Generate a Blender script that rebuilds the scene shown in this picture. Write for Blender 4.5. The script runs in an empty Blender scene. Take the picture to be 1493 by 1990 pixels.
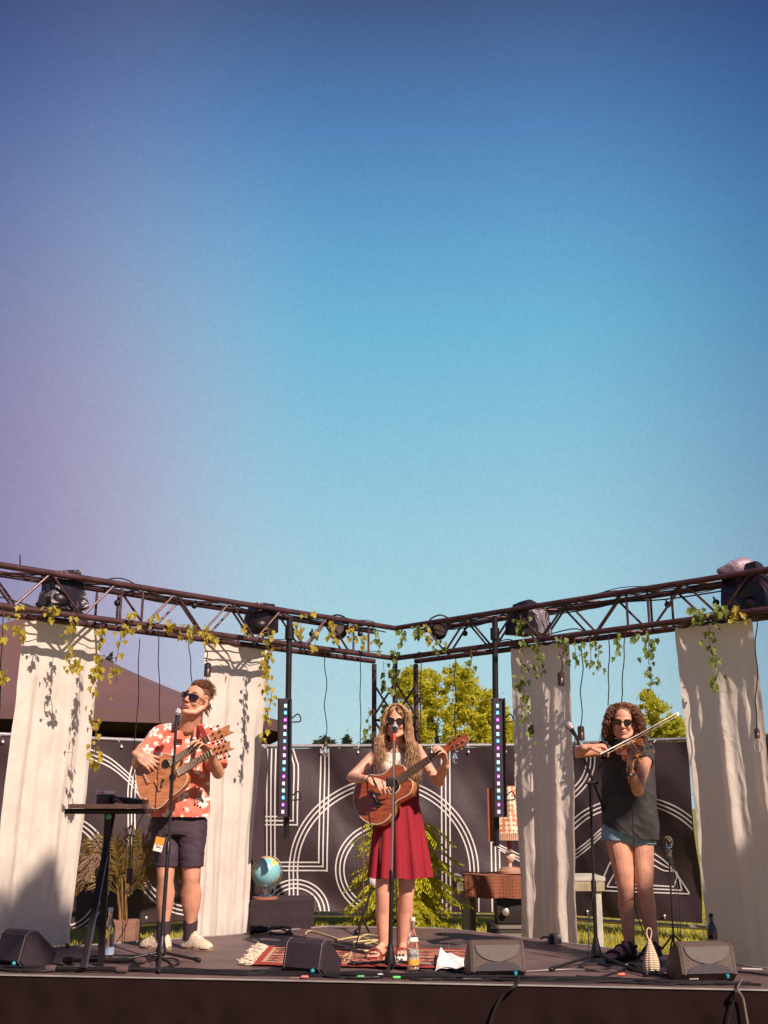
import bpy, bmesh, math, random
import numpy as np
from mathutils import Vector, Matrix, Quaternion, noise

random.seed(7)
R = math.radians
scene = bpy.context.scene
COL = scene.collection

# ------------------------------------------------------------ camera
F_PX = 2050.0; CX = 746.5; CY = 995.0; CAM_Z = 1.27; TILT = R(15.67)
cam_data = bpy.data.cameras.new('camera')
cam = bpy.data.objects.new('camera', cam_data); COL.objects.link(cam)
cam.location = (0, 0, CAM_Z)
cam.rotation_euler = (R(90) + TILT, 0, 0)
cam_data.sensor_fit = 'HORIZONTAL'; cam_data.sensor_width = 36.0
cam_data.lens = F_PX / 1493.0 * 36.0
cam_data.clip_start = 0.05; cam_data.clip_end = 3000
scene.camera = cam

# ------------------------------------------------------------ world and sun
SUN_TO = Vector((0.59, -0.807, 0)).normalized()          # horizontal direction towards the sun
SUN_EL = R(40)
world = bpy.data.worlds.new("World"); scene.world = world; world.use_nodes = True
wn = world.node_tree.nodes; wl = world.node_tree.links
wn.clear()
def wnode(t, **k):
    n = wn.new(t)
    for a, b in k.items(): setattr(n, a, b)
    return n
w_out = wnode('ShaderNodeOutputWorld'); w_bg = wnode('ShaderNodeBackground')
w_sky = wnode('ShaderNodeTexSky', sky_type='NISHITA', sun_disc=False, sun_elevation=SUN_EL,
              sun_rotation=math.atan2(SUN_TO.x, SUN_TO.y), air_density=1.0, dust_density=1.0, ozone_density=1.5)
w_co = wnode('ShaderNodeTexCoord'); w_sep = wnode('ShaderNodeSeparateXYZ')
wl.new(w_co.outputs['Generated'], w_sep.inputs[0])
w_ramp = wnode('ShaderNodeValToRGB')                     # the blue deepens with height
w_ramp.color_ramp.interpolation = 'LINEAR'
els = [(0.0, (.34, .47, .49)), (0.22, (.24, .42, .49)), (0.33, (.17, .37, .48)), (0.43, (.11, .32, .46)), (0.50, (.085, .25, .42)), (0.58, (.058, .155, .33)), (0.68, (.034, .050, .13))]
cr = w_ramp.color_ramp
while len(cr.elements) < len(els): cr.elements.new(0.5)
for e, (p, c) in zip(cr.elements, els): e.position = p; e.color = (*c, 1)
wl.new(w_sep.outputs[2], w_ramp.inputs[0])
# a lilac tint mixed into the left hand side of the sky
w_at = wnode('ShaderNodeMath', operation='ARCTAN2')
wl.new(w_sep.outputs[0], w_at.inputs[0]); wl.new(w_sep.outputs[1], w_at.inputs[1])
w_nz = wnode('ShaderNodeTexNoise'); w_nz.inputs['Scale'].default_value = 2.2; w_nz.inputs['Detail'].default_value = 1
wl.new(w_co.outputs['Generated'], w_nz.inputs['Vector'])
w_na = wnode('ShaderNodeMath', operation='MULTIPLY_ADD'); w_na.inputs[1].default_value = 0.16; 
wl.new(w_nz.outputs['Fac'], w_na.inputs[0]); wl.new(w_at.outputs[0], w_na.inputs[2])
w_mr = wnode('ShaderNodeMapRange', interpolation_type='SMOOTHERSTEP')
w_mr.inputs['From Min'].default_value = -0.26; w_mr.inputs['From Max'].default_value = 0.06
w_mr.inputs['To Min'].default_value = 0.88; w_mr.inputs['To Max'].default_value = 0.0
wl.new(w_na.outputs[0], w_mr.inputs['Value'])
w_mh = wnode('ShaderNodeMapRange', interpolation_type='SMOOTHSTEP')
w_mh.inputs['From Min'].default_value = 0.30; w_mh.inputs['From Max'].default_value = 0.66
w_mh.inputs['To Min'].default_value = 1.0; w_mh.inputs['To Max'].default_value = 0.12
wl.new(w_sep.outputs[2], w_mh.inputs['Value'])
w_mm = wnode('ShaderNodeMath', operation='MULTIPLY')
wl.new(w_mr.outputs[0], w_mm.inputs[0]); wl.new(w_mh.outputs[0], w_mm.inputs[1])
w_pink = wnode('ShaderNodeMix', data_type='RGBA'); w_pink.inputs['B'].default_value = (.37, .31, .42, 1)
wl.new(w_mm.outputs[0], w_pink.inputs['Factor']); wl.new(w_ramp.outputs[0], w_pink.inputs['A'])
# very fine noise in the sky colour standing in for film grain
w_f = wnode('ShaderNodeTexNoise'); w_f.inputs['Scale'].default_value = 300; w_f.inputs['Detail'].default_value = 3
wl.new(w_co.outputs['Generated'], w_f.inputs['Vector'])
w_fm = wnode('ShaderNodeMapRange'); w_fm.inputs['From Min'].default_value = 0.25; w_fm.inputs['From Max'].default_value = 0.75
w_fm.inputs['To Min'].default_value = 0.95; w_fm.inputs['To Max'].default_value = 1.05
wl.new(w_f.outputs['Fac'], w_fm.inputs['Value'])
w_sc = wnode('ShaderNodeVectorMath', operation='SCALE')
wl.new(w_pink.outputs['Result'], w_sc.inputs[0]); wl.new(w_fm.outputs[0], w_sc.inputs['Scale'])
w_s2 = wnode('ShaderNodeVectorMath', operation='SCALE'); w_s2.inputs['Scale'].default_value = 0.004   # the physical sky
wl.new(w_sky.outputs[0], w_s2.inputs[0])
w_s3 = wnode('ShaderNodeVectorMath', operation='SCALE'); w_s3.inputs['Scale'].default_value = 1.0
wl.new(w_sc.outputs[0], w_s3.inputs[0])
w_add = wnode('ShaderNodeVectorMath', operation='ADD')
wl.new(w_s2.outputs[0], w_add.inputs[0]); wl.new(w_s3.outputs[0], w_add.inputs[1])
# a lens vignette put into the sky colour, darkening towards both sides
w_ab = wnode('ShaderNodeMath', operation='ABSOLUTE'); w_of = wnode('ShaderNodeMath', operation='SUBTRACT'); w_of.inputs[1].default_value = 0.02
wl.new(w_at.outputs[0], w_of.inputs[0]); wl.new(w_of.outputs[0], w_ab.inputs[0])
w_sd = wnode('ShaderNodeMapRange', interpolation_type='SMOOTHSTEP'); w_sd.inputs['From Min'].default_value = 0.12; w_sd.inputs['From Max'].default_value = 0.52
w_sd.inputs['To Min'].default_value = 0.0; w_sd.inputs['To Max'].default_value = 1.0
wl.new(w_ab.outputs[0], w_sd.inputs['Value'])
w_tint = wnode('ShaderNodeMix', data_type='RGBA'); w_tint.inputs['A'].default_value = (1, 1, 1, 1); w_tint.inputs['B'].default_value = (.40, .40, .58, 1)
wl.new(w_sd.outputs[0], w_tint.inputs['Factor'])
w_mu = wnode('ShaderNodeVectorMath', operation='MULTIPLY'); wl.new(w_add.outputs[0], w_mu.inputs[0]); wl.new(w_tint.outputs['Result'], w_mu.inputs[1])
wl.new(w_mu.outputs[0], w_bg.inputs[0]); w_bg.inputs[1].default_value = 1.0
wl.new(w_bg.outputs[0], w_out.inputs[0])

sun_data = bpy.data.lights.new('sun', 'SUN'); sun_data.energy = 5.0; sun_data.angle = R(0.5); sun_data.color = (1.0, .84, .72)
sun = bpy.data.objects.new('sun', sun_data); COL.objects.link(sun)
SUN_VEC = Vector((SUN_TO.x * math.cos(SUN_EL), SUN_TO.y * math.cos(SUN_EL), math.sin(SUN_EL)))
sun.rotation_euler = SUN_VEC.to_track_quat('Z', 'Y').to_euler()
sun.location = (6, -6, 12)
scene.view_settings.view_transform = 'Standard'; scene.view_settings.look = 'None'
scene.view_settings.exposure = 0.5; scene.view_settings.gamma = 1.0

# ------------------------------------------------------------ measuring helpers
_F = Vector((0, math.cos(TILT), math.sin(TILT))); _U = Vector((0, -math.sin(TILT), math.cos(TILT))); CAM = Vector((0, 0, CAM_Z))
def ray(px, py): return _F + Vector((1, 0, 0)) * ((px - CX) / F_PX) + _U * ((CY - py) / F_PX)
def P(px, py, d):
    r = ray(px, py); return CAM + r * (d / r.y)
def G(px, py, z):
    r = ray(px, py); return CAM + r * ((z - CAM_Z) / r.z)
def PL(px, py, O, n):
    r = ray(px, py); return CAM + r * ((O - CAM).dot(n) / r.dot(n))
STAGE = 0.30

# ------------------------------------------------------------ materials
MATS = {}
def mat(name, color, rough=.6, metal=0.0, var=0.0, vscale=12, bump=0.0, bscale=60, emit=None, spec=.5, sub=0.0, sheen=0.0, coat=0.0, alpha=1.0, trans=0.0, ior=1.45, bdist=.01):
    if name in MATS: return MATS[name]
    m = bpy.data.materials.new(name); m.use_nodes = True
    n = m.node_tree.nodes; l = m.node_tree.links; b = n['Principled BSDF']
    b.inputs['Base Color'].default_value = (*color, 1); b.inputs['Roughness'].default_value = rough
    b.inputs['Metallic'].default_value = metal; b.inputs['Specular IOR Level'].default_value = spec
    b.inputs['IOR'].default_value = ior; b.inputs['Transmission Weight'].default_value = trans
    if sub: b.inputs['Subsurface Weight'].default_value = sub; b.inputs['Subsurface Radius'].default_value = (.02, .008, .004); b.inputs['Subsurface Scale'].default_value = 1
    if sheen: b.inputs['Sheen Weight'].default_value = sheen; b.inputs['Sheen Roughness'].default_value = .6
    if coat: b.inputs['Coat Weight'].default_value = coat; b.inputs['Coat Roughness'].default_value = .12
    if emit: b.inputs['Emission Color'].default_value = (*emit[0], 1); b.inputs['Emission Strength'].default_value = emit[1]
    tc = n.new('ShaderNodeTexCoord')
    if var:
        z = n.new('ShaderNodeTexNoise'); z.inputs['Scale'].default_value = vscale; z.inputs['Detail'].default_value = 5
        l.new(tc.outputs['Object'], z.inputs['Vector'])
        r = n.new('ShaderNodeMapRange'); r.inputs['From Min'].default_value = .3; r.inputs['From Max'].default_value = .7
        r.inputs['To Min'].default_value = 1 - var; r.inputs['To Max'].default_value = 1 + var
        l.new(z.outputs['Fac'], r.inputs['Value'])
        s = n.new('ShaderNodeVectorMath'); s.operation = 'SCALE'; s.inputs[0].default_value = color
        l.new(r.outputs[0], s.inputs['Scale']); l.new(s.outputs[0], b.inputs['Base Color'])
    if bump:
        z = n.new('ShaderNodeTexNoise'); z.inputs['Scale'].default_value = bscale; z.inputs['Detail'].default_value = 6
        l.new(tc.outputs['Object'], z.inputs['Vector'])
        u = n.new('ShaderNodeBump'); u.inputs['Strength'].default_value = bump; u.inputs['Distance'].default_value = bdist
        l.new(z.outputs['Fac'], u.inputs['Height']); l.new(u.outputs[0], b.inputs['Normal'])
    MATS[name] = m
    return m
def nodes_of(m): return m.node_tree.nodes, m.node_tree.links, m.node_tree.nodes['Principled BSDF']
def translucent(m, fac, color):
    n, l, b = nodes_of(m)
    t = n.new('ShaderNodeBsdfTranslucent'); t.inputs[0].default_value = (*color, 1)
    mx = n.new('ShaderNodeMixShader'); mx.inputs[0].default_value = fac
    l.new(b.outputs[0], mx.inputs[1]); l.new(t.outputs[0], mx.inputs[2]); l.new(mx.outputs[0], n['Material Output'].inputs[0])
    return t

M_truss = mat('truss_paint', (.085, .036, .040), .42, .35, .45, 9, .12, 90)
M_cable = mat('cable_rubber', (.012, .009, .010), .55)
M_black = mat('black_metal', (.020, .014, .015), .4, .3, .25, 20)
M_steel = mat('steel', (.42, .38, .37), .35, .9, .2, 20)
M_galv = mat('galvanised_pipe', (.46, .42, .42), .45, .55, .2, 14)
M_white = mat('white_paint', (.78, .74, .70), .5, 0, .06)

# ------------------------------------------------------------ mesh building
class MB:
    def __init__(s): s.v = []; s.f = []; s.mi = []; s.cur = 0
    def add(s, vs, fs):
        o = len(s.v); s.v += [Vector(v) for v in vs]; s.f += [tuple(i + o for i in f) for f in fs]; s.mi += [s.cur] * len(fs)
    def box(s, c, size, rot=None, bev=0.0):
        hx, hy, hz = size[0] / 2, size[1] / 2, size[2] / 2
        M = rot if rot else Matrix.Identity(3)
        c = Vector(c)
        if bev <= 0:
            vs = [c + M @ Vector((x * hx, y * hy, z * hz)) for x in (-1, 1) for y in (-1, 1) for z in (-1, 1)]
            s.add(vs, [(0, 1, 3, 2), (4, 6, 7, 5), (0, 4, 5, 1), (2, 3, 7, 6), (0, 2, 6, 4), (1, 5, 7, 3)])
            return s
        bm = bmesh.new(); bmesh.ops.create_cube(bm, size=1)
        for v in bm.verts: v.co = Vector((v.co.x * size[0], v.co.y * size[1], v.co.z * size[2]))
        bmesh.ops.bevel(bm, geom=bm.edges[:], offset=bev, segments=2, affect='EDGES', profile=.7)
        bm.verts.index_update()
        s.add([c + M @ v.co for v in bm.verts], [[v.index for v in f.verts] for f in bm.faces]); bm.free()
        return s
    def tube(s, pts, rad, n=8, cap=True):
        pts = [Vector(p) for p in pts]
        if not hasattr(rad, '__len__'): rad = [rad] * len(pts)
        up = None; vs = []; k = len(pts)
        for i, p in enumerate(pts):
            t = (pts[min(i + 1, k - 1)] - pts[max(i - 1, 0)])
            if t.length < 1e-9: t = Vector((0, 0, 1))
            t.normalize()
            if up is None: up = t.orthogonal().normalized()
            else:
                up = up - t * up.dot(t)
                up = up.normalized() if up.length > 1e-6 else t.orthogonal().normalized()
            w = t.cross(up)
            for j in range(n):
                a = 2 * math.pi * j / n; vs.append(p + (up * math.cos(a) + w * math.sin(a)) * rad[i])
        fs = [(i * n + j, i * n + (j + 1) % n, (i + 1) * n + (j + 1) % n, (i + 1) * n + j) for i in range(k - 1) for j in range(n)]
        if cap: fs += [tuple(range(n))[::-1], tuple((k - 1) * n + j for j in range(n))]
        s.add(vs, fs); return s
    def chain(s, pts, rad, n=14):
        """tapered limb with round ends"""
        pts = [Vector(p) for p in pts]; a = (pts[0] - pts[1]).normalized(); b = (pts[-1] - pts[-2]).normalized()
        r0, r1 = rad[0], rad[-1]
        pp = [pts[0] + a * r0 * c for c in (.97, .8, .5)] + pts + [pts[-1] + b * r1 * c for c in (.5, .8, .97)]
        rr = [r0 * .24, r0 * .6, r0 * .866] + list(rad) + [r1 * .866, r1 * .6, r1 * .24]
        return s.tube(pp, rr, n)
    def ell(s, c, r, rot=None, nu=16, nv=10):
        c = Vector(c); M = rot if rot else Matrix.Identity(3)
        if not hasattr(r, '__len__'): r = (r, r, r)
        vs = [c + M @ Vector((0, 0, r[2]))]
        for i in range(1, nv):
            t = math.pi * i / nv
            for j in range(nu):
                a = 2 * math.pi * j / nu
                vs.append(c + M @ Vector((r[0] * math.sin(t) * math.cos(a), r[1] * math.sin(t) * math.sin(a), r[2] * math.cos(t))))
        vs.append(c + M @ Vector((0, 0, -r[2])))
        fs = [(0, 1 + j, 1 + (j + 1) % nu) for j in range(nu)]
        for i in range(nv - 2):
            for j in range(nu):
                a = 1 + i * nu + j; b = 1 + i * nu + (j + 1) % nu
                fs.append((a, a + nu, b + nu, b))
        L = len(vs) - 1; o = 1 + (nv - 2) * nu
        fs += [(L, o + (j + 1) % nu, o + j) for j in range(nu)]
        s.add(vs, fs); return s
    def lathe(s, c, prof, n=20, rot=None, cap=True):
        """prof: (r, z) pairs upwards"""
        c = Vector(c); M = rot if rot else Matrix.Identity(3)
        vs = [c + M @ Vector((r * math.cos(2 * math.pi * j / n), r * math.sin(2 * math.pi * j / n), z)) for r, z in prof for j in range(n)]
        k = len(prof)
        fs = [(i * n + j, i * n + (j + 1) % n, (i + 1) * n + (j + 1) % n, (i + 1) * n + j) for i in range(k - 1) for j in range(n)]
        if cap: fs += [tuple(range(n))[::-1], tuple((k - 1) * n + j for j in range(n))]
        s.add(vs, fs); return s
    def loft(s, rings, cap=True):
        n = len(rings[0]); k = len(rings)
        vs = [v for r in rings for v in r]
        fs = [(i * n + j, i * n + (j + 1) % n, (i + 1) * n + (j + 1) % n, (i + 1) * n + j) for i in range(k - 1) for j in range(n)]
        if cap: fs += [tuple(range(n))[::-1], tuple((k - 1) * n + j for j in range(n))]
        s.add(vs, fs); return s
    def prism(s, outline, ext):
        """outline: 3D points of a flat shape; ext: extrusion vector"""
        n = len(outline); o = [Vector(p) for p in outline]; ext = Vector(ext)
        s.add(o + [p + ext for p in o], [tuple(range(n)), tuple(range(2 * n - 1, n - 1, -1))] + [(i, i + n, (i + 1) % n + n, (i + 1) % n) for i in range(n)])
        return s
    def grid(s, fn, nu, nv):
        vs = [fn(i / nu, j / nv) for j in range(nv + 1) for i in range(nu + 1)]
        s.add(vs, [(j * (nu + 1) + i, j * (nu + 1) + i + 1, (j + 1) * (nu + 1) + i + 1, (j + 1) * (nu + 1) + i) for j in range(nv) for i in range(nu)])
        return s
    def mesh(s, name, org=Vector((0, 0, 0))):
        me = bpy.data.meshes.new(name)
        me.from_pydata([tuple(v - org) for v in s.v], [], s.f); me.update()
        return me
    def build(s, name, m, parent=None, smooth=True, loc=None, angle=40):
        org = parent_org(parent) if parent is not None else (Vector(loc) if loc is not None else Vector((0, 0, 0)))
        me = s.mesh(name, org)
        for mm in (m if isinstance(m, (list, tuple)) else [m]): me.materials.append(mm)
        if any(s.mi): me.polygons.foreach_set('material_index', s.mi)
        if smooth: shade(me, angle)
        return link(name, me, parent, loc)
def shade(me, angle=40):
    me.polygons.foreach_set('use_smooth', [True] * len(me.polygons))
    try: me.set_sharp_from_angle(angle=R(angle))
    except Exception: pass
def parent_org(p):
    while p.parent is not None: p = p.parent
    return Vector(p.location)
def link(name, me, parent=None, loc=None):
    o = bpy.data.objects.new(name, me); COL.objects.link(o)
    if parent is not None: o.parent = parent
    elif loc is not None: o.location = loc
    return o
def tag(o, label, cat, group=None, kind=None):
    if label: o['label'] = label
    if cat: o['category'] = cat
    if group: o['group'] = group
    if kind: o['kind'] = kind
    return o
def thing(name, label, cat, loc, group=None):
    o = bpy.data.objects.new(name, None); COL.objects.link(o); o.location = loc; o.empty_display_size = .1
    return tag(o, label, cat, group)
def one(name, mb, m, label, cat, loc, group=None, **k):
    return tag(mb.build(name, m, None, loc=loc, **k), label, cat, group)
def lerp(a, b, t): return a + (b - a) * t
def smooth_path(pts, n=8):
    """Catmull-Rom through the points"""
    pts = [Vector(p) for p in pts]; out = []
    q = [pts[0] * 2 - pts[1]] + pts + [pts[-1] * 2 - pts[-2]]
    for i in range(1, len(q) - 2):
        a, b, c, d = q[i - 1], q[i], q[i + 1], q[i + 2]
        for k in range(n):
            t = k / n
            out.append(.5 * ((2 * b) + (c - a) * t + (2 * a - 5 * b + 4 * c - d) * t * t + (3 * b - a - 3 * c + d) * t ** 3))
    out.append(pts[-1]); return out

# ------------------------------------------------------------ ground and stage
g = mat('lawn_soil', (.20, .18, .035), .9, 0, .35, 1.5, .5, 14)
mb = MB(); mb.add([(-900, -300, 0), (900, -300, 0), (900, 1500, 0), (-900, 1500, 0)], [(0, 1, 2, 3)])
tag(mb.build('ground', g, smooth=False), None, None, kind='structure')

# lawn blades behind the stage
def grass_field():
    rng = np.random.default_rng(3); N = 60000
    x = rng.uniform(-5.2, 6.2, N); y = rng.uniform(9.2, 16.5, N)
    h = rng.uniform(.03, .075, N); w = rng.uniform(.003, .006, N); a = rng.uniform(0, math.pi, N)
    lx = rng.normal(0, .02, N); ly = rng.normal(0, .02, N)
    V = np.zeros((N, 3, 3), np.float32)
    V[:, 0] = np.stack([x - np.cos(a) * w, y - np.sin(a) * w, np.zeros(N)], 1)
    V[:, 1] = np.stack([x + np.cos(a) * w, y + np.sin(a) * w, np.zeros(N)], 1)
    V[:, 2] = np.stack([x + lx, y + ly, h], 1)
    me = bpy.data.meshes.new('grass'); me.from_pydata(V.reshape(-1, 3).tolist(), [], np.arange(3 * N).reshape(-1, 3).tolist())
    m = mat('grass_blade', (.46, .40, .05), .6, 0, .4, 3); translucent(m, .35, (.62, .54, .05)); me.materials.append(m)
    tag(link('grass', me), 'short sunlit yellow green lawn grass behind the stage', 'grass', kind='stuff')
grass_field()

deck_m = mat('stage_deck', (.125, .076, .072), .5, 0, .35, 3, .15, 120, spec=.35)
back = [G(-260, 1872, STAGE), G(100, 1843, STAGE), G(482, 1815, STAGE), G(637, 1801, STAGE), G(865, 1805, STAGE), G(1165, 1842, STAGE), G(1314, 1860, STAGE), G(1493, 1884, STAGE), G(1800, 1925, STAGE)]
fl = G(-260, 1890, STAGE); fr = G(1800, 1931, STAGE)
stage = thing('stage', 'low dark stage platform with black skirt and pale metal edge', 'stage', (0, 8, 0))
mb = MB(); ol = [fl] + back + [fr]
mb.prism([p + Vector((0, 0, 0)) for p in ol], (0, 0, -.06)); mb.build('deck', deck_m, stage, smooth=False)
mb = MB()
for a, b in zip(back[:-1], back[1:]):
    d = (b - a).normalized(); n_ = Vector((-d.y, d.x, 0))
    mb.prism([a + n_ * .002, b + n_ * .002, b + n_ * .022, a + n_ * .022], (0, 0, .006))
    mb.prism([a + n_ * .002 - Vector((0, 0, .06)), b + n_ * .002 - Vector((0, 0, .06)), b + n_ * .022 - Vector((0, 0, .06)), a + n_ * .022 - Vector((0, 0, .06))], (0, 0, .0595))
mb.build('back_edge_trim', mat('alu_edge', (.55, .50, .48), .4, .6, .15), stage, smooth=False)
mb = MB(); d = (fr - fl).normalized(); n_ = Vector((-d.y, d.x, 0)); FL0, FR0, FN0 = fl.copy(), fr.copy(), n_.copy()
mb.prism([fl - n_ * .02 + d * 0, fr - n_ * .02, fr - n_ * .001, fl - n_ * .001], (0, 0, .006))
mb.build('front_edge_trim', MATS['alu_edge'], stage, smooth=False)
# seams between the deck boards
mb = MB()
for (a, b) in [((637, 1803), (560, 1872)), ((868, 1807), (880, 1903)), ((100, 1852), (480, 1856)), ((330, 1868), (480, 1866)), ((1008, 1872), (1493, 1884)), ((355, 1845), (390, 1822)), ((880, 1843), (1190, 1866))]:
    A = G(*a, STAGE); B = G(*b, STAGE); dd = (B - A).normalized(); nn = Vector((-dd.y, dd.x, 0)) * .003
    mb.add([A - nn + Vector((0, 0, .003)), B - nn + Vector((0, 0, .003)), B + nn + Vector((0, 0, .003)), A + nn + Vector((0, 0, .003))], [(0, 1, 2, 3)])
mb.build('board_seams', mat('seam_metal', (.28, .23, .22), .5, .5), stage, smooth=False)
skirt_m = mat('stage_skirt_cloth', (.016, .007, .007), .9, 0, .2, 6, .15, 60, bdist=.01, spec=.12)
mb = MB()
def skirt_fn(u, v):
    p = fl.lerp(fr, u); p = p - n_ * (.012 + .010 * math.sin(u * 95 + 2 * math.sin(u * 37)) * (v) + .012 * noise.noise(Vector((u * 60, v * 3, 0))) * v)
    return Vector((p.x, p.y, STAGE - .004 - v * (STAGE - .006)))
mb.grid(skirt_fn, 500, 8); mb.build('skirt', skirt_m, stage)

# ------------------------------------------------------------ truss
ZT = 1.27 + 1.665
corner = G(768, 1221, ZT)
pl = G(0, 1098, ZT); pr = G(1493, 1107, ZT)
dl = (pl - corner).normalized(); dr = (pr - corner).normalized()
nl = Vector((dl.y, -dl.x, 0)); nl = nl if nl.y > 0 else -nl
nr = Vector((dr.y, -dr.x, 0)); nr = nr if nr.y > 0 else -nr
TW = .29; DZ = Vector((0, 0, -TW))
def truss_span(label, start, d, nrm, length, phase, verts_at):
    t = thing('truss_span', label, 'truss', (start + d * length * .5 + DZ), None)
    for off in (Vector((0, 0, 0)), DZ, nrm * TW, nrm * TW + DZ):
        mb = MB(); mb.tube([start + off, start + off + d * length], .024, 12); mb.build('chord', M_truss, t)
        # the little sleeves where sections meet
    faces = [(Vector((0, 0, 0)), DZ), (nrm * TW, nrm * TW + DZ), (Vector((0, 0, 0)), nrm * TW), (DZ, nrm * TW + DZ)]
    for fi, (o1, o2) in enumerate(faces):
        step = .27; s = .30 + (phase if fi % 2 == 0 else phase + .05); k = 0
        while s + step < length:
            a, b = (o1, o2) if (k + fi) % 2 == 0 else (o2, o1)
            # gap at the section joint: square braces instead of diagonals
            mb = MB()
            if any(abs(s + step / 2 - q) < step / 2 for q in verts_at):
                for ss in (s + .03, s + step - .05):
                    m2 = MB(); m2.tube([start + o1 + d * ss, start + o2 + d * ss], .010, 8); m2.build('brace', M_truss, t)
            else:
                mb.tube([start + a + d * s, start + b + d * (s + step)], .010, 8); mb.build('brace', M_truss, t)
            s += step; k += 1
    return t
Ll = (pl - corner).length + 1.6; Lr = (pr - corner).length + 1.6
ts1 = truss_span('black aluminium box truss span running from the corner tower to the left', corner, dl, nl, Ll, 0.02, (2.95, 0.35))
ts2 = truss_span('black aluminium box truss span running from the corner tower to the right', corner, dr, nr, Lr, 0.06, (2.6, 0.35))
tw = thing('truss_tower', 'black corner truss tower carrying both truss spans behind the guitarist singer', 'truss', (corner.x, corner.y + .2, 0))
legs = [corner, corner + nl * TW, corner + nr * TW, corner + (nl + nr) * TW]
legs[3] = legs[1] + (legs[2] - corner)
for p in legs:
    mb = MB(); mb.tube([Vector((p.x, p.y, .02)), Vector((p.x, p.y, ZT - TW - .028))], .024, 12); mb.build('leg', M_truss, tw)
for (a, b) in ((0, 1), (0, 2), (1, 3), (2, 3)):
    z = .2; k = 0
    while z + .3 < ZT - TW:
        A = legs[a].copy(); B = legs[b].copy(); A.z = z; B.z = z
        mb = MB()
        if k % 3 == 2: mb.tube([A, B], .010, 8); mb.build('brace', M_truss, tw); z += .04
        else:
            (A if k % 2 else B).z = z + .3; mb.tube([A, B], .010, 8); mb.build('brace', M_truss, tw); z += .3
        k += 1
mb = MB(); cc = (legs[0] + legs[3]) / 2; mb.box((cc.x, cc.y, .012), (.6, .6, .018)); mb.build('base_plate', M_steel, tw, smooth=False)
# power cables lying along the truss
def along(start, d, nrm, s, a, b):        # a: across 0..1, b: height 0..1
    return start + d * s + nrm * TW * a + Vector((0, 0, -TW * (1 - b)))
for ti, (st, d, nrm, L, side) in enumerate(((corner, dl, nl, Ll, 'left'), (corner, dr, nr, Lr, 'right'))):
    rr = random.Random(ti + 5)
    for c in range(10):
        pts = []; s = .1; a0 = rr.uniform(.1, .9); b0 = rr.choice((.08, .85, .98, .03))
        while s < L:
            pts.append(along(st, d, nrm, s, a0 + rr.uniform(-.15, .15), b0 + rr.uniform(-.02, .05) + (.25 * rr.random() if rr.random() < .15 else 0)))
            s += rr.uniform(.18, .5)
        one('truss_cable', MB().tube(smooth_path(pts, 5), .0035 + .0008 * (c % 4), 6), M_cable, 'black power cable strapped along the ' + side + ' truss span', 'cable', pts[0], 'cables strapped along the ' + side + ' truss')
def truss_s(px, start, d):                # distance along a span at which it crosses a photo column
    r = ray(px, 1200); A = np.array([[d.x, -r.x], [d.y, -r.y]]); b = np.array([-start.x, -start.y]); return float(np.linalg.solve(A, b)[0])
def on_truss(px, a=1.0, b=0.0):
    st, d, nrm = (corner, dl, nl) if px < 768 else (corner, dr, nr)
    base = st + nrm * TW * a
    return base + d * truss_s(px, base, d) + Vector((0, 0, -TW * (1 - b)))

# ------------------------------------------------------------ curtains
def curtain_mat(name, col, tcol, fac, bump=.5):
    m = mat(name, col, .8, 0, .05, 3)
    n, l, b = nodes_of(m); tc = n.new('ShaderNodeTexCoord')
    mp = n.new('ShaderNodeMapping'); mp.inputs['Scale'].default_value = (9, 9, 3.5); mp.inputs['Rotation'].default_value = (0.25, 0.3, 0)
    l.new(tc.outputs['Object'], mp.inputs[0])
    z = n.new('ShaderNodeTexNoise'); z.inputs['Scale'].default_value = 1; z.inputs['Detail'].default_value = 6; z.inputs['Distortion'].default_value = 1.6; l.new(mp.outputs[0], z.inputs['Vector'])
    z2 = n.new('ShaderNodeTexVoronoi'); z2.feature = 'DISTANCE_TO_EDGE'; z2.inputs['Scale'].default_value = 14; l.new(mp.outputs[0], z2.inputs['Vector']); z2.inputs['Scale'].default_value = .8
    ad = n.new('ShaderNodeMath'); ad.operation = 'MULTIPLY_ADD'; ad.inputs[1].default_value = .35
    l.new(z2.outputs['Distance'], ad.inputs[0]); l.new(z.outputs['Fac'], ad.inputs[2])
    u = n.new('ShaderNodeBump'); u.inputs['Strength'].default_value = bump; u.inputs['Distance'].default_value = .03
    l.new(ad.outputs[0], u.inputs['Height']); l.new(u.outputs[0], b.inputs['Normal'])
    t = translucent(m, fac, tcol); l.new(u.outputs[0], t.inputs['Normal'])
    return m
CM = curtain_mat('curtain_muslin', (.93, .80, .70), (.92, .70, .56), .50)
CM_L = curtain_mat('curtain_muslin_smooth', (.93, .81, .71), (.90, .70, .56), .42, .10)
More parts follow.
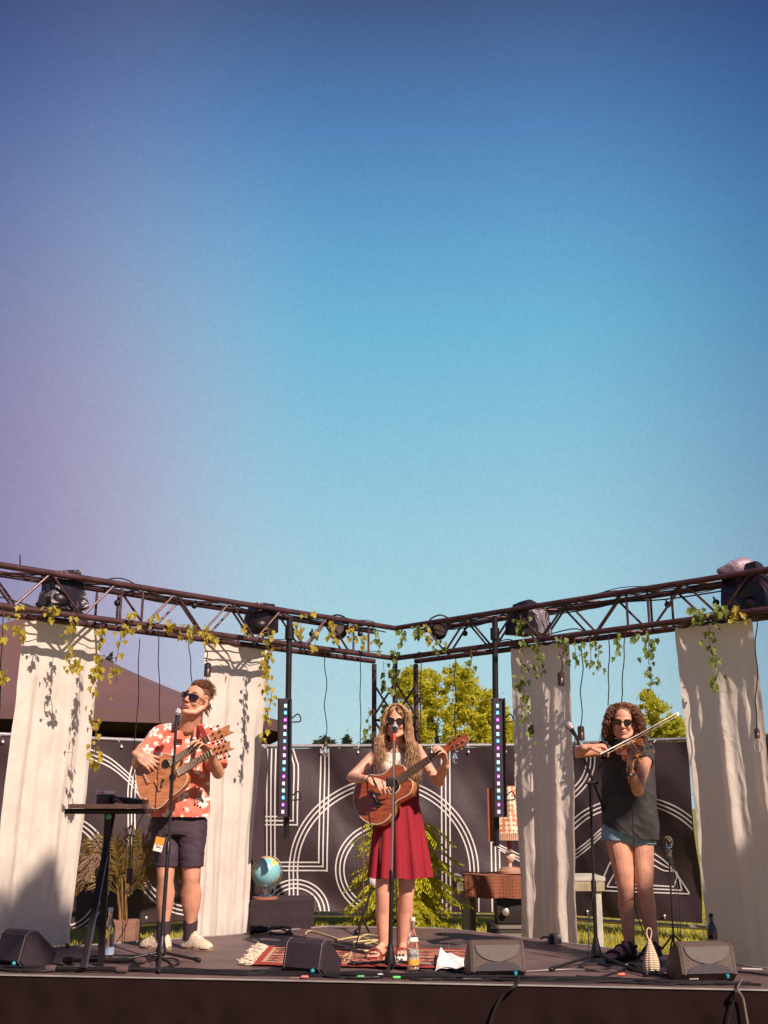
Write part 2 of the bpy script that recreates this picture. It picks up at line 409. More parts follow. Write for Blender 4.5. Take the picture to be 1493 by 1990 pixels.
def curtain(label, tl, tr, bl, br, seed, amp=.035, CM=CM):
    """corners as world points"""
    rr = random.Random(seed); ph = [rr.uniform(0, 6) for _ in range(6)]
    d = (tr - tl).normalized(); nrm = Vector((-d.y, d.x, 0)).normalized()
    if nrm.y > 0: nrm = -nrm
    def fn(u, v):
        p = tl.lerp(tr, u).lerp(bl.lerp(br, u), v)
        k = .25 + .75 * min(1, v * 2.2)
        o = amp * k * (.55 * math.sin(u * 11 + ph[0] + .9 * math.sin(v * 2 + ph[1])) + .35 * math.sin(u * 23 + ph[2] + v * 1.5) + .2 * math.sin(u * 41 + ph[3] - v)) \
            + .014 * noise.noise(Vector((u * 5, v * 9, seed))) + .11 * amp * (1 - 2 * abs(noise.noise(Vector((u * 9 + v * 6, v * 16 - u * 5, seed + 7)))))
        sag = -.018 * abs(math.sin(u * math.pi * 4)) * (1 - v) ** 8
        x = d * .014 * math.sin(v * 9 + ph[4]) * (u - .5) * 2 * v
        return p + nrm * o + Vector((0, 0, sag)) + x
    base = (bl + br) / 2
    t = thing('curtain', label, 'curtain', base)
    mb = MB(); mb.grid(fn, 90, 150); o = mb.build('cloth', CM, t, angle=180)
    for k in range(5):
        mb = MB(); p = fn(k / 4, 0); mb.tube([p + Vector((0, 0, -.02)), p + Vector((0, 0, .05)) + nrm * 0], .004, 6)
        mb.tube([p + Vector((0, 0, .012)) + d * .015 * math.cos(a) + Vector((0, 0, .015 * math.sin(a))) for a in np.linspace(0, 6.28, 9)], .003, 5)
        mb.build('hanging_tie', M_black, t)
    return t
def tr_pt(px, z_drop=-0.005, a=1.0): return on_truss(px, a, 0.0) + Vector((0, 0, -z_drop))
def foot(px, py, top): return P(px, py, top.y)
a, b = tr_pt(48), tr_pt(203)
curtain('brightly lit cream curtain at the far left with vine and tree shadows', a, b, foot(-28, 1850, a), foot(139, 1836, b), 1, .034, CM_L)
a, b = tr_pt(401), tr_pt(527)
curtain('cream curtain behind the singer in the orange flowered shirt', a, b, foot(384, 1822, a), foot(481, 1815, b), 2, .028, CM_L)
a, b = tr_pt(992, .03, .22), tr_pt(1105, .03, .22)
curtain('beige backlit curtain beside the fringed lamp', a, b, foot(1016, 1822, a), foot(1123, 1836, b), 3, .032)
a, b = tr_pt(1311, .03, .22), tr_pt(1462, .03, .22)
curtain('wide grey beige curtain at the right edge behind the violinist', a, b, foot(1386, 1868, a), foot(1548, 1890, b), 4, .038)

# ------------------------------------------------------------ fence with printed banners
BZ = .12
def fpt(px, py): return G(px, py, BZ)
banner_m = mat('banner_cloth', (.042, .024, .028), .55, 0, .15, 3, .25, 25, bdist=.01)
print_m = mat('banner_print', (.66, .60, .58), .6)
def fence(label, pa, pb, pyl, pyr, zb, zt, lines, seed, mount_px=()):
    """pa, pb: the foot pixels of the panel's ends; lines: printed triple lines as photo polylines"""
    A = G(pa, pyl, BZ); B = G(pb, pyr, BZ); d = (B - A); L = d.length; d.normalize(); nrm = Vector((d.y, -d.x, 0))
    if nrm.y > 0: nrm = -nrm
    t = thing('fence_panel', label, 'fence', ((A + B) / 2) * 1 - Vector((0, 0, BZ)), 'temporary fence panels with printed banners')
    def bulge(s, z):
        q = Vector((s * .9 + seed, z * .9, seed)); 
        r = noise.noise(q) * .06 + .030 * math.sin(5 * (s * .9 + z) + 3 * noise.noise(q * .7)) + .022 * noise.noise(Vector((s * 4 + z * 2, z * 2.5, seed)))
        return max(-.06, r)
    zl = zb
    def S(s, z): return A + d * s + Vector((0, 0, z - BZ)) + nrm * (.10 + bulge(s, z))
    mb = MB(); mb.grid(lambda u, v: S(u * (L - .06) + .03, lerp(zb, zt, v)), 110, 56); ban = mb.build('banner', banner_m, t, angle=180)
    def proj(px, py):
        O = A + nrm * .10; p = PL(px, py, O, nrm); s = (p - A).dot(d); return s, p.z
    mb = MB()
    for ln in lines:
        ln, w = ln
        pts = smooth_path([Vector((x, y, 0)) for x, y in ln], 7) if len(ln) > 2 else [Vector((*ln[0], 0)).lerp(Vector((*ln[1], 0)), k / 24) for k in range(25)]
        k = len(pts); 
        for i in range(k - 1):
            quad = []
            for q in (i, i + 1):
                tt = (pts[min(q + 1, k - 1)] - pts[max(q - 1, 0)]).normalized(); nn = Vector((-tt.y, tt.x, 0))
                for sg in (-w / 2, w / 2):
                    p = pts[q] + nn * sg; s, z = proj(p.x, p.y); s = min(max(s, .04), L - .04); z = min(max(z, zb + .004), zt - .004)
                    quad.append(S(s, z) + nrm * .006)
            mb.add(quad, [(0, 2, 3, 1)])
    if lines: mb.build('printed_lines', print_m, ban, smooth=False)
    # steel frame behind the cloth
    H = zt + .03
    mb = MB(); mb.tube([A + Vector((0, 0, H - BZ)), B + Vector((0, 0, H - BZ))], .021, 10); mb.build('top_rail', M_galv, t)
    mb = MB(); mb.tube([A, B], .021, 10); mb.build('bottom_rail', M_galv, t)
    for E in (A, B):
        mb = MB(); e = Vector((E.x, E.y, 0)); mb.tube([e + Vector((0, 0, .04)), e + Vector((0, 0, H + .02))], .021, 10); mb.build('post', M_galv, t)
    mb = MB(); k = 0; s = .1
    while s < L: 
        mb.tube([A + d * s, A + d * s + Vector((0, 0, H - BZ))], .002, 4); s += .1
    z = .2
    while z < H: mb.tube([A + Vector((0, 0, z - BZ)), B + Vector((0, 0, z - BZ))], .002, 4); z += .3
    mb.build('wire_mesh', M_galv, t)
    s = .25
    while s < L:      # ties with little balls
        mb = MB(); p = S(s, zt - .03) + nrm * .01; mb.ell(p + Vector((0, 0, -.02)), .014, nu=8, nv=6); mb.tube([p, A + d * s + Vector((0, 0, H - BZ)) + nrm * .025], .003, 5)
        mb.build('ball_tie', mat('tie_plastic', (.75, .72, .72), .3, 0), t); mb = MB()
        p = S(s, zb + .03) + nrm * .01; mb.ell(p + Vector((0, 0, .02)), .012, nu=8, nv=6); mb.tube([p, A + d * s + nrm * .02], .003, 5); mb.build('ball_tie', MATS['tie_plastic'], t)
        s += .42
    return t
def arc(cx, cy, r, a0, a1, n=24, ry=None):
    ry = ry or r
    return [(cx + r * math.cos(R(lerp(a0, a1, i / n))), cy - ry * math.sin(R(lerp(a0, a1, i / n)))) for i in range(n + 1)]
def triple(fn, offs=(-8, 0, 8), w=3.3): return [(fn(o), w) for o in offs]
W = 2.7
left_lines = []
for o in (0, 8, 16):
    left_lines.append(([(150, 1446 + o * 1.1), (176, 1457 + o * 1.1), (208, 1471 + o * 1.1), (236, 1492 + o), (262, 1519 + o), (300, 1580 + o), (320, 1640)], W))
    left_lines.append(([(287 + o, 1438), (268 + o, 1462), (256 + o * .95, 1490), (250 + o * .9, 1520), (246 + o * .85, 1560), (243 + o * .8, 1630), (243 + o * .8, 1700)], W))
    left_lines.append((arc(112, 1700, 104 - o, 75, -75, ry=118 - o), W))
    left_lines.append((arc(372, 1655, 118 - o, 200, 262, ry=124 - o), W))
fence('dark banner fence at the far left with white arcs behind the palm', -190, 503, 1832, 1779, .14, 1.93, left_lines, 1.3)
ml = []
for o in (-8, 0, 8):
    ml.append(([(529 + o, 1452), (526 + o, 1745)], W))                       # long verticals at the left
    ml.append(([(512, 1595 + o), (571 + o, 1595 + o)], W)); ml.append(([(571 + o, 1597 + o), (572 + o, 1500), (568 + o * .9, 1475), (558 + o * .7, 1440)], W))
    ml.append(([(535, 1684 + o), (627 + o, 1684 + o)], W)); ml.append(([(628 + o, 1686 + o), (631 + o, 1450)], W))
    ml.append((arc(746, 1697, 176 + o, 180, 0, 40), W)); ml.append(([(570 - o, 1697), (572 - o, 1772)], W)); ml.append(([(922 + o, 1697), (923 + o, 1772)], W))
    ml.append((arc(745, 1690, 84 + o, 235, -55, 40), W))
    ml.append((arc(574, 1776, 58 + o, 178, 2, 30), W))
    ml.append(([(866 + o, 1449), (868 + o, 1772)], W))
    ml.append(([(963 + o, 1643 + o), (965 + o, 1772)], W)); ml.append(([(963 + o, 1643 + o), (1040, 1683 + o)], W))
fence('middle dark banner fence with large white arches behind the woman in red skirt', 507, 1040, 1778, 1782, .17, 1.93, ml, 2.7)
rl = []
for o in (-8, 0, 8):
    rl.append((arc(1060, 1470, 88 + o, 0, -75, 24, ry=96 + o), W))
    rl.append((arc(1235, 1722, 166 + o, 150, 20, 36), W))
    rl.append(([(1100, 1672 + o * .9), (1130, 1655 + o * .9), (1160, 1630 + o * .9), (1190, 1596 + o * .9), (1215, 1540 + o)], W))
for k, (x0, x1, tp, yb) in enumerate(((1168, 1337, 1652, 0), (1184, 1322, 1662, -7), (1200, 1307, 1672, -14))):
    rl.append(([(x0, 1730 + yb), (x0 + 8, 1708), (x0 + 24, tp + 22), (x0 + 46, tp + 5), (1252, tp), (1286, tp + 20), (1312, 1700 - k * 2), (x1, 1737 + yb)], W))
    rl.append(([(x0, 1730 + yb), (x1, 1738 + yb)], W))
fence('dark banner fence at the right with white arcs behind the violinist', 1043, 1378, 1782, 1804, .17, 1.93, rl, 4.1)
fence('plain dark banner fence panel at the right edge behind the wide curtain', 1383, 1700, 1803, 1835, .17, 1.93, [], 5.2)
# concrete feet

# ============================================================ SURROUNDINGS
def np_mesh(name, V, Fc, m, parent=None, org=None, smooth=False):
    me = bpy.data.meshes.new(name)
    if org is not None: V = V - np.array(org)
    me.from_pydata(V.tolist(), [], Fc.tolist()); me.update()
    for mm in (m if isinstance(m, list) else [m]): me.materials.append(mm)
    if smooth: me.polygons.foreach_set('use_smooth', [True] * len(me.polygons))
    return link(name, me, parent, None)
def leaf_cloud(rng, clumps, n, size, droop=0.0):
    """clumps: (centre, radii) list; returns leaf verts and faces: small pointed leaves near the clump surfaces"""
    vol = np.array([c[1][0] * c[1][2] for c in clumps]); idx = rng.choice(len(clumps), n, p=vol / vol.sum())
    C = np.array([c[0] for c in clumps])[idx]; Rd = np.array([c[1] for c in clumps])[idx]
    d = rng.normal(size=(n, 3)); d /= np.linalg.norm(d, axis=1)[:, None]
    rr = np.abs(rng.normal(0, .62, n)) + .12
    p = C + d * Rd * rr[:, None]
    a = rng.normal(size=(n, 3)); a[:, 2] -= droop; a /= np.linalg.norm(a, axis=1)[:, None]
    b = np.cross(a, rng.normal(size=(n, 3))); b /= np.linalg.norm(b, axis=1)[:, None]
    s = rng.uniform(.6, 1.3, n)[:, None] * size
    V = np.stack([p - a * s, p + b * s * .45, p + a * s, p - b * s * .45], 1).reshape(-1, 3)
    return V, np.arange(4 * n).reshape(-1, 4)
def leaf_mat(name, c, t, fac=.4, var=.35, vs=2.0):
    if name in MATS: return MATS[name]
    m = mat(name, c, .55, 0, var, vs); translucent(m, fac, t); return m
bark = mat('bark', (.10, .07, .05), .9, 0, .3, 8, .6, 20)
def tree(name, label, base, clumps, n, size, lm, trunk_h, trunk_r, seed, group=None, cat='tree', limbs=9):
    rng = np.random.default_rng(seed); t = thing(name, label, cat, base, group)
    B = Vector(base); top = B + Vector((0, 0, trunk_h))
    mb = MB(); mb.tube([B + Vector((0, 0, -.05)), B + Vector((.04, 0, trunk_h * .4)), top], [trunk_r * 1.25, trunk_r, trunk_r * .6], 10)
    tr = mb.build('trunk', bark, t)
    for k in range(min(limbs, len(clumps))):
        c = Vector(clumps[k][0]); s = B.lerp(top, .45 + .5 * rng.random())
        MB().tube(smooth_path([s, s.lerp(c, .5) + Vector((0, 0, .12)), c], 4), [trunk_r * .5 * (1 - i / 10) for i in range(9)], 6).build('limb', bark, tr)
    V, Fc = leaf_cloud(rng, clumps, n, size)
    np_mesh('crown', V, Fc, lm, t, B)
    return t
def px_clump(px, py, d, rpx, ry=None, k=1.0):
    c = P(px, py, d); s = d / F_PX * 1.03; ry = ry or rpx
    return (tuple(c), (rpx * s, rpx * s * k, ry * s))
LM_bright = leaf_mat('leaves_sunlit_maple', (.44, .42, .030), (.80, .74, .06), .5, .35, 1.6)
rg = random.Random(11)
def cloud_for(px0, px1, ytop_fn, ybot, d, n, r0, r1, seed):
    rr = random.Random(seed); out = []
    for _ in range(n):
        px = rr.uniform(px0, px1); yt = ytop_fn(px); r = rr.uniform(r0, r1); py = rr.uniform(yt + r * .7, max(ybot, yt + r))
        out.append(px_clump(px, py, d + rr.uniform(-.9, .9), r, r * rr.uniform(.7, 1.0)))
    return out
def t_top(px):    # outline of the big tree
    pts = [(770, 1330), (790, 1300), (812, 1292), (835, 1283), (862, 1296), (885, 1285), (905, 1298), (925, 1312), (938, 1345), (962, 1330), (985, 1395), (1010, 1410)]
    for (a, b), (c, e) in zip(pts[:-1], pts[1:]):
        if a <= px <= c: return lerp(b, e, (px - a) / (c - a))
    return 1400
base = P(860, 1500, 24); base.z = 0
tree('broadleaf_tree', 'large yellow green leafy tree rising behind the fence right of the corner tower', base, cloud_for(775, 1000, t_top, 1450, 24, 170, 6, 15, 3), 60000, .042, LM_bright, 2.4, .16, 5)
def t2_top(px):
    pts = [(1232, 1430), (1250, 1345), (1262, 1322), (1272, 1360), (1288, 1350), (1300, 1372), (1312, 1385), (1328, 1400), (1340, 1440)]
    for (a, b), (c, e) in zip(pts[:-1], pts[1:]):
        if a <= px <= c: return lerp(b, e, (px - a) / (c - a))
    return 1430
base = P(1283, 1500, 22); base.z = 0
LM_b2 = leaf_mat('leaves_young_tree', (.38, .38, .030), (.70, .66, .06), .5, .35, 1.8)
tree('young_tree', 'narrow pointed yellow green tree behind the fence beside the violinist', base, cloud_for(1238, 1332, t2_top, 1455, 22, 80, 5, 10, 8), 30000, .038, LM_b2, 2.2, .09, 6)
LM_dark = leaf_mat('leaves_far_dark', (.05, .07, .03), (.08, .10, .04), .3)
for k, (px, top, d, w, lab) in enumerate(((632, 1436, 40, 17, 'small dark treetop just above the fence left of the woman singer'), (674, 1434, 42, 6, 'tiny spiky treetop above the fence between pendant cables'),
                                      (716, 1441, 42, 14, 'low dark treetop above the fence beside the corner tower'))):
    base = P(px, 1500, d); base.z = 0
    tree('distant_tree', lab, base, [px_clump(px + dx * w, top + abs(dx) * 8 + 9, d, w * .55, 10) for dx in (-.8, -.3, 0, .4, .9)] + [px_clump(px, top + 5, d, w * .3, 8)], 1500, .10, LM_dark, 1.6, .12, 20 + k, 'distant trees behind the fence', limbs=3)
base = P(212, 1500, 32); base.z = 0
tree('distant_tree', 'sparse bare treetop rising behind the dark tent roof', base, [px_clump(210, 1285, 32, 7, 10), px_clump(206, 1300, 32, 5, 8), px_clump(215, 1275, 32, 3, 8)], 260, .07, LM_dark, 4.3, .05, 31, 'distant trees behind the fence', limbs=3)

# dark peaked tent at the left
tent = thing('festival_tent', 'large dark reddish brown tent with a swooping peaked roof behind the left curtains', 'tent', (-9.2, 27.5, 0))
roof_m = mat('tent_canvas', (.120, .060, .058), .75, 0, .10, .8)
def tent_z(t): return 3.38 + 2.75 * (1 - t) ** 1.35
def tent_fn(u, v):
    a = u * 2 * math.pi; v = max(v, .0001)
    ca, sa = math.cos(a), math.sin(a); k = 1 / max(abs(ca), abs(sa)) ** .75       # squarish plan
    sc = 1 - .05 * (1 - abs(math.cos(2 * a)))
    return Vector((-9.5 + 6.9 * v * k * ca * sc, 27.5 + 4.8 * v * k * sa * sc, tent_z(v) - .10 * v * (1 - abs(math.cos(2 * a))) * v))
MB().grid(tent_fn, 64, 24).build('roof', roof_m, tent)
MB().grid(lambda u, v: tent_fn(u, 1) + Vector((0, 0, -.28 * v)), 64, 2).build('valance', roof_m, tent)
for sx in (-1, 1):
    for sy in (-1, 1): MB().tube([(-9.2 + sx * 5.8, 27.5 + sy * 4.3, 0), (-9.2 + sx * 5.8, 27.5 + sy * 4.3, 3.0)], .05, 8).build('pole', M_black, tent)
mb = MB(); mb.box((-9.2, 30.8, 1.5), (11.5, .1, 3.0)); mb.box((-14.5, 28, 1.5), (.1, 7, 3.0)); mb.box((-3.6, 28, 1.5), (.1, 7, 3.0)); mb.build('side_walls', mat('tent_wall', (.030, .014, .014), .9), tent, smooth=False)
mb = MB(); mb.tube([(-9.2, 27.5, 5.7), (-9.2, 27.5, 6.1)], .04, 8); mb.build('peak_pole', M_black, tent)

# ------------------------------------------------------------ lights on the truss
wrap_m = mat('rain_cover', (.020, .012, .018), .28, 0, .3, 8, .6, 16, bdist=.03)
clearwrap = mat('clear_wrap', (.20, .16, .18), .22, 0, .3, 8, .9, 30, alpha=1, bdist=.02)
hood_m = mat('hood_plastic', (.32, .22, .27), .35, 0, .35, 10, .9, 14, bdist=.03)
def crumple(mb, seed, amt, fr=9):
    for i, v in enumerate(mb.v):
        q = noise.noise_vector(Vector(v) * fr + Vector((seed, 0, 0))); mb.v[i] = v + q * amt
    return mb
def subbox(c, size, rot=None, cuts=6, taper=1.0):
    bm = bmesh.new(); bmesh.ops.create_cube(bm, size=1); bmesh.ops.subdivide_edges(bm, edges=bm.edges[:], cuts=cuts, use_grid_fill=True)
    M = rot or Matrix.Identity(3); mb = MB()
    for v in bm.verts:
        k = lerp(1, taper, v.co.z + .5); q = v.co
        L = max(abs(q.x), abs(q.y), abs(q.z)) ; rn = q.normalized() * .5 * 1.15; q = q.lerp(rn, .18)
        v.co = Vector((q.x * size[0] * k, q.y * size[1] * k, q.z * size[2]))
    bm.verts.index_update(); mb.add([Vector(c) + M @ v.co for v in bm.verts], [[v.index for v in f.verts] for f in bm.faces]); bm.free(); return mb
def rotz(a): return Matrix.Rotation(a, 3, 'Z')
def mover(label, px, py, w, h, a, seed, hood=None, extra=None):
    c = on_truss(px, .5, .5); c = P(px, py, c.y); s = c.y / F_PX
    t = thing('stage_light', label, 'stage light', c, None)
    rot = rotz(math.atan2(dl.y, dl.x) if px < 768 else math.atan2(dr.y, dr.x)) @ Matrix.Rotation(a, 3, 'Y')
    crumple(subbox(c, (w * s, w * s * .8, h * s), rot, 7, .72), seed, .035, 7).build('covered_body', wrap_m, t)
    MB().tube([c + Vector((0, 0, h * s * .35)), c + Vector((0, 0, -h * s * .55))], .02, 8).build('clamp', M_black, t)
    MB().ell(c + Vector((0, -.1, -h * s * .3)), (.09, .08, .07)).build('lamp_head', M_black, t)
    if hood: 
        hc = P(px + hood[0], py + hood[1], c.y); m = MB().ell(hc, (hood[2] * s, hood[2] * s * .8, hood[3] * s), None, 22, 14); crumple(m, seed + 3, .05, 8).build('plastic_hood', hood_m, t)
    if extra:
        hc = P(px + extra[0], py + extra[1], c.y - .1); crumple(subbox(hc, (extra[2] * s, .25, extra[3] * s), rot, 7, .8), seed + 5, .03, 12).build('clear_wrap', clearwrap, t)
    return t
mover('dark covered stage light with a pointed top inside the far left truss', 122, 1148, 84, 82, .12, 1, extra=(-28, 14, 14, 26))
mover('black bagged stage light on the left truss above the left LED bar', 508, 1202, 56, 62, .05, 2)
mover('black covered stage light with crumpled clear wrap on the right truss', 1020, 1203, 62, 62, .0, 3, extra=(24, 6, 30, 50))
mover('big black covered stage light with a mauve plastic hood at the right end', 1455, 1150, 104, 100, -.1, 4, hood=(-18, -42, 38, 20))
hc = P(124, 1112, on_truss(122, .5).y); 
for px, py, lab in ((655, 1222, 'small black par lamp clamped to the left truss near the corner'), (856, 1222, 'small black par lamp clamped to the right truss near the corner')):
    c = P(px, py, on_truss(px, .3).y); t = thing('par_lamp', lab, 'stage light', c)
    q = Vector((.25 if px < 768 else -.3, -.8, -.5)).to_track_quat('Z', 'Y').to_matrix()
    MB().lathe(c, [(.02, -.12), (.05, -.11), (.06, -.04), (.075, 0), (.08, .08), (.074, .08), (.066, 0)], 20, q).build('can', M_black, t)
    MB().lathe(c + q @ Vector((0, 0, .02)), [(.001, 0), (.066, .001)], 20, q, cap=False).build('lens', mat('lens', (.5, .5, .55), .08, .6), t)
    MB().tube(smooth_path([c + q @ Vector((.085, 0, 0)), c + Vector((.1, 0, .08)), c + Vector((0, 0, .13)), c + Vector((-.1, 0, .08)), c + q @ Vector((-.085, 0, 0))], 4), .008, 6).build('yoke', M_black, t)
# small round connectors of the festoon string along both trusses
for k, (px, py) in enumerate([(228, 1172), (378, 1177), (606, 1232), (1112, 1240), (904, 1231), (1298, 1175), (700, 1232), (1392, 1171)]):
    c = P(px, py, on_truss(px, .1).y); m = MB(); m.ell(c, .026, nu=12, nv=8); m.tube([c, c + Vector((0, .05, .05))], .008, 6)
    one('clamp_knob', m, M_black, 'round black clamp knob on the ' + ('left truss right of the far left light', 'left truss above the man in the flowered shirt', 'left truss just right of the left LED pole', 'right truss right of the beige curtain', 'right truss left of the right LED pole', 'right truss near the wide right curtain', 'left truss close to the corner tower', 'right truss beside the big hooded light')[k], 'clamp', c, 'round clamp knobs on the %s truss' % ('left' if px < 768 else 'right'))
c = P(39, 1098, on_truss(39, 0).y); one('antenna_spike', MB().tube([c, P(39, 1077, c.y)], [.006, .004], 6), M_black, 'thin upright spike on top of the far left truss', 'spike', c)

# ------------------------------------------------------------ LED bars
led_cols = [((.35, .9, .9), 1.2), ((.02, .40, .85), 1.4), ((.50, .01, .65), 1.3), ((.85, .40, .85), 1.2)]
led_m = [mat('led_' + n, (.05, .05, .05), .4, emit=e) for n, e in zip(('white', 'blue', 'magenta', 'pink'), led_cols)]
led_core = [mat('led_core_' + n, (.05, .05, .05), .4, emit=(tuple(min(1, c * .75 + .25) for c in e[0]), 2.6)) for n, e in zip(('white', 'blue', 'magenta', 'pink'), led_cols)]
for px, xc0, xc1, pend, lab, pxl in ((563, 555.5, 549.5, 1630, 'left', 554), (962, 967, 970, 1645, 'right', 968)):
    top = on_truss(px, 0, 0.0); d = top.y - .03
    a = P(px, 1200, d); b = P(px - (7 if px < 700 else -3), pend, d)
    t = thing('led_bar', 'black upright LED bar on a pole hanging from the %s truss' % lab, 'LED light', b)
    MB().tube([a, b], .026, 12).build('pole', M_black, t)
    MB().lathe(P(px, 1232, d), [(.04, -.05), (.04, .05)], 12).build('pole_clamp', M_black, t)
    cA = P(pxl, 1358, d - .075); cB = P(pxl - (1 if px < 700 else -4), 1588, d - .075); mid = (cA + cB) / 2; ax = (cA - cB).normalized()
    rot = ax.to_track_quat('Z', 'Y').to_matrix(); rot = Matrix((Vector((1, 0, 0)), ax.cross(Vector((1, 0, 0))), ax)).transposed(); L = (cA - cB).length
    mb = MB(); mb.box(mid, (.115, .075, L), rot, .006); mb.build('housing', mat('led_housing', (.05, .038, .045), .45, .2, .2), t, smooth=False)
    mb = MB()
    for sx in (-1, 1): mb.box(mid + rot @ Vector((sx * .05, -.045, 0)), (.012, .03, L), rot, .003)
    mb.build('side_rails', M_black, t, smooth=False)
    for zz in (.33, -.33):
        mb = MB(); mb.box(mid + rot @ Vector((.0, .055, L * zz)), (.07, .06, .05), rot, .005); mb.tube(smooth_path([mid + rot @ Vector((.05, .04, L * zz)), mid + rot @ Vector((.11, .05, L * zz + .04)), mid + rot @ Vector((.13, .03, L * zz - .02)), mid + rot @ Vector((.06, .02, L * zz - .03))], 4), .006, 6)
        mb.build('mounting_bracket', M_black, t)
    for k in range(16):
        f = (k + .55) / 16.3; q = P(lerp(xc0, xc1, f), lerp(1364, 1588, f), d - .075 - .040)
        mb = MB(); mb.box(q, (.023, .004, .029), rot); l1 = mb.build('led', led_m[k % 4], t, smooth=False)
        mb = MB(); mb.box(q + Vector((0, -.003, 0)), (.013, .004, .016), rot); mb.build('led_core', led_core[k % 4], l1, smooth=False)

# ------------------------------------------------------------ pendant bulbs on cables
glass = mat('bulb_glass', (1, 1, 1), .03, 0, trans=1.0, ior=1.12)
brass = mat('socket_metal', (.10, .06, .05), .35, .7)
def pendant(label, px, pxb, yb, big=False, bulb=True, group=None, a=0.0, d_off=-0.06, wob=.01, yt=None):
    top = on_truss(px, a, .0); d = top.y + d_off; b = P(pxb, yb, d); top = P(px, 1000, d); top.z = on_truss(px, a, 0).z
    t = thing('pendant_bulb' if bulb else 'pendant_cable', label, 'pendant lamp' if bulb else 'cable', b, group)
    L = (top - b).length; pts = [top.lerp(b, k / 8) + Vector((math.sin(k * 1.7 + px) * wob, 0, 0)) * (1 if 0 < k < 8 else 0) for k in range(9)]
    MB().tube(smooth_path(pts, 3), .0042, 6).build('cable', M_cable, t)
    if bulb:
        r = .027 if big else .018; h = .105 if big else .06
        MB().lathe(b, [(.004, .012), (r * .5, .008), (r, 0), (r, -h * .4), (r * .93, -h * .42), (r, -h * .45), (r, -h)], 18).build('socket', brass, t)
        bb = b + Vector((0, 0, -h))
        bl = MB().lathe(bb, [(.010, .01), (.012, -.012), (.024, -.04), (.029, -.062), (.024, -.082), (.010, -.094), (.001, -.096)], 18).build('bulb', glass, t)
        MB().tube([bb, bb + Vector((.004, 0, -.03)), bb + Vector((-.006, 0, -.045)), bb + Vector((.006, 0, -.05)), bb + Vector((0, 0, -.065))], .0015, 5).build('filament', mat('filament', (.5, .3, .15), .3, 1), bl)
    return t
pendant('pendant bulb with a large brown socket at the top corner of the second left curtain', 407, 404, 1290, True)
pendant('bare pendant bulb hanging low against the middle banner left of the woman', 637, 633, 1437, False, wob=.012)
pendant('pendant bulb with a large socket in front of the beige curtain beside the lamp', 1090, 1090, 1308, True)
pendant('pendant bulb with a large brown socket above the violinist\'s microphone', 1121, 1129, 1413, True)
pendant('long thin pendant bulb hanging before the wide right curtain', 1452, 1471, 1418, False)
pendant('clear pendant bulb hanging by the guitarist singer\'s headstock', 881, 884, 1450, False, d_off=.2)
pendant('low pendant bulb with a large socket hanging before the palm', 287, 253, 1690, True, a=1.0, d_off=.35)
for px, pb, yb, lab in ((320, 311, 1404, 'thin straight cable dropping behind the flowered shirt singer\'s shoulder'), (377, 373, 1325, 'thin cable hanging above the flowered shirt singer\'s head'),
                        (702, 701, 1448, 'thin cable hanging left of the corner tower'), (816, 816, 1462, 'thin cable hanging in front of the big tree, nearer the tower'),
                        (1172, 1182, 1372, 'thin cable hanging above the violinist, left of the pair'), (1202, 1208, 1366, 'thin cable hanging above the violinist, right of the pair'),
                        (24, -4, 1460, 'thin cable hanging at the far left edge')):
    pendant(lab, px, pb, yb, bulb=False, wob=.004)
# glass bulb on thin wire loop before left banner
c = P(255, 1613, 9.6); t = thing('wire_lantern', 'small clear glass bulb above a thin wire loop in front of the palm', 'lantern', c)
MB().ell(c, (.033, .033, .04), nu=14, nv=10).build('glass_bulb', glass, t)
MB().tube(smooth_path([c + Vector((-.08, 0, -.12)), c + Vector((-.055, 0, -.06)), c + Vector((0, 0, -.045)), c + Vector((.06, 0, -.07)), c + Vector((.075, 0, -.16))], 5), .004, 6).build('wire_loop', M_cable, t)
MB().tube([Vector((c.x, c.y, 0)), c + Vector((0, 0, -.04))], .003, 6).build('wire_stem', M_cable, t)

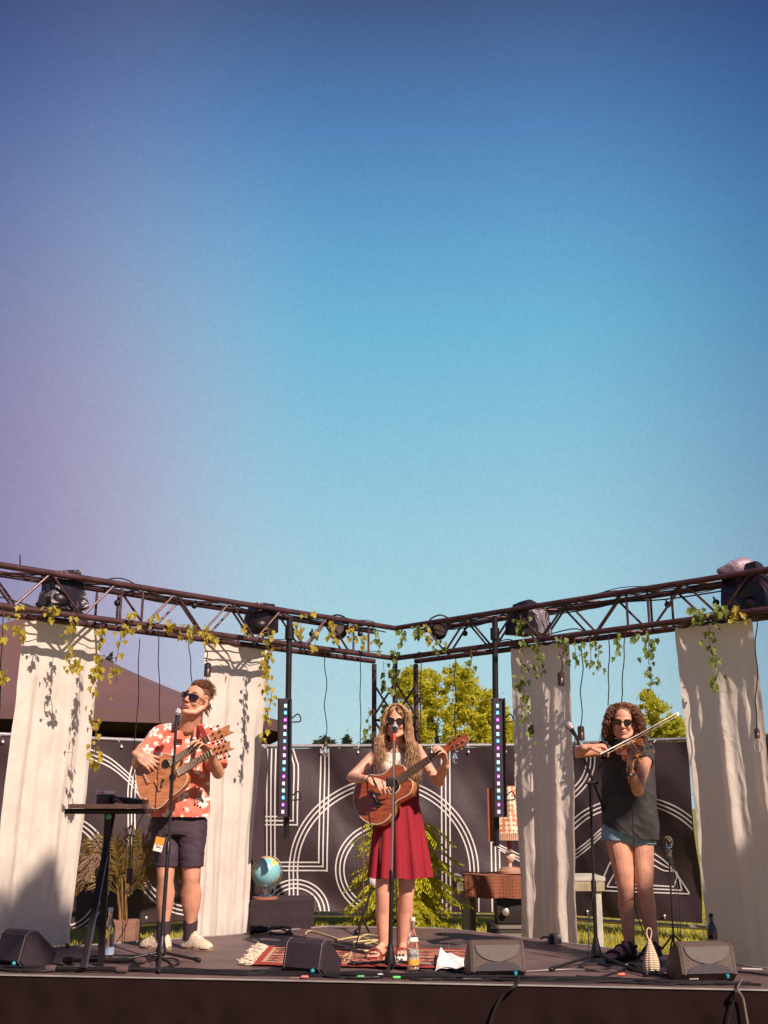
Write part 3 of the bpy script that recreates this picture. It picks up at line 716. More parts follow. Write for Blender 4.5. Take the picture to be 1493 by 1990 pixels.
# ------------------------------------------------------------ vines
vine_y = leaf_mat('vine_leaf_yellow', (.42, .33, .035), (.62, .48, .04), .42, .35, 9)
vine_g = leaf_mat('vine_leaf_green', (.16, .20, .035), (.30, .36, .05), .38, .4, 9)
stem_m = mat('vine_stem', (.16, .09, .05), .7)
LEAF = [(0, 0), (.18, -.10), (.42, -.02), (.34, .18), (.55, .42), (.28, .48), (.22, .72), (0, 1.0), (-.22, .72), (-.28, .48), (-.55, .42), (-.34, .18), (-.42, -.02), (-.18, -.10)]
def vine(label, pts, leaves, m, seed, size=.055, spread=.06, cat='vine', group='vines hanging from the truss'):
    rr = random.Random(seed); pts = [Vector(p) for p in pts]
    path = smooth_path([p + (Vector((rr.uniform(-.012, .012), rr.uniform(-.01, .01), 0)) if i else Vector()) for i, p in enumerate(pts)], 8)
    t = thing('vine', label, cat, pts[0], group)
    MB().tube(path, .0026, 5).build('stem', stem_m, t)
    mb = MB(); st = MB()
    for k in range(leaves):
        p = path[min(len(path) - 1, int(rr.random() ** .9 * len(path)))]
        o = Vector((rr.uniform(-1, 1), rr.uniform(-1, .6), rr.uniform(-.5, .3))) * spread; q = p + o * rr.uniform(.3, 1)
        dn = (Vector((rr.uniform(-.5, .5), rr.uniform(-.4, .4), -1))).normalized(); nn = Vector((rr.uniform(-1, 1), -1.0, rr.uniform(-.2, .6))); 
        x = dn.cross(nn).normalized(); nn = x.cross(dn); s = size * rr.uniform(.6, 1.25); fold = rr.uniform(.1, .55); curl = rr.uniform(-.3, .4)
        vs = [q + x * (a * s * math.cos(fold)) + dn * (b * s) + nn * (abs(a) * s * math.sin(fold) + curl * s * b * b) for a, b in LEAF]
        cen = q + dn * s * .35
        mb.add([cen] + vs, [(0, i + 1, (i + 1) % 14 + 1) for i in range(14)])
        mb.tube([p, q], .0012, 3, cap=False)
    mb.build('foliage', m, t, smooth=False)
    return t
def hang(px, y0, y1, n, m, seed, label, px1=None, a=0.0, off=-.07, size=.047, spread=.075):
    n = int(n * 1.35)
    d = on_truss(px, a).y + off; px1 = px1 if px1 is not None else px; k = 5
    vine(label, [P(lerp(px, px1, i / k), lerp(y0, y1, i / k), d) for i in range(k + 1)], n, m, seed, size, spread)
Y, Gn = vine_y, vine_g
for args in [
    (8, 1188, 1330, 16, Y, 1, 'thin yellow vine at the far left edge of the truss'), (38, 1176, 1240, 12, Y, 2, 'short yellow vine clump left of the far left curtain'),
    (102, 1170, 1200, 9, Y, 3, 'yellow leaf tuft on the truss above the far left curtain'), (143, 1188, 1300, 22, Y, 4, 'long yellow vine hanging over the middle of the far left curtain'),
    (195, 1215, 1340, 26, Y, 5, 'dense yellow vine down the right edge of the far left curtain', 187), (187, 1340, 1480, 16, Y, 55, 'thin trailing end of the vine beside the far left curtain', 182),
    (236, 1200, 1345, 13, Y, 6, 'thin yellow vine hanging before the tent roof', 224), (257, 1192, 1225, 10, Y, 7, 'bright yellow leaf tuft right of the far left curtain'),
    (300, 1194, 1215, 5, Y, 8, 'small yellow leaf tuft on the truss, first left of the singer\'s cables'), (333, 1202, 1225, 7, Y, 9, 'small yellow leaf tuft on the truss between the singer\'s cables'),
    (350, 1212, 1240, 6, Y, 10, 'small yellow hanging leaves right of the singer\'s cables'), (375, 1215, 1248, 8, Y, 11, 'small yellow vine above the flowered shirt singer'),
    (398, 1212, 1236, 6, Y, 12, 'yellow leaf tuft at the left corner of the second curtain'), (412, 1230, 1258, 6, Y, 13, 'little yellow vine over the brown lamp socket'),
    (470, 1216, 1226, 4, Y, 43, 'two small yellow leaves on the truss above the second curtain'),
    (523, 1222, 1345, 30, Y, 14, 'dense yellow vine down the right edge of the second curtain', 518), (528, 1345, 1450, 14, Y, 15, 'yellow green vine beside the left LED bar', 505, 0.0, -.12),
    (585, 1212, 1235, 8, Y, 16, 'yellow leaves on the truss right of the left LED pole'), (612, 1222, 1262, 6, Y, 17, 'thin yellow vine under the left truss near the pole'),
    (648, 1205, 1245, 10, Y, 18, 'yellow leaves around the left par lamp'), (684, 1212, 1250, 10, Y, 19, 'yellow leaf clump on the left truss near the corner'),
    (706, 1232, 1262, 7, Y, 20, 'yellow leaves below the left truss near the corner'), (737, 1225, 1262, 8, Gn, 21, 'green yellow leaves just left of the corner tower'),
    (782, 1225, 1250, 9, Gn, 24, 'green leaves on the truss just right of the corner tower'), (812, 1218, 1240, 9, Gn, 25, 'green leaves on the right truss beside the tower'),
    (828, 1212, 1250, 12, Y, 26, 'bright yellow green leaf clump near the right par lamp'), (846, 1235, 1268, 6, Gn, 27, 'green leaves below the right par lamp'),
    (868, 1246, 1266, 4, Gn, 28, 'few small green leaves under the right truss by the tree'), (916, 1262, 1302, 6, Gn, 44, 'small vine hanging before the big tree'),
    (1012, 1195, 1230, 8, Gn, 29, 'green leaves on the covered light right of the LED pole'),
    (1010, 1245, 1440, 34, Gn, 30, 'long green vine down the left half of the beige curtain', 1028), (1040, 1240, 1320, 16, Gn, 31, 'green vine hanging over the middle of the beige curtain', 1048),
    (1092, 1235, 1278, 11, Gn, 32, 'green vine tuft over the beige curtain\'s right corner'), (1117, 1240, 1300, 8, Gn, 33, 'small green vine right of the beige curtain'),
    (1146, 1240, 1292, 8, Gn, 34, 'small green vine in the gap, second from the beige curtain'), (1163, 1255, 1305, 7, Gn, 35, 'small green vine in the gap, third from the beige curtain'),
    (1200, 1232, 1276, 8, Gn, 36, 'short green vine between the violinist\'s cables'), (1235, 1225, 1240, 6, Gn, 37, 'thin twig with tiny leaves under the right truss'),
    (1258, 1222, 1290, 15, Gn, 38, 'green vine hanging in front of the narrow tree', 1261), (1262, 1290, 1345, 9, Gn, 56, 'dark leaves at the end of the vine before the narrow tree', 1266),
    (1352, 1180, 1206, 14, Gn, 39, 'green leaf clump on the truss above the wide right curtain'), (1376, 1190, 1345, 28, Gn, 40, 'long green vine hanging over the wide right curtain', 1392),
    (1398, 1178, 1196, 9, Gn, 41, 'green leaf tuft right of the long vine'), (1432, 1180, 1215, 9, Y, 42, 'yellow green vine tuft by the wide right curtain\'s corner')]:
    a = list(args)
    hang(a[0], a[1], a[2], a[3], a[4], a[5], a[6], *(a[7:] if len(a) > 7 else []))
for px, y0, y1, lab, s in ((745, 1285, 1470, 'dark green vine climbing the left leg of the corner tower', 60), (768, 1262, 1345, 'green vine climbing the middle leg of the corner tower', 61), (716, 1375, 1432, 'loose dark leaves hanging left of the corner tower', 62)):
    d = corner.y - .06 if px > 760 else corner.y + .1
    vine(lab, [P(px + 3 * math.sin(i * 2), lerp(y0, y1, i / 6), d) for i in range(7)], 20 if px != 716 else 6, Gn, s, .06, .07)
# big yellow tendril over the left truss
d = on_truss(590, 0).y - .06
vine('yellow vine tendril running along the left truss above the second curtain', [P(489, 1227, on_truss(489).y - .05), P(520, 1205, on_truss(520).y - .05), P(548, 1193, on_truss(548).y - .05), P(585, 1195, d), P(612, 1190, d)], 4, Y, 70)
vine('bare yellow tendril arching over the far left light', [P(82, 1178, on_truss(82).y - .05), P(115, 1166, on_truss(110).y - .06), P(140, 1148, on_truss(140).y - .06)], 2, Y, 71)

# ------------------------------------------------------------ planting behind the stage
def spray_shrub():
    rr = random.Random(4); base = P(785, 1800, 9.95); base.z = 0
    t = thing('conifer_shrub', 'feathery yellow green conifer standing behind the woman in the red skirt', 'shrub', base)
    MB().tube([base, base + Vector((0, 0, .5)), base + Vector((.02, 0, 1.05))], [.03, .025, .008], 8).build('trunk', bark, t)
    m = MB()
    m_l = leaf_mat('conifer_leaf', (.42, .40, .020), (.70, .64, .04), .45, .5, 5)
    for k in range(230):
        a = rr.uniform(0, 2 * math.pi); z = rr.uniform(.12, 1.06); r = lerp(.56, .40, z) * rr.uniform(.45, 1.15)
        s = base + Vector((0, 0, z * 1.02)); e = s + Vector((math.cos(a) * r * 1.05, math.sin(a) * r * .7, rr.uniform(-.02, .12)))
        mid = s.lerp(e, .55) + Vector((0, 0, .07)); path = smooth_path([s, mid, e + Vector((0, 0, -.06))], 8)
        m.tube(path[::4] + [path[-1]], .002, 3, cap=False)
        for i, p in enumerate(path[4:]):
            tt = (path[min(i + 5, len(path) - 1)] - path[i + 3]).normalized()
            for sd in (-1, 1):
                for q in range(2):
                    w = tt.cross(Vector((0, 0, 1))).normalized() * sd; dr_ = (w + tt * rr.uniform(.5, 1.1) + Vector((0, 0, rr.uniform(-.7, .15)))).normalized()
                    L = rr.uniform(.04, .095); b = dr_.cross(Vector((rr.uniform(-1, 1), rr.uniform(-1, 1), 1))).normalized() * .008
                    m.add([p - b * .6, p + dr_ * L * .6 - b, p + dr_ * L, p + dr_ * L * .6 + b], [(0, 1, 2, 3)])
    m.build('foliage', m_l, t, smooth=False)
spray_shrub()
def palm():
    rr = random.Random(9); base = P(238, 1842, 9.75); base.z = 0
    pot = P(238, 1803, 9.75)
    t = thing('palm_plant', 'olive brown palm in a wooden box behind the table stand', 'plant', base)
    MB().box((base.x, base.y, .17), (.25, .22, .33), None, .006).build('wooden_box', mat('planter_wood', (.26, .13, .09), .7, 0, .25, 9, .2, 30), t, smooth=False)
    top = P(238, 1700, 9.75)
    m = MB()
    for k in range(7):
        o = Vector((rr.uniform(-.03, .03), rr.uniform(-.03, .03), 0)); m.tube([Vector((base.x, base.y, .3)) + o, Vector((base.x, base.y, .3)).lerp(top, .6) + o * 1.4, top + o * 2], [.014, .011, .006], 6)
    m.build('trunk', mat('palm_stem', (.20, .11, .04), .7, 0, .3), t)
    lm = leaf_mat('palm_leaf', (.17, .105, .022), (.22, .15, .02), .3, .45, 6)
    m = MB(); s0 = P(238, 1745, 9.75)
    for k in range(20):
        ang = lerp(-1.25, 1.25, k / 19) + rr.uniform(-.1, .1); L = rr.uniform(.45, .62)
        dirv = Vector((math.sin(ang), rr.uniform(-.4, .4), math.cos(ang))).normalized()
        e = s0 + dirv * L + Vector((0, 0, -.10 * abs(math.sin(ang)) ** 2)); mid = s0 + dirv * L * .55 + Vector((0, 0, .05))
        path = smooth_path([s0, mid, e], 12); m.tube(path[::4] + [path[-1]], .004, 4, cap=False)
        for i in range(6, len(path)):
            p = path[i]; tt = (path[i] - path[i - 1]).normalized()
            for sd in (-1, 1):
                w = tt.cross(Vector((rr.uniform(-.3, .3), -1, rr.uniform(-.3, .3)))).normalized() * sd
                dd = (tt * 1.1 + w * .75 + Vector((0, rr.uniform(-.3, .1), -.15))).normalized(); l_ = rr.uniform(.10, .17); b = dd.cross(Vector((0, -1, .3))).normalized() * .005
                m.add([p - b, p + dd * l_ * .5 - b * 1.3 + Vector((0, 0, 0)), p + dd * l_ + Vector((0, 0, -.03)), p + dd * l_ * .5 + b * 1.3], [(0, 1, 2, 3)])
    m.build('fronds', lm, t, smooth=False)
    # dry drooping grass plume at its left
    t2b = P(196, 1842, 9.6); t2b.z = 0; t2 = thing('dry_grass_plume', 'dry pale drooping grass plume left of the palm', 'plant', t2b)
    m = MB(); s0 = P(200, 1672, 9.6); m.tube([t2b, s0], .006, 6)
    for k in range(90):
        a = rr.uniform(.2, 1.0); e = s0 + Vector((-rr.uniform(.08, .24), rr.uniform(-.1, .1), rr.uniform(-.32, .02) * a)); 
        m.tube(smooth_path([s0 + Vector((rr.uniform(-.02, .02), 0, rr.uniform(-.15, .02))), s0.lerp(e, .4) + Vector((0, 0, .06)), e], 3), .0016, 3, cap=False)
    m.build('plume', mat('dry_grass', (.36, .22, .15), .8, 0, .3), t2)
palm()

# ------------------------------------------------------------ globe on a draped box
d0 = G(545, 1813, .28).y + .1
fl_ = P(487, 1750, d0); fr_ = P(604, 1750, d0)
bx = (fl_.x + fr_.x) / 2; bz = fl_.z
cloth = mat('black_drape', (.035, .018, .024), .9, 0, .2, 5, .4, 22, bdist=.02)
t = thing('draped_box', 'box draped in black cloth under the globe behind the stage', 'box', (bx, d0 + .2, 0))
w_, dp = (fr_.x - fl_.x), .45
def drape(u, v):
    a = u * 4; s = int(a) % 4; f = a - int(a); hw, hd = w_ / 2, dp / 2
    cs = [(-hw, -hd), (hw, -hd), (hw, hd), (-hw, hd)]; A = Vector((*cs[s], 0)); B = Vector((*cs[(s + 1) % 4], 0)); p = A.lerp(B, f); k = 1 + .05 * v + .05 * v * math.sin(u * 42 + math.sin(u * 17) * 2)
    return Vector((bx + p.x * k, d0 + .22 + p.y * k, bz * (1 - v)))
mb = MB(); mb.grid(drape, 160, 10); mb.add([Vector((bx - w_ / 2, d0 + .22 - dp / 2, bz)), Vector((bx + w_ / 2, d0 + .22 - dp / 2, bz)), Vector((bx + w_ / 2, d0 + .22 + dp / 2, bz + .006)), Vector((bx - w_ / 2, d0 + .22 + dp / 2, bz + .006))], [(0, 1, 2, 3)])
mb.build('cloth', cloth, t)
gm = mat('globe_map', (.2, .45, .48), .3, coat=.5)
n, l, b = nodes_of(gm); tc = n.new('ShaderNodeTexCoord'); z = n.new('ShaderNodeTexNoise'); z.inputs['Scale'].default_value = 7; z.inputs['Detail'].default_value = 5; l.new(tc.outputs['Object'], z.inputs['Vector'])
rp = n.new('ShaderNodeValToRGB'); rp.color_ramp.interpolation = 'CONSTANT'
for i, (p_, c_) in enumerate(((0, (.22, .48, .52)), (.52, (.62, .55, .20)), (.57, (.62, .30, .16)), (.62, (.30, .50, .18)), (.68, (.65, .50, .30)))):
    if i < 2: e = rp.color_ramp.elements[i]; e.position = p_
    else: e = rp.color_ramp.elements.new(p_)
    e.color = (*c_, 1)
l.new(z.outputs['Fac'], rp.inputs[0]); l.new(rp.outputs[0], b.inputs['Base Color'])
gc = P(517, 1694, d0 + .15); gr = .127
t = thing('globe', 'tilted world globe with a chrome foot on the draped box', 'globe', (gc.x, gc.y, bz))
MB().ell(gc, gr, nu=32, nv=20).build('ball', gm, t)
ax = Vector((.4, 0, .92)).normalized()
MB().tube([gc + (Matrix.Rotation(a, 3, 'Y') @ Vector((0, 0, gr + .012))) for a in np.linspace(R(25), R(205), 20)], .005, 6).build('meridian_arm', M_steel, t)
fz = bz; MB().lathe((gc.x - .0, gc.y, fz), [(.075, .0), (.075, .02), (.04, .03), (.018, .05), (.03, .075), (.014, .10), (.012, gc.z - gr - fz + .006)], 24).build('foot', mat('chrome', (.7, .6, .55), .12, 1), t)
MB().lathe((gc.x, gc.y, fz + .001), [(.11, .0), (.11, .014), (.08, .018)], 28).build('base', mat('globe_wood', (.36, .12, .06), .4), t)

# ------------------------------------------------------------ table with rug, lamp, amp and case
dT = 10.35
wood = mat('rough_wood', (.34, .27, .17), .7, 0, .3, 10, .3, 40)
grey_wood = mat('weathered_wood', (.46, .42, .36), .7, 0, .2, 10, .3, 40)
A = P(886, 1704, dT); B = P(1177, 1704, dT); zt_ = A.z
t = thing('wooden_table', 'long rough wooden table behind the beige curtain carrying the lamp', 'table', ((A.x + B.x) / 2, dT + .3, 0))
mb = MB()
for k in range(4): mb.box(((A.x + B.x) / 2, dT + .075 + k * .15, zt_ - .02), (B.x - A.x, .142, .035), None, .004)
mb.build('tabletop', grey_wood, t, smooth=False)
mb = MB(); mb.box(((A.x + B.x) / 2, dT + .02, zt_ - .085), (B.x - A.x - .02, .03, .085), None, .003); mb.box(((A.x + B.x) / 2, dT + .56, zt_ - .085), (B.x - A.x - .02, .03, .085), None, .003); mb.build('apron', wood, t, smooth=False)
for px in (905, 1160):
    for dy in (.06, .52):
        q = P(px, 1700, dT); MB().box((q.x + (dy - .06) * .2, dT + dy, (zt_ - .04) / 2), (.075, .06, zt_ - .04), None, .004).build('leg', wood if px == 905 else grey_wood, t, smooth=False)
rug_t = mat('table_runner', (.22, .07, .035), .95, 0, .3, 20)
def pattern(m, cols, sc, axis=(1, 1, 1)):
    n, l, b = nodes_of(m); tc = n.new('ShaderNodeTexCoord'); mp = n.new('ShaderNodeMapping'); mp.inputs['Scale'].default_value = [sc * a for a in axis]; l.new(tc.outputs['Object'], mp.inputs[0])
    vo = n.new('ShaderNodeTexVoronoi'); vo.distance = 'MANHATTAN'; vo.inputs['Scale'].default_value = 1; vo.inputs['Randomness'].default_value = .15; l.new(mp.outputs[0], vo.inputs[0])
    nz = n.new('ShaderNodeTexNoise'); nz.inputs['Scale'].default_value = 3.0; nz.inputs['Detail'].default_value = 4; l.new(mp.outputs[0], nz.inputs[0])
    ad = n.new('ShaderNodeMath'); ad.operation = 'MULTIPLY_ADD'; ad.inputs[1].default_value = .45; l.new(nz.outputs['Fac'], ad.inputs[0]); l.new(vo.outputs['Distance'], ad.inputs[2])
    rp = n.new('ShaderNodeValToRGB'); rp.color_ramp.interpolation = 'CONSTANT'
    for i, (p_, c_) in enumerate(cols):
        if i < 2: e = rp.color_ramp.elements[i]; e.position = p_
        else: e = rp.color_ramp.elements.new(p_)
        e.color = (*c_, 1)
    l.new(ad.outputs[0], rp.inputs[0])
    for lk in list(b.inputs['Base Color'].links): l.remove(lk)
    l.new(rp.outputs[0], b.inputs['Base Color'])
pattern(rug_t, [(0, (.26, .11, .05)), (.30, (.10, .02, .015)), (.45, (.20, .05, .025)), (.60, (.07, .015, .012)), (.78, (.24, .08, .04))], 34)
a = P(903, 1700, dT - .02); b_ = P(1100, 1700, dT - .02)
mb = MB(); mb.grid(lambda u, v: Vector((lerp(a.x, b_.x, u), dT - .012 - .008 * math.sin(u * 30) * (1 if v < .5 else .2) + max(0, (v - .35) / .65) * .55, zt_ + .012 - max(0, (.35 - v) / .35) * .20 + .004 * math.sin(u * 21))), 60, 20)
one('table_runner', mb, rug_t, 'dark red patterned rug draped over the wooden table', 'rug', ((a.x + b_.x) / 2, dT, zt_))
# lamp
lx = P(992, 1690, dT + .2).x; ly = dT + .22; lz = zt_ + .02; s_ = ly / F_PX
t = thing('table_lamp', 'ornate table lamp with a patterned fringed shade', 'lamp', (lx, ly, lz))
cream = mat('lamp_ceramic', (.62, .42, .32), .25, 0, .25, 40)
MB().lathe((lx, ly, lz), [(.13, 0), (.13, .02), (.10, .035), (.09, .05), (.03, .06)], 28).build('base', mat('lamp_base_copper', (.50, .28, .18), .35, .3), t)
MB().lathe((lx, ly, lz), [(.02, .06), (.015, .09), (.045, .115), (.058, .145), (.050, .175), (.018, .20), (.022, .22)], 24).build('ceramic_body', cream, t)
MB().lathe((lx, ly, lz), [(.018, .22), (.022, .26), (.020, .36), (.030, .40), (.012, .42)], 16).build('stem', mat('lamp_stem_wood', (.30, .07, .04), .4), t)
sh_m = mat('lamp_shade_print', (.70, .55, .42), .8); 
pattern(sh_m, [(0, (.45, .09, .05)), (.30, (.72, .52, .36)), (.42, (.50, .28, .16)), (.50, (.76, .60, .44)), (.95, (.55, .20, .10))], 22)
z0 = P(992, 1620, ly).z; z1 = P(992, 1528, ly).z
MB().lathe((lx, ly, 0), [(.20, z0), (.195, z0 + .01), (.15, (z0 + z1) / 2 + .05), (.125, z1), (.120, z1), (.19, z0 + .012)], 8, cap=False).build('shade', sh_m, t, smooth=False)
mb = MB()
for k in range(70):
    a_ = k / 70 * 2 * math.pi; r_ = .197; p = Vector((lx + r_ * math.cos(a_), ly + r_ * math.sin(a_), z0 + .012)); mb.tube([p, p + Vector((0, 0, -.07))], [.006, .009], 5)
mb.build('fringe', mat('fringe_thread', (.62, .38, .24), .9), t)
# red cloth hanging at the left of the shade
q = P(957, 1533, ly - .2); mb = MB(); mb.grid(lambda u, v: Vector((q.x - .05 + .10 * u, ly - .2 + .02 * math.sin(u * 9), lerp(P(957, 1533, ly).z, P(957, 1635, ly).z, v))), 12, 20)
one('hanging_cloth', mb, rug_t, 'narrow red patterned cloth hanging left of the lamp shade', 'cloth', q)
# amp and flight case
q = P(990, 1795, dT + .1); 
t = thing('guitar_amp', 'black amplifier with a round silver knob under the table', 'amplifier', (q.x, dT + .15, q.z))
z1 = P(990, 1748, dT + .05).z; x0 = P(966, 1770, dT).x; x1 = P(1050, 1770, dT).x
crumple(subbox(((x0 + x1) / 2, dT + .2, (q.z + z1) / 2), (x1 - x0, .28, z1 - q.z), None, 4), 3, .004).build('cabinet', mat('amp_vinyl', (.022, .013, .012), .5, 0, .2, 9, .3, 90), t)
qq = P(983, 1773, dT + .03); MB().lathe(qq, [(.032, 0), (.032, .012), (.02, .018), (.001, .018)], 24, Matrix.Rotation(R(90), 3, 'X')).build('speaker_dome', mat('silver', (.7, .6, .5), .3, .8), t)
MB().tube(smooth_path([(x0 + .08, dT + .06, z1), (x0 + .10, dT + .05, z1 + .03), (x0 + .24, dT + .05, z1 + .03), (x0 + .26, dT + .06, z1)], 4), .008, 6).build('handle', M_black, t)
x0 = P(955, 1800, dT).x; x1 = P(1070, 1800, dT).x; z0 = 0.0; z1 = q.z - .004
t = thing('flight_case', 'low grey and black flight case under the amplifier', 'case', ((x0 + x1) / 2, dT + .2, 0))
MB().box(((x0 + x1) / 2, dT + .25, z1 / 2), (x1 - x0, .45, z1), None, .01).build('case_body', mat('case_panel', (.045, .035, .030), .6), t, smooth=False)
for z_ in (z1 - .02, z1 - .09, .05): MB().box(((x0 + x1) / 2, dT + .022, z_), (x1 - x0 + .006, .012, .028), None, .002).build('metal_edge', mat('case_edge', (.34, .28, .22), .4, .5), t, smooth=False)

# ============================================================ PEOPLE
skin = mat('skin', (.62, .31, .21), .5, 0, .16, 16, .12, 160, sub=.12, bdist=.002)
skin_tan = mat('skin_tanned', (.60, .28, .18), .5, 0, .18, 16, .12, 160, sub=.12, bdist=.002)
lip_m = mat('lips', (.42, .12, .11), .4)
nail_m = mat('nails', (.65, .40, .34), .3)
def solid(name, mb, m, parent, voxel, smooth_it=3, wrinkle=None, factor=.5, sub=False):
    """fuse overlapping closed shapes into one continuous surface"""
    org = parent_org(parent); me = mb.mesh('tmp', org); o = bpy.data.objects.new('tmp', me); COL.objects.link(o)
    rm = o.modifiers.new('r', 'REMESH'); rm.mode = 'VOXEL'; rm.voxel_size = voxel; rm.use_smooth_shade = True
    if smooth_it: sm = o.modifiers.new('s', 'SMOOTH'); sm.factor = factor; sm.iterations = smooth_it
    dg = bpy.context.evaluated_depsgraph_get(); dg.update()
    me2 = bpy.data.meshes.new_from_object(o.evaluated_get(dg)); me2.name = name
    bpy.data.objects.remove(o); bpy.data.meshes.remove(me)
    if wrinkle:
        amt, fr, aniso, seed = wrinkle
        n = len(me2.vertices); co = np.empty(n * 3); me2.vertices.foreach_get('co', co); co = co.reshape(-1, 3)
        nr_ = np.empty(n * 3); me2.vertices.foreach_get('normal', nr_); nr_ = nr_.reshape(-1, 3)
        dsp = np.array([noise.noise(Vector((c[0] * fr * aniso[0] + seed, c[1] * fr * aniso[1], c[2] * fr * aniso[2]))) * .6 +
                        (1 - abs(noise.noise(Vector((c[0] * fr * 1.7 * aniso[0], c[1] * fr * 1.7 * aniso[1] + seed, c[2] * fr * 1.7 * aniso[2] + c[0] * 6)))) * 2) * .4 for c in co])
        co += nr_ * (dsp * amt)[:, None]; me2.vertices.foreach_set('co', co.ravel()); me2.update()
    me2.materials.clear()
    for mm in (m if isinstance(m, (list, tuple)) else [m]): me2.materials.append(mm)
    me2.polygons.foreach_set('use_smooth', [True] * len(me2.polygons))
    return link(name, me2, parent)
def cut(o, test):
    """remove the faces whose world centre passes the test"""
    bm = bmesh.new(); bm.from_mesh(o.data); org = parent_org(o)
    dl_ = [f for f in bm.faces if test(f.calc_center_median() + org)]
    bmesh.ops.delete(bm, geom=dl_, context='FACES'); bm.to_mesh(o.data); bm.free(); return o
def frame(z, x):
    """rotation whose columns are x', y', z' with z' along z"""
    z = Vector(z).normalized(); x = Vector(x); x = (x - z * x.dot(z)).normalized(); y = z.cross(x)
    return Matrix((x, y, z)).transposed()
def head(mb, C, H, s=1.0, wide=1.0, male=False):
    """C: centre of the skull at eye height; H: rotation, face looks along local -Y, up is +Z"""
    def L(x, y, z): return C + H @ (Vector((x * wide, y, z)) * s)
    def E(c, r): mb.ell(L(*c), (r[0] * s * wide, r[1] * s, r[2] * s), H)
    E((0, .018, .045), (.074, .092, .080)); E((0, -.030, .035), (.066, .060, .070))       # cranium, forehead
    E((0, -.020, -.030), (.060, .070, .070)); E((0, -.038, -.065), (.047, .048, .045))    # cheeks and jaw
    mb.ell(L(0, -.080, -.098), (.020 * s, .016 * s, .016 * s)); 
    for sx in (-1, 1):
        mb.ell(L(sx * .036, -.066, -.028), (.022 * s, .020 * s, .022 * s))                 # cheekbone
        mb.chain([L(sx * .062, .0, -.035), L(sx * .050, -.035, -.082), L(sx * .016, -.072, -.100)], [.020 * s, .017 * s, .015 * s], 10)
        mb.chain([L(sx * .008, -.088, .026), L(sx * .040, -.078, .028)], [.009 * s, .009 * s], 8)   # brow
        mb.ell(L(sx * .076, .012, -.006), (.010 * s, .019 * s, .031 * s), H)               # ear
        mb.ell(L(sx * .074, .006, -.030), (.009 * s, .012 * s, .013 * s), H)
        mb.ell(L(sx * .013, -.100, -.030), .0095 * s)                                       # nostril wing
    mb.chain([L(0, -.086, .022), L(0, -.101, -.004), L(0, -.112, -.024)], [.010 * s, .0105 * s, .0125 * s], 10)
    mb.chain([L(-.020, -.084, -.056), L(0, -.093, -.054), L(.020, -.084, -.056)], [.008 * s, .010 * s, .008 * s], 8)
    mb.chain([L(-.017, -.084, -.068), L(0, -.091, -.069), L(.017, -.084, -.068)], [.007 * s, .010 * s, .007 * s], 8)
    return L
def lips(parent, L, s, opened=0.0):
    m = MB()
    up = [L(-.024, -.0875, -.0605), L(-.012, -.0990, -.0570), L(0, -.1025, -.0585), L(.012, -.0990, -.0570), L(.024, -.0875, -.0605)]
    lo = [L(-.022, -.0880, -.0625 - opened * .4), L(-.010, -.0975, -.0690 - opened), L(0, -.0995, -.0705 - opened), L(.010, -.0975, -.0690 - opened), L(.022, -.0880, -.0625 - opened * .4)]
    m.tube(smooth_path(up, 4), [.0035 * s] * 17, 6); m.tube(smooth_path(lo, 4), [.0045 * s] * 17, 6)
    m.build('lips', lip_m, parent)
def sunglasses(label, L, H, s, w=.029, h=.023, round_=True, color=(.012, .008, .008), z=.006):
    t = thing('sunglasses', label, 'sunglasses', L(0, -.105, z), None)
    fm = mat('glasses_frame' + ('' if round_ else '_angular'), color, .25, coat=.3); lm = mat('dark_lens', (.010, .006, .008), .05, 0, coat=1.0)
    for sx in (-1, 1):
        pts = []
        for k in range(21):
            a = 2 * math.pi * k / 20; x = math.cos(a); y = math.sin(a)
            if not round_: x = math.copysign(abs(x) ** .55, x); y = math.copysign(abs(y) ** .6, y); y *= (1.0 if y > 0 else .9); x *= (1.0 if y > 0 else .88)
            pts.append(L(sx * .034 + x * w, -.104 + abs(sx * .034 + x * w) ** 2 * 4.5, z + y * h))
        MB().tube(pts, .0032 * s, 6).build('rim', fm, t)
        m = MB(); c = L(sx * .034, -.1055 + .034 ** 2 * 4.5, z); m.add([c] + pts, [(0, i, i + 1) for i in range(1, 21)]); m.build('lens', lm, t)
        MB().tube([L(sx * (.034 + w * .95), -.104 + (.034 + w) ** 2 * 4.5, z + h * .5), L(sx * .078, -.045, z + .006), L(sx * .079, .005, z + .004)], [.0032 * s, .0028 * s, .0025 * s], 6).build('temple', fm, t)
    MB().tube([L(-.006, -.109, z + .004), L(0, -.112, z + .007), L(.006, -.109, z + .004)], .003 * s, 6).build('bridge', fm, t)
    return t
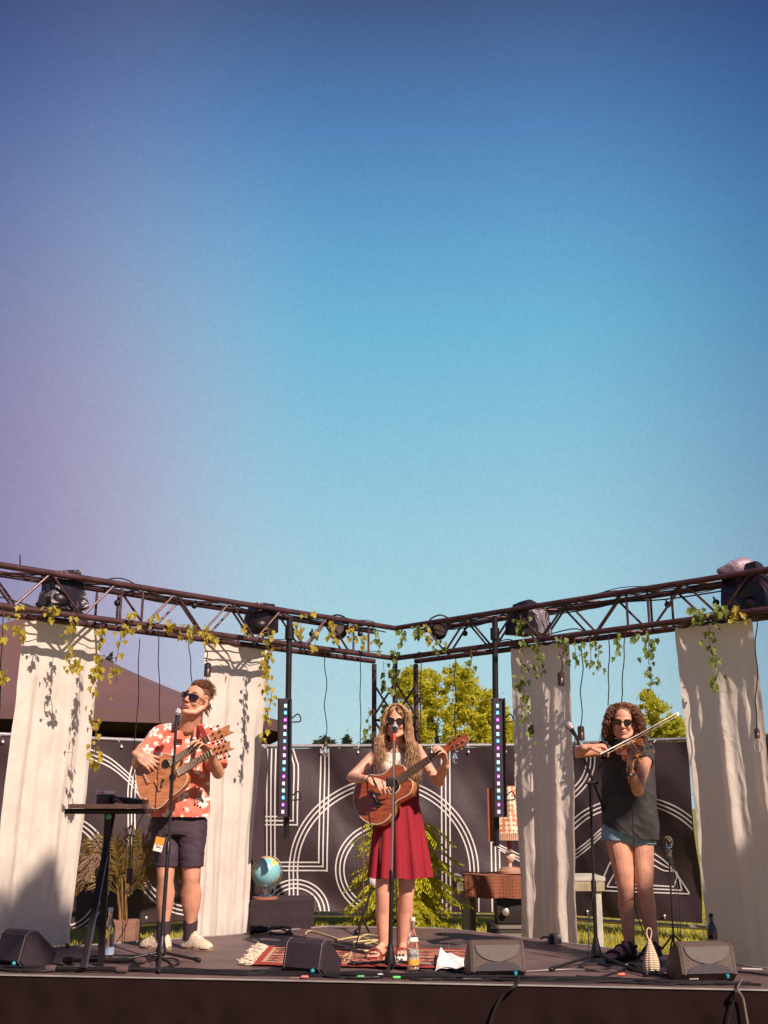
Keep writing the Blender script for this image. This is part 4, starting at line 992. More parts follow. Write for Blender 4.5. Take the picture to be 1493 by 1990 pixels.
def hand(mb, W, f, n, s, curls, thumb=((.6, .5), .3), size=1.0, spreads=(.12, .03, -.05, -.14)):
    """W wrist, f finger direction, n palm normal (side the fingers close to), s thumb side; curls: three bends per finger (index first)"""
    f = Vector(f).normalized(); n = Vector(n); n = (n - f * n.dot(f)).normalized(); s = Vector(s); s = (s - f * s.dot(f) - n * s.dot(n)).normalized()
    k = size; W = Vector(W)
    kn = []
    for i, (sx, ln) in enumerate(((.031, .090), (.010, .094), (-.011, .088), (-.030, .079))):
        K = W + f * ln * k + s * sx * k; kn.append(K)
        mb.chain([W + f * .008 * k + s * sx * .55 * k, W + f * ln * .55 * k + s * sx * .95 * k, K], [.0135 * k, .0125 * k, .0105 * k], 10)
    mb.ell(W + f * .045 * k, (.030 * k, .012 * k, .042 * k), frame(f, s))
    mb.chain([W - f * .03 * k, W + f * .015 * k], [.024 * k, .022 * k], 12)
    tips = []
    for i, (K, c) in enumerate(zip(kn, curls)):
        ln = ((.043, .026, .021), (.047, .030, .022), (.043, .028, .021), (.034, .021, .018))[i]; r = (.0090, .0092, .0088, .0078)[i]
        d = (f + s * spreads[i]).normalized(); p = K.copy(); pts = [p.copy()]; rr = [r * 1.1 * k]; ang = 0
        for j in range(3):
            ang += c[j]; dd = (d * math.cos(ang) + n * math.sin(ang)); p = p + dd * ln[j] * k; pts.append(p.copy()); rr.append(r * (1, .92, .80)[j] * k)
        mb.chain(pts, rr, 10); tips.append((pts[-1], dd))
    (a0, a1), tc = thumb
    b = W + f * .022 * k + s * .026 * k + n * .006 * k; d1 = (f * math.cos(a0) + s * math.sin(a0) + n * a1).normalized(); p1 = b + d1 * .045 * k
    d2 = (d1 + f * tc - s * tc * .5 + n * tc * .3).normalized(); p2 = p1 + d2 * .032 * k; d3 = (d2 + f * tc * .6 - s * tc * .5).normalized(); p3 = p2 + d3 * .024 * k
    mb.chain([b, p1, p2, p3], [.0155 * k, .0125 * k, .0105 * k, .0088 * k], 10)
    return tips
def arm(mb, S, E, W, r=(.052, .046, .041, .043, .035, .026), k=1.0):
    S, E, W = Vector(S), Vector(E), Vector(W)
    mb.chain([S, S.lerp(E, .35), S.lerp(E, .8), E], [r[0] * k, r[1] * k * 1.02, r[2] * k, r[2] * k * .97], 14)
    mb.chain([E, E.lerp(W, .25), E.lerp(W, .65), W], [r[2] * k * .97, r[3] * k, r[4] * k, r[5] * k], 14)
def leg(mb, Hp, K, A, back, k=1.0, th=.088, kn=.057, cf=.060, an=.036):
    Hp, K, A = Vector(Hp), Vector(K), Vector(A); b = Vector(back)
    mb.chain([Hp, Hp.lerp(K, .35) - b * .01, Hp.lerp(K, .75) - b * .006, K], [th * k, th * .90 * k, (kn + .010) * k, kn * k], 18)
    mb.chain([K, K.lerp(A, .12), K.lerp(A, .32) + b * .016, K.lerp(A, .58) + b * .010, K.lerp(A, .85), A], [kn * k, (kn - .003) * k, cf * k, (cf - .008) * k, (an + .002) * k, an * k], 18)
    mb.ell(K - b * .022, (.034 * k, .034 * k, .040 * k))                                  # knee cap
def foot_shape(mb, A, T, k=1.0, toes=True, inner=1):
    """A: ankle, T: toe tip near the floor"""
    A, T = Vector(A), Vector(T); fz = T.z - .012 * k; d = (T - A); d.z = 0; L = d.length; d.normalize(); s = Vector((-d.y, d.x, 0)) * inner
    heel = Vector((A.x, A.y, 0)) - d * .035 * k; heel.z = fz + .030 * k; ball = Vector((A.x, A.y, 0)) + d * (L - .045 * k); ball.z = fz + .020 * k
    mb.chain([A, Vector((A.x, A.y, heel.z + .02)) - d * .01], [.036 * k, .034 * k], 12)
    mb.chain([heel, heel.lerp(ball, .5) + Vector((0, 0, .012)), ball], [.031 * k, .030 * k, .021 * k], 12)
    mb.chain([A - Vector((0, 0, .01)), A.lerp(ball, .6) + Vector((0, 0, .006)), ball], [.034 * k, .027 * k, .020 * k], 12)
    mb.chain([ball + s * .026 * k, heel.lerp(ball, .55) + s * .018 * k], [.018 * k, .02 * k], 10); mb.chain([ball - s * .028 * k, heel.lerp(ball, .5) - s * .018 * k], [.015 * k, .019 * k], 10)
    tips = []
    for i, (o, ln, r) in enumerate(((.031, .052, .0125), (.013, .050, .0090), (-.002, .045, .0085), (-.017, .038, .0080), (-.031, .028, .0078))):
        a = ball + s * o * k; a.z = fz + .014 * k; b = a + d * ln * k; b.z = fz + .009 * k; mb.chain([a, a.lerp(b, .6) + Vector((0, 0, .004)), b], [r * 1.1 * k, r * k, r * .9 * k], 8)
    return ball, heel, d, s
def hair_mat(name, c1, c2):
    m = mat(name, c1, .6, 0, .5, 40, spec=.3); n, l, b = nodes_of(m)
    tc = n.new('ShaderNodeTexCoord'); z = n.new('ShaderNodeTexNoise'); z.inputs['Scale'].default_value = 35; z.inputs['Detail'].default_value = 4; l.new(tc.outputs['Object'], z.inputs['Vector'])
    rp = n.new('ShaderNodeValToRGB'); rp.color_ramp.elements[0].position = .35; rp.color_ramp.elements[0].color = (*c1, 1); rp.color_ramp.elements[1].position = .68; rp.color_ramp.elements[1].color = (*c2, 1)
    l.new(z.outputs['Fac'], rp.inputs[0])
    for lk in list(b.inputs['Base Color'].links): l.remove(lk)
    l.new(rp.outputs[0], b.inputs['Base Color']); return m

# ------------------------------------------------------------ wood and string materials
def wood_mat(name, c1, c2, sc=14, rough=.28, coat=.5, axis=(1, 1, 8)):
    m = mat(name, c1, rough, coat=coat); n, l, b = nodes_of(m); tc = n.new('ShaderNodeTexCoord')
    mp = n.new('ShaderNodeMapping'); mp.inputs['Rotation'].default_value = (0, R(35), 0); mp.inputs['Scale'].default_value = (sc * .25, sc, sc * 2.2); l.new(tc.outputs['Object'], mp.inputs[0])
    z = n.new('ShaderNodeTexNoise'); z.inputs['Scale'].default_value = 2.2; z.inputs['Detail'].default_value = 7; z.inputs['Distortion'].default_value = .8; l.new(mp.outputs[0], z.inputs[0])
    rp = n.new('ShaderNodeValToRGB'); rp.color_ramp.elements[0].position = .35; rp.color_ramp.elements[0].color = (*c1, 1); rp.color_ramp.elements[1].position = .66; rp.color_ramp.elements[1].color = (*c2, 1)
    l.new(z.outputs['Fac'], rp.inputs[0]); l.new(rp.outputs[0], b.inputs['Base Color']); return m
W_mahog = wood_mat('mahogany', (.20, .035, .012), (.36, .085, .022))
W_side = wood_mat('guitar_side', (.40, .13, .025), (.60, .22, .045))
W_cedar = wood_mat('bass_top', (.36, .12, .045), (.54, .22, .09), 18)
W_fret = mat('fretboard', (.06, .028, .02), .4, 0, .2)
W_violin = wood_mat('violin_varnish', (.34, .085, .018), (.58, .20, .035), 20, .18, .8)
M_str = mat('strings', (.32, .24, .18), .35, .8)
M_gold = mat('gold_metal', (.60, .42, .25), .3, .9)
ivory = mat('ivory', (.72, .66, .56), .4)

def round_outline(pts, n=5):
    pts = [Vector(p) for p in pts]; out = []; k = len(pts)
    for i in range(k):
        a, b, c, d = pts[i - 1], pts[i], pts[(i + 1) % k], pts[(i + 2) % k]
        for j in range(n):
            t = j / n; out.append(.5 * ((2 * b) + (c - a) * t + (2 * a - 5 * b + 4 * c - d) * t * t + (3 * b - a - 3 * c + d) * t ** 3))
    return out
def guitar_body(t, px_outline, O, n, thick, top_m, side_m, zoom=None, round_n=5, org=(0, 0)):
    ol = round_outline([PL(org[0] + x / zoom, org[1] + y / zoom, O, n) for x, y in px_outline], round_n)
    if (ol[1] - ol[0]).cross(ol[len(ol) // 3] - ol[0]).dot(n) < 0: ol = ol[::-1]
    c = sum(ol, Vector()) / len(ol); k = len(ol)
    rings = []
    for dz, sc in ((-thick, .975), (-thick + .006, 1.0), (-.004, 1.0), (0, .99)): rings.append([c + (p - c) * sc + n * dz for p in ol])
    m = MB(); m.loft(rings, cap=False); m.add([c - n * thick] + rings[0], [(0, (i + 1) % k + 1, i + 1) for i in range(k)]); m.build('sides_and_back', side_m, t, angle=60)
    m = MB(); m.add([c + n * .0008] + [c + (p - c) * .985 + n * .0008 for p in ol], [(0, i + 1, (i + 1) % k + 1) for i in range(k)]); top = m.build('soundboard', top_m, t, angle=80)
    m = MB(); m.tube([c + (p - c) * .986 + n * .0008 for p in ol] + [c + (ol[0] - c) * .986 + n * .0008], .0022, 5, cap=False); m.build('binding', ivory, t)
    return ol, c
def neck(t, A, B, n, w0, w1, frets, nstr, bridge, string_h=.010, thick=.022, tail=.0):
    """A: body end of the fretboard, B: nut"""
    u = (B - A).normalized(); v = n.cross(u).normalized(); L = (B - A).length
    m = MB(); k = 10; rings = []
    for q, w in ((0, w0), (1, w1)):
        c = A.lerp(B, q) + n * .004; ring = [c + v * w / 2 + n * .002, c - v * w / 2 + n * .002]
        for i in range(k + 1):
            a = math.pi * i / k; ring.append(c - v * (w / 2) * math.cos(a) * 1 - n * thick * math.sin(a))
        rings.append(ring)
    m.loft(rings); m.build('neck', W_side, t, angle=50)
    m = MB(); m.prism([A + v * w0 / 2 + n * .0065, B + v * w1 / 2 + n * .0065, B - v * w1 / 2 + n * .0065, A - v * w0 / 2 + n * .0065], n * .005); m.build('fretboard', W_fret, t, smooth=False)
    for i in range(frets):
        q = (1 - 2 ** (-(frets - i) / 12)) / (1 - 2 ** (-frets / 12)); q = 1 - q
        c = A.lerp(B, q) + n * .0125; w = lerp(w0, w1, q) / 2 * .97
        MB().tube([c - v * w, c + v * w], .0008, 5).build('fret', M_str, t)
    MB().box(B + n * .0125, (w1, .005, .006), Matrix((v, u, n)).transposed()).build('nut', ivory, t, smooth=False)
    for i in range(nstr):
        q = (i / (nstr - 1) - .5); MB().tube([bridge + v * q * .054 * (w1 / .043) + n * (string_h + .002), B + v * q * w1 * .82 + n * .0165], .0005 + .0003 * (nstr - i) / nstr, 4).build('string', M_str, t)
    return u, v

# ============================================================ WOMAN WITH THE ACOUSTIC GUITAR
dW = 7.6
Z2 = lambda x, y, d: P(660 + x / 5.742, 1350 + y / 5.742, d)
wbase = G(766, 1862, STAGE); wbase = Vector((P(770, 1862, dW).x, dW, STAGE))
t = thing('person', 'long haired woman in cream lace top and red skirt singing and strumming an acoustic guitar', 'person', wbase)
woman = t
mb = MB()
HC = P(771, 1406, 7.52); HR = Matrix.Rotation(R(4), 3, 'X') @ Matrix.Rotation(R(-7), 3, 'Z') @ Matrix.Rotation(R(3), 3, 'Y')
HC = HC + Vector((0, .03, .012))
Lw = head(mb, HC, HR, .94, .94)
neckb = P(772, 1446, 7.63)
mb.chain([HC + Vector((0, .03, -.06)), neckb + Vector((0, .01, 0))], [.050, .052], 14)
Sr = P(739, 1457, 7.62); Sl = P(809, 1457, 7.60)
chest = P(772, 1490, 7.64); waist = P(772, 1530, 7.62); hips = P(774, 1575, 7.64)
mb.ell(chest + Vector((0, 0, .02)), (.135, .092, .15)); mb.ell(waist, (.115, .085, .13)); mb.ell(hips, (.155, .115, .13)); mb.ell(chest + Vector((0, .02, .08)), (.13, .06, .07))
for S in (Sr, Sl): mb.chain([neckb + Vector((0, .01, -.005)), S], [.040, .047], 12)
for sx in (-.058, .058): mb.ell(chest + Vector((sx, -.062, .0)), (.058, .05, .055))
Er = P(683, 1511, 7.50); Wr = P(719, 1516, 7.26)
El = P(852, 1521, 7.46); Wl = P(867, 1482, 7.27)
arm(mb, Sr, Er, Wr, k=.84); arm(mb, Sl, El, Wl, k=.84)
hand(mb, Wr, P(745, 1528, 7.23) - Wr, (.15, .45, -.55), (.5, .0, .7), [(.35, .5, .3), (.45, .5, .3), (.5, .5, .4), (.6, .5, .4)], ((.55, .25), .35), .93)
hand(mb, Wl, P(864, 1461, 7.235) - Wl, (-.85, -.25, -.1), (-.3, .9, .1), [(.75, .75, .4), (.85, .8, .5), (.85, .8, .5), (.8, .9, .5)], ((.3, .5), .3), .93)
Kr = P(745, 1738, 7.58); Ar = P(745, 1836, 7.62); Kl = P(790, 1736, 7.62); Al = P(783, 1838, 7.70)
leg(mb, P(755, 1592, 7.62), Kr, Ar, (0, 1, 0), .93); leg(mb, P(794, 1592, 7.65), Kl, Al, (0, 1, 0), .93)
Tr = Vector((P(724, 1862, 7.50).x, 7.47, STAGE + .030)); Tl = Vector((P(781, 1862, 7.5).x, 7.50, STAGE + .030))
fA = foot_shape(mb, Ar, Tr, .92, inner=-1); fB = foot_shape(mb, Al, Tl, .92, inner=1)
body = solid('body', mb, skin, t, .0042, 6)
lips(t, Lw, .9, .004)
sand = mat('sandal_leather_red', (.30, .055, .03), .5)
for (A, f_, k, lb) in ((Ar, fA, .92, 'r'), (Al, fB, .92, 'l')):
    ball, heel, d, s = f_; m = MB(); fz = STAGE + .003
    ol = []
    for q in range(24):
        a = 2 * math.pi * q / 24; c = heel.lerp(ball + d * .045 * k, .5); L_ = ((ball + d * .045 * k) - heel).length / 2 + .035; x = math.cos(a); y = math.sin(a)
        p = c + d * x * L_ + s * y * (.043 if x > 0 else .034); ol.append(Vector((p.x, p.y, fz)))
    m.prism(ol, (0, 0, .014)); sh = m.build('sandal', sand, t, smooth=False)
    m = MB(); m.tube([A + Vector((math.cos(a) * .040, math.sin(a) * .040, -.005 + .006 * math.sin(a))) for a in np.linspace(0, 2 * math.pi, 17)], .0055, 6)
    m.tube([ball + s * (.047 * math.cos(a)) + Vector((0, 0, .004 + .030 * math.sin(a))) + d * .0 for a in np.linspace(-.3, math.pi + .3, 13)], .0065, 6)
    m.build('strap', sand, sh)
# skirt
skirt_m2 = mat('red_skirt_cloth', (.26, .005, .017), .8, 0, .08, 8, .15, 200)
wz = P(772, 1534, dW).z; hz = P(772, 1706, dW).z
def skirt_r(u, v):
    a = 2 * math.pi * u; w = lerp(.128, .205, v ** .8); dpt = lerp(.098, .160, v ** .9)
    pl_ = math.sin(a * 11 + .6 * math.sin(a * 3)); fold = (abs(pl_) ** .5) * (1 if pl_ > 0 else -1)
    k = 1 + (.03 + .085 * v) * fold + .02 * math.sin(a * 5 + 1) * v
    cx = lerp(772, 777.5, v); c = P(cx, 1600, dW + .02)
    return Vector((c.x + math.cos(a) * w * k, dW + .025 + math.sin(a) * dpt * k, lerp(wz, hz, v) + .006 * math.sin(a * 11) * v))
mb = MB(); mb.grid(skirt_r, 440, 40); mb.build('skirt', skirt_m2, t, angle=180)
# lace top
lace = mat('cream_lace', (.70, .60, .50), .85, 0, .12, 60, .6, 120, bdist=.006)
mb = MB(); mb.ell(chest + Vector((0, 0, .008)), (.143, .102, .140)); mb.ell(waist + Vector((0, 0, .02)), (.128, .098, .13)); mb.ell(waist + Vector((0, 0, -.04)), (.135, .108, .07))
for sx in (-.058, .058): mb.ell(chest + Vector((sx, -.066, -.002)), (.062, .053, .058))
top = solid('lace_top', mb, lace, t, .005, 3, (.004, 30, (1, 1, .6), 3))
nl_z = P(772, 1462, 7.55).z
cut(top, lambda c: c.z > nl_z + .35 * max(0, abs(c.x - chest.x) - .05) ** 1.2 * 2 or c.z < wz - .03)
mb = MB()
for sx in (-1, 1):
    pts = [chest + Vector((sx * .085, -.088, .075)), chest + Vector((sx * .092, -.052, .145)), chest + Vector((sx * .088, .02, .158)), chest + Vector((sx * .085, .085, .11))]
    mb.tube(smooth_path(pts, 5), .010, 6)
mb.build('shoulder_straps', lace, top)
# eyelet bands of the lace in a darker thread colour
mb = MB()
for r_ in range(3):
    for k in range(13):
        a = R(lerp(-150, -30, k / 12)); p = chest + Vector((math.cos(a) * .128, math.sin(a) * .112 - .012, .040 - r_ * .035)); mb.tube([p, p + Vector((0, -.002, -.018))], .0028, 5)
mb.build('lace_openwork', mat('lace_dark_thread', (.40, .32, .27), .9), top)
MB().tube([P(772 + 17 * math.cos(a), 1452, 7.60) + Vector((0, -.055 * abs(math.sin(a)) if math.sin(a) < 0 else .05 * math.sin(a), -.03 * max(0, -math.sin(a)))) for a in np.linspace(0, 2 * math.pi, 24)], .0022, 5).build('necklace', mat('cord_dark', (.05, .03, .03), .6), t)
MB().tube([Wr + (frame(P(745, 1528, 7.23) - Wr, (0, 0, 1)) @ Vector((math.cos(a) * .027, math.sin(a) * .027, -.012))) for a in np.linspace(0, 2 * math.pi, 17)], .004, 6).build('bracelet', MATS['cord_dark'], t)
# guitar strap
mb = MB(); sp = smooth_path([P(803, 1545, 7.50), P(798, 1500, 7.46), P(795, 1468, 7.50), P(792, 1450, 7.60), P(785, 1452, 7.72)], 6)
for sx, q in ((1, 0),):
    vs = []
    for p in sp: vs += [p + Vector((-.024, 0, 0)), p + Vector((.024, .006, 0))]
    mb.add(vs, [(i, i + 1, i + 3, i + 2) for i in range(0, len(vs) - 2, 2)]); 
strap_w = (mb, sp)
# long wavy hair
hair_w = hair_mat('hair_light_brown', (.27, .13, .07), (.62, .38, .21))
rr = random.Random(21); mb = MB()
mb_cap = MB(); mb_cap.ell(HC + HR @ Vector((0, .019, .051)), (.080, .089, .082), HR, 24, 16)
for v_i, v in enumerate(mb_cap.v):
    mb_cap.v[v_i] = v + noise.noise_vector(v * 22) * .005
for k in range(1500):
    side = -1 if rr.random() < .5 else 1; a = rr.uniform(-.35, 1.55)                    # from forehead round to the back
    sx = math.sin(abs(a)) ; root = HC + HR @ Vector((side * rr.uniform(.004, .03), -.052 + .10 * rr.random(), .125 + rr.uniform(-.006, .004)))
    ang = rr.uniform(.15, 1.0); fr = rr.uniform(0, 1)
    temple = HC + HR @ Vector((side * (.078 + rr.uniform(-.004, .012)), lerp(-.060, .09, fr), rr.uniform(.0, .05)))
    fore = HC + HR @ Vector((side * (.060 + rr.uniform(0, .01)), lerp(-.078, .07, fr), .085))
    jaw = HC + HR @ Vector((side * (.080 + rr.uniform(-.008, .030)), lerp(-.040, .10, fr), -.085))
    if side < 0: end = P(rr.uniform(733, 752), rr.uniform(1462, 1490), 7.60 + rr.uniform(-.10, .10)) + Vector((rr.gauss(0, .012), 0, rr.gauss(0, .03)))
    else: end = P(rr.uniform(788, 820), rr.uniform(1480, 1524), 7.52 + rr.uniform(-.10, .10)) + Vector((rr.gauss(0, .014), 0, rr.gauss(0, .04)))
    mid = jaw.lerp(end, .45) + Vector((side * rr.uniform(.0, .03), -.02, 0))
    path = smooth_path([root, fore, temple, jaw, mid, end], 7); ph = rr.uniform(0, 6); amp = rr.uniform(.003, .016); m_ = len(path); fq = rr.uniform(.22, .62)
    pp = [p + Vector((math.sin(ph + i * fq), math.cos(ph + i * fq * .9) * .8, 0)) * amp * min(1, i / 12) for i, p in enumerate(path)]
    r0 = rr.uniform(.0008, .0020)
    mb.tube(pp, [r0 * (1.0 if i < m_ * .7 else lerp(1, .25, (i - m_ * .7) / (m_ * .3))) for i in range(m_)], 5)
for k in range(260):      # the hair down the back of the neck
    x_ = rr.uniform(-.085, .085); r0 = HC + HR @ Vector((x_ * .7, .09, .05)); r1 = HC + HR @ Vector((x_, .105, -.06)); e_ = HC + HR @ Vector((x_ * 1.25, .11 + rr.uniform(-.01, .02), -.23 - rr.uniform(0, .07)))
    ph = rr.uniform(0, 6); mb.tube([p + Vector((math.sin(ph + i * .5) * .007, 0, 0)) for i, p in enumerate(smooth_path([r0, r1, e_], 8))], .003, 4)
mb.add(mb_cap.v, mb_cap.f)
mb.build('hair', hair_w, t, angle=180)
mb = MB()
for k in range(26):      # side swept wisps over the forehead
    s_ = -1 if k % 2 else 1; a0 = Lw(s_ * .004, -.062 + rr.uniform(-.01, .01), .118); a1 = Lw(s_ * rr.uniform(.022, .045), -.092, rr.uniform(.075, .10)); a2 = Lw(s_ * rr.uniform(.058, .070), -.066, rr.uniform(.035, .06)); a3 = Lw(s_ * .080, -.035, rr.uniform(-.04, .02))
    mb.tube(smooth_path([a0, a1, a2, a3], 6), rr.uniform(.0014, .0028), 5)
mb.build('fringe_wisps', hair_w, t, angle=180)
sunglasses('round dark sunglasses worn by the woman with the acoustic guitar', Lw, HR, .94)

# acoustic guitar
u0 = (P(851.6, 1463, 7.24) - P(729.7, 1552, 7.36)); nW = Vector((-.20, -.93, .28)); nW = (nW - u0.normalized() * nW.dot(u0.normalized())).normalized(); O = P(729.7, 1552, 7.36)
t = thing('acoustic_guitar', 'reddish brown acoustic guitar held by the woman in the red skirt', 'guitar', O)
ol = [(150, 1130), (160, 1230), (195, 1320), (260, 1400), (350, 1445), (440, 1450), (520, 1410), (580, 1335), (607, 1250), (640, 1195), (700, 1158), (765, 1125), (808, 1070), (822, 1005), (808, 955), (760, 930), (728, 895), (738, 850), (720, 800), (665, 775), (605, 785), (560, 818), (520, 862), (460, 892), (400, 898), (330, 893), (250, 922), (190, 990), (160, 1060)]
_, gc_ = guitar_body(t, ol, O, nW, .085, W_mahog, W_side, 5.742, 4, (660, 1350))
gp = lambda x, y, h=0: PL(660 + x / 5.742, 1350 + y / 5.742, O, nW) + nW * h
sc_ = gp(595, 1018, .002); fr_ = frame(nW, u0)
m = MB(); m.lathe(sc_, [(.0, .0004), (.047, .0004)], 32, fr_, cap=False); m.build('sound_hole', mat('hole_black', (.008, .004, .004), .9), t, smooth=False)
MB().tube([sc_ + fr_ @ Vector((math.cos(a) * .053, math.sin(a) * .053, .0006)) for a in np.linspace(0, 2 * math.pi, 40)], .0028, 4).build('rosette', ivory, t)
bc = gp(402, 1160, .006); uu = u0.normalized(); vv = nW.cross(uu).normalized(); RB = Matrix((uu, vv, nW)).transposed()
MB().box(bc, (.034, .135, .009), RB, .003).build('bridge', W_fret, t); MB().box(bc + nW * .006 + uu * .004, (.004, .07, .006), RB).build('saddle', ivory, t, smooth=False)
N_ = gp(1112, 648); A_ = gp(655, 965)
uN, vN = neck(t, A_, N_, nW, .056, .043, 18, 6, bc)
hs = [gp(x, y, .004) for x, y in ((1095, 625), (1190, 560), (1330, 452), (1395, 440), (1440, 478), (1428, 540), (1360, 590), (1235, 622), (1135, 672))]
MB().prism(hs, -nW * .016).build('headstock', W_mahog, t, smooth=False)
for (x, y) in ((1250, 530), (1300, 492), (1352, 455), (1275, 578), (1330, 552), (1388, 520)):
    q = gp(x, y, .008); m = MB(); m.lathe(q, [(.006, -.002), (.006, .006), (.003, .012)], 10, frame(nW, uN)); sgn = 1 if y < 540 and x < 1380 and (x, y) in ((1250, 530), (1300, 492), (1352, 455)) else -1
    w_ = vN * (1 if (gp(1250, 530) - gp(1275, 578)).dot(vN) * sgn > 0 else -1) * .040
    m.tube([q, q + w_ - nW * .012], .0025, 5); m.ell(q + w_ - nW * .012, (.009, .009, .006)); m.build('tuning_peg', M_steel, t)
m = strap_w[0]; m.build('strap', mat('strap_grey', (.14, .11, .12), .8, 0, .1), t)
pg = [gp(x, y, .0022) for x, y in ((560, 1075), (610, 1100), (600, 1160), (540, 1180), (500, 1130))]

# ============================================================ MAN WITH THE DOUBLE NECK GUITAR
dM = 8.05
Z1 = lambda x, y, d: P(240 + x / 6.632, 1310 + y / 6.632, d)
t = thing('person', 'man singing in an orange flowered shirt and dark shorts, playing a double neck guitar', 'person', Vector((P(348, 1842, dM).x, dM, STAGE)))
man = t; mb = MB()
HC = Z1(905, 345, 7.93) + Vector((.012, .02, 0))
HR = Matrix.Rotation(R(-24), 3, 'Z') @ Matrix.Rotation(R(-6), 3, 'X')
HR = Matrix.Rotation(R(16), 3, 'Y') @ HR
Lm = head(mb, HC, HR, 1.08, 1.10)
neckb = P(367, 1413, 8.03); mb.chain([HC + HR @ Vector((0, .03, -.05)), neckb], [.068, .072], 14)
mb.chain([HC + HR @ Vector((0, -.02, -.085)), neckb + Vector((-.015, -.03, -.01))], [.045, .060], 12)
Sr = P(312, 1428, 8.07); Sl = P(411, 1430, 8.03); chest = P(359, 1465, 8.08); belly = P(350, 1525, 8.04); pel = P(348, 1575, 8.07)
mb.ell(chest, (.175, .115, .19)); mb.ell(belly, (.165, .125, .17)); mb.ell(pel, (.165, .125, .14))
for S in (Sr, Sl): mb.chain([neckb + Vector((0, .01, -.01)), S], [.055, .060], 12)
Og = P(285, 1514, 7.72); ug = (P(407, 1435, 7.66) - Og).normalized(); ng = Vector((-.12, -.95, .20)); ng = (ng - ug * ng.dot(ug)).normalized()
gpl = lambda px, py, h: PL(px, py, Og, ng) + ng * h
Er = P(267, 1486, 8.00); Wr = gpl(276, 1472, .055)
El = P(424, 1503, 7.93); Wl = P(409, 1462, 7.74)
arm(mb, Sr, Er, Wr, k=1.02); arm(mb, Sl, El, Wl, k=1.05)
hand(mb, Wr, gpl(300, 1488, .040) - Wr, -ng + Vector((0, 0, -.35)), (.7, -.1, .7), [(.25, .5, .3), (.4, .5, .3), (.5, .5, .3), (.55, .5, .3)], ((.5, .1), .2), 1.06)
hand(mb, Wl, P(397, 1446, 7.69) - Wl, (-.55, -.3, -.6), (-.2, .9, .3), [(.5, .6, .4), (.55, .65, .4), (.6, .65, .4), (.6, .7, .4)], ((.3, .4), .3), 1.04)
Kr = P(322, 1702, 8.00); Ar = P(318, 1806, 8.05); Kl = P(372, 1702, 8.02); Al = P(370, 1806, 8.10)
leg(mb, P(325, 1590, 8.06), Kr, Ar, (0, 1, 0), 1.06, cf=.064); leg(mb, P(372, 1590, 8.06), Kl, Al, (0, 1, 0), 1.10, cf=.068)
for A, T in ((Ar, P(292, 1836, 7.86)), (Al, P(384, 1836, 7.90))): mb.chain([A, Vector((A.x, A.y, STAGE + .055))], [.035, .034], 10)
body = solid('body', mb, skin_tan, t, .0045, 6)
lips(t, Lm, 1.0, .002)
# short beard shadow, brows
hair_m_ = hair_mat('hair_dark_brown', (.075, .028, .016), (.22, .085, .045))
mb = MB(); rr = random.Random(5)
def tuft(root, dirs, L, r, w=.006):
    p = Vector(root); pts = [p.copy()]
    for i, d in enumerate(dirs): p = p + Vector(d).normalized() * L / len(dirs) + Vector((rr.uniform(-w, w), rr.uniform(-w, w), rr.uniform(-w, w))); pts.append(p.copy())
    mb.tube(smooth_path(pts, 3), [r * lerp(1, .25, i / (3 * len(dirs))) for i in range(3 * len(dirs) + 1)], 5)
m2 = MB().ell(HC + HR @ Vector((0, .014, .058)), (.086, .093, .084), HR, 24, 16)
for i, v in enumerate(m2.v): m2.v[i] = v + noise.noise_vector(v * 24) * .008
mb.add(m2.v, m2.f)
for k in range(1000):
    a = rr.uniform(-math.pi, math.pi); e = rr.uniform(.02, 1.5); n_l = Vector((math.sin(a) * math.cos(e), -math.cos(a) * math.cos(e), math.sin(e)))
    fy = n_l.y < -.35
    if n_l.z < .45 and n_l.y < -.10: continue
    root = Vector((0, .014, .055)) + Vector((n_l.x * .080, n_l.y * .088, n_l.z * .080))
    if n_l.z < -.05 and abs(n_l.x) > .7: continue
    back = Vector((n_l.x * .5 + .15, .8, .25)) if n_l.z > .5 else Vector((n_l.x * .6, .7, -.25))
    L = rr.uniform(.035, .065) if n_l.z > .4 else rr.uniform(.02, .035)
    d0 = HR @ (n_l * .9 + Vector((0, .1, .2))); d1 = HR @ back
    tuft(HC + HR @ root, [d0, d0 * .5 + d1, d1], L, rr.uniform(.0018, .0035), .004)
for k in range(70):   # hair behind the ears and nape
    s_ = rr.choice((-1, 1)); root = Vector((s_ * rr.uniform(.05, .078), rr.uniform(.03, .10), rr.uniform(-.05, .02))); tuft(HC + HR @ root, [HR @ Vector((s_ * .4, .6, -.3)), HR @ Vector((s_ * .1, .5, -.6))], .04, .006)
mb.build('hair', hair_m_, t, angle=180)
mb = MB()
for sx in (-1, 1): mb.tube([Lm(sx * .012, -.092, .036), Lm(sx * .03, -.090, .042), Lm(sx * .05, -.074, .036)], [.004, .005, .002], 6)
mb.build('eyebrows', hair_m_, t)
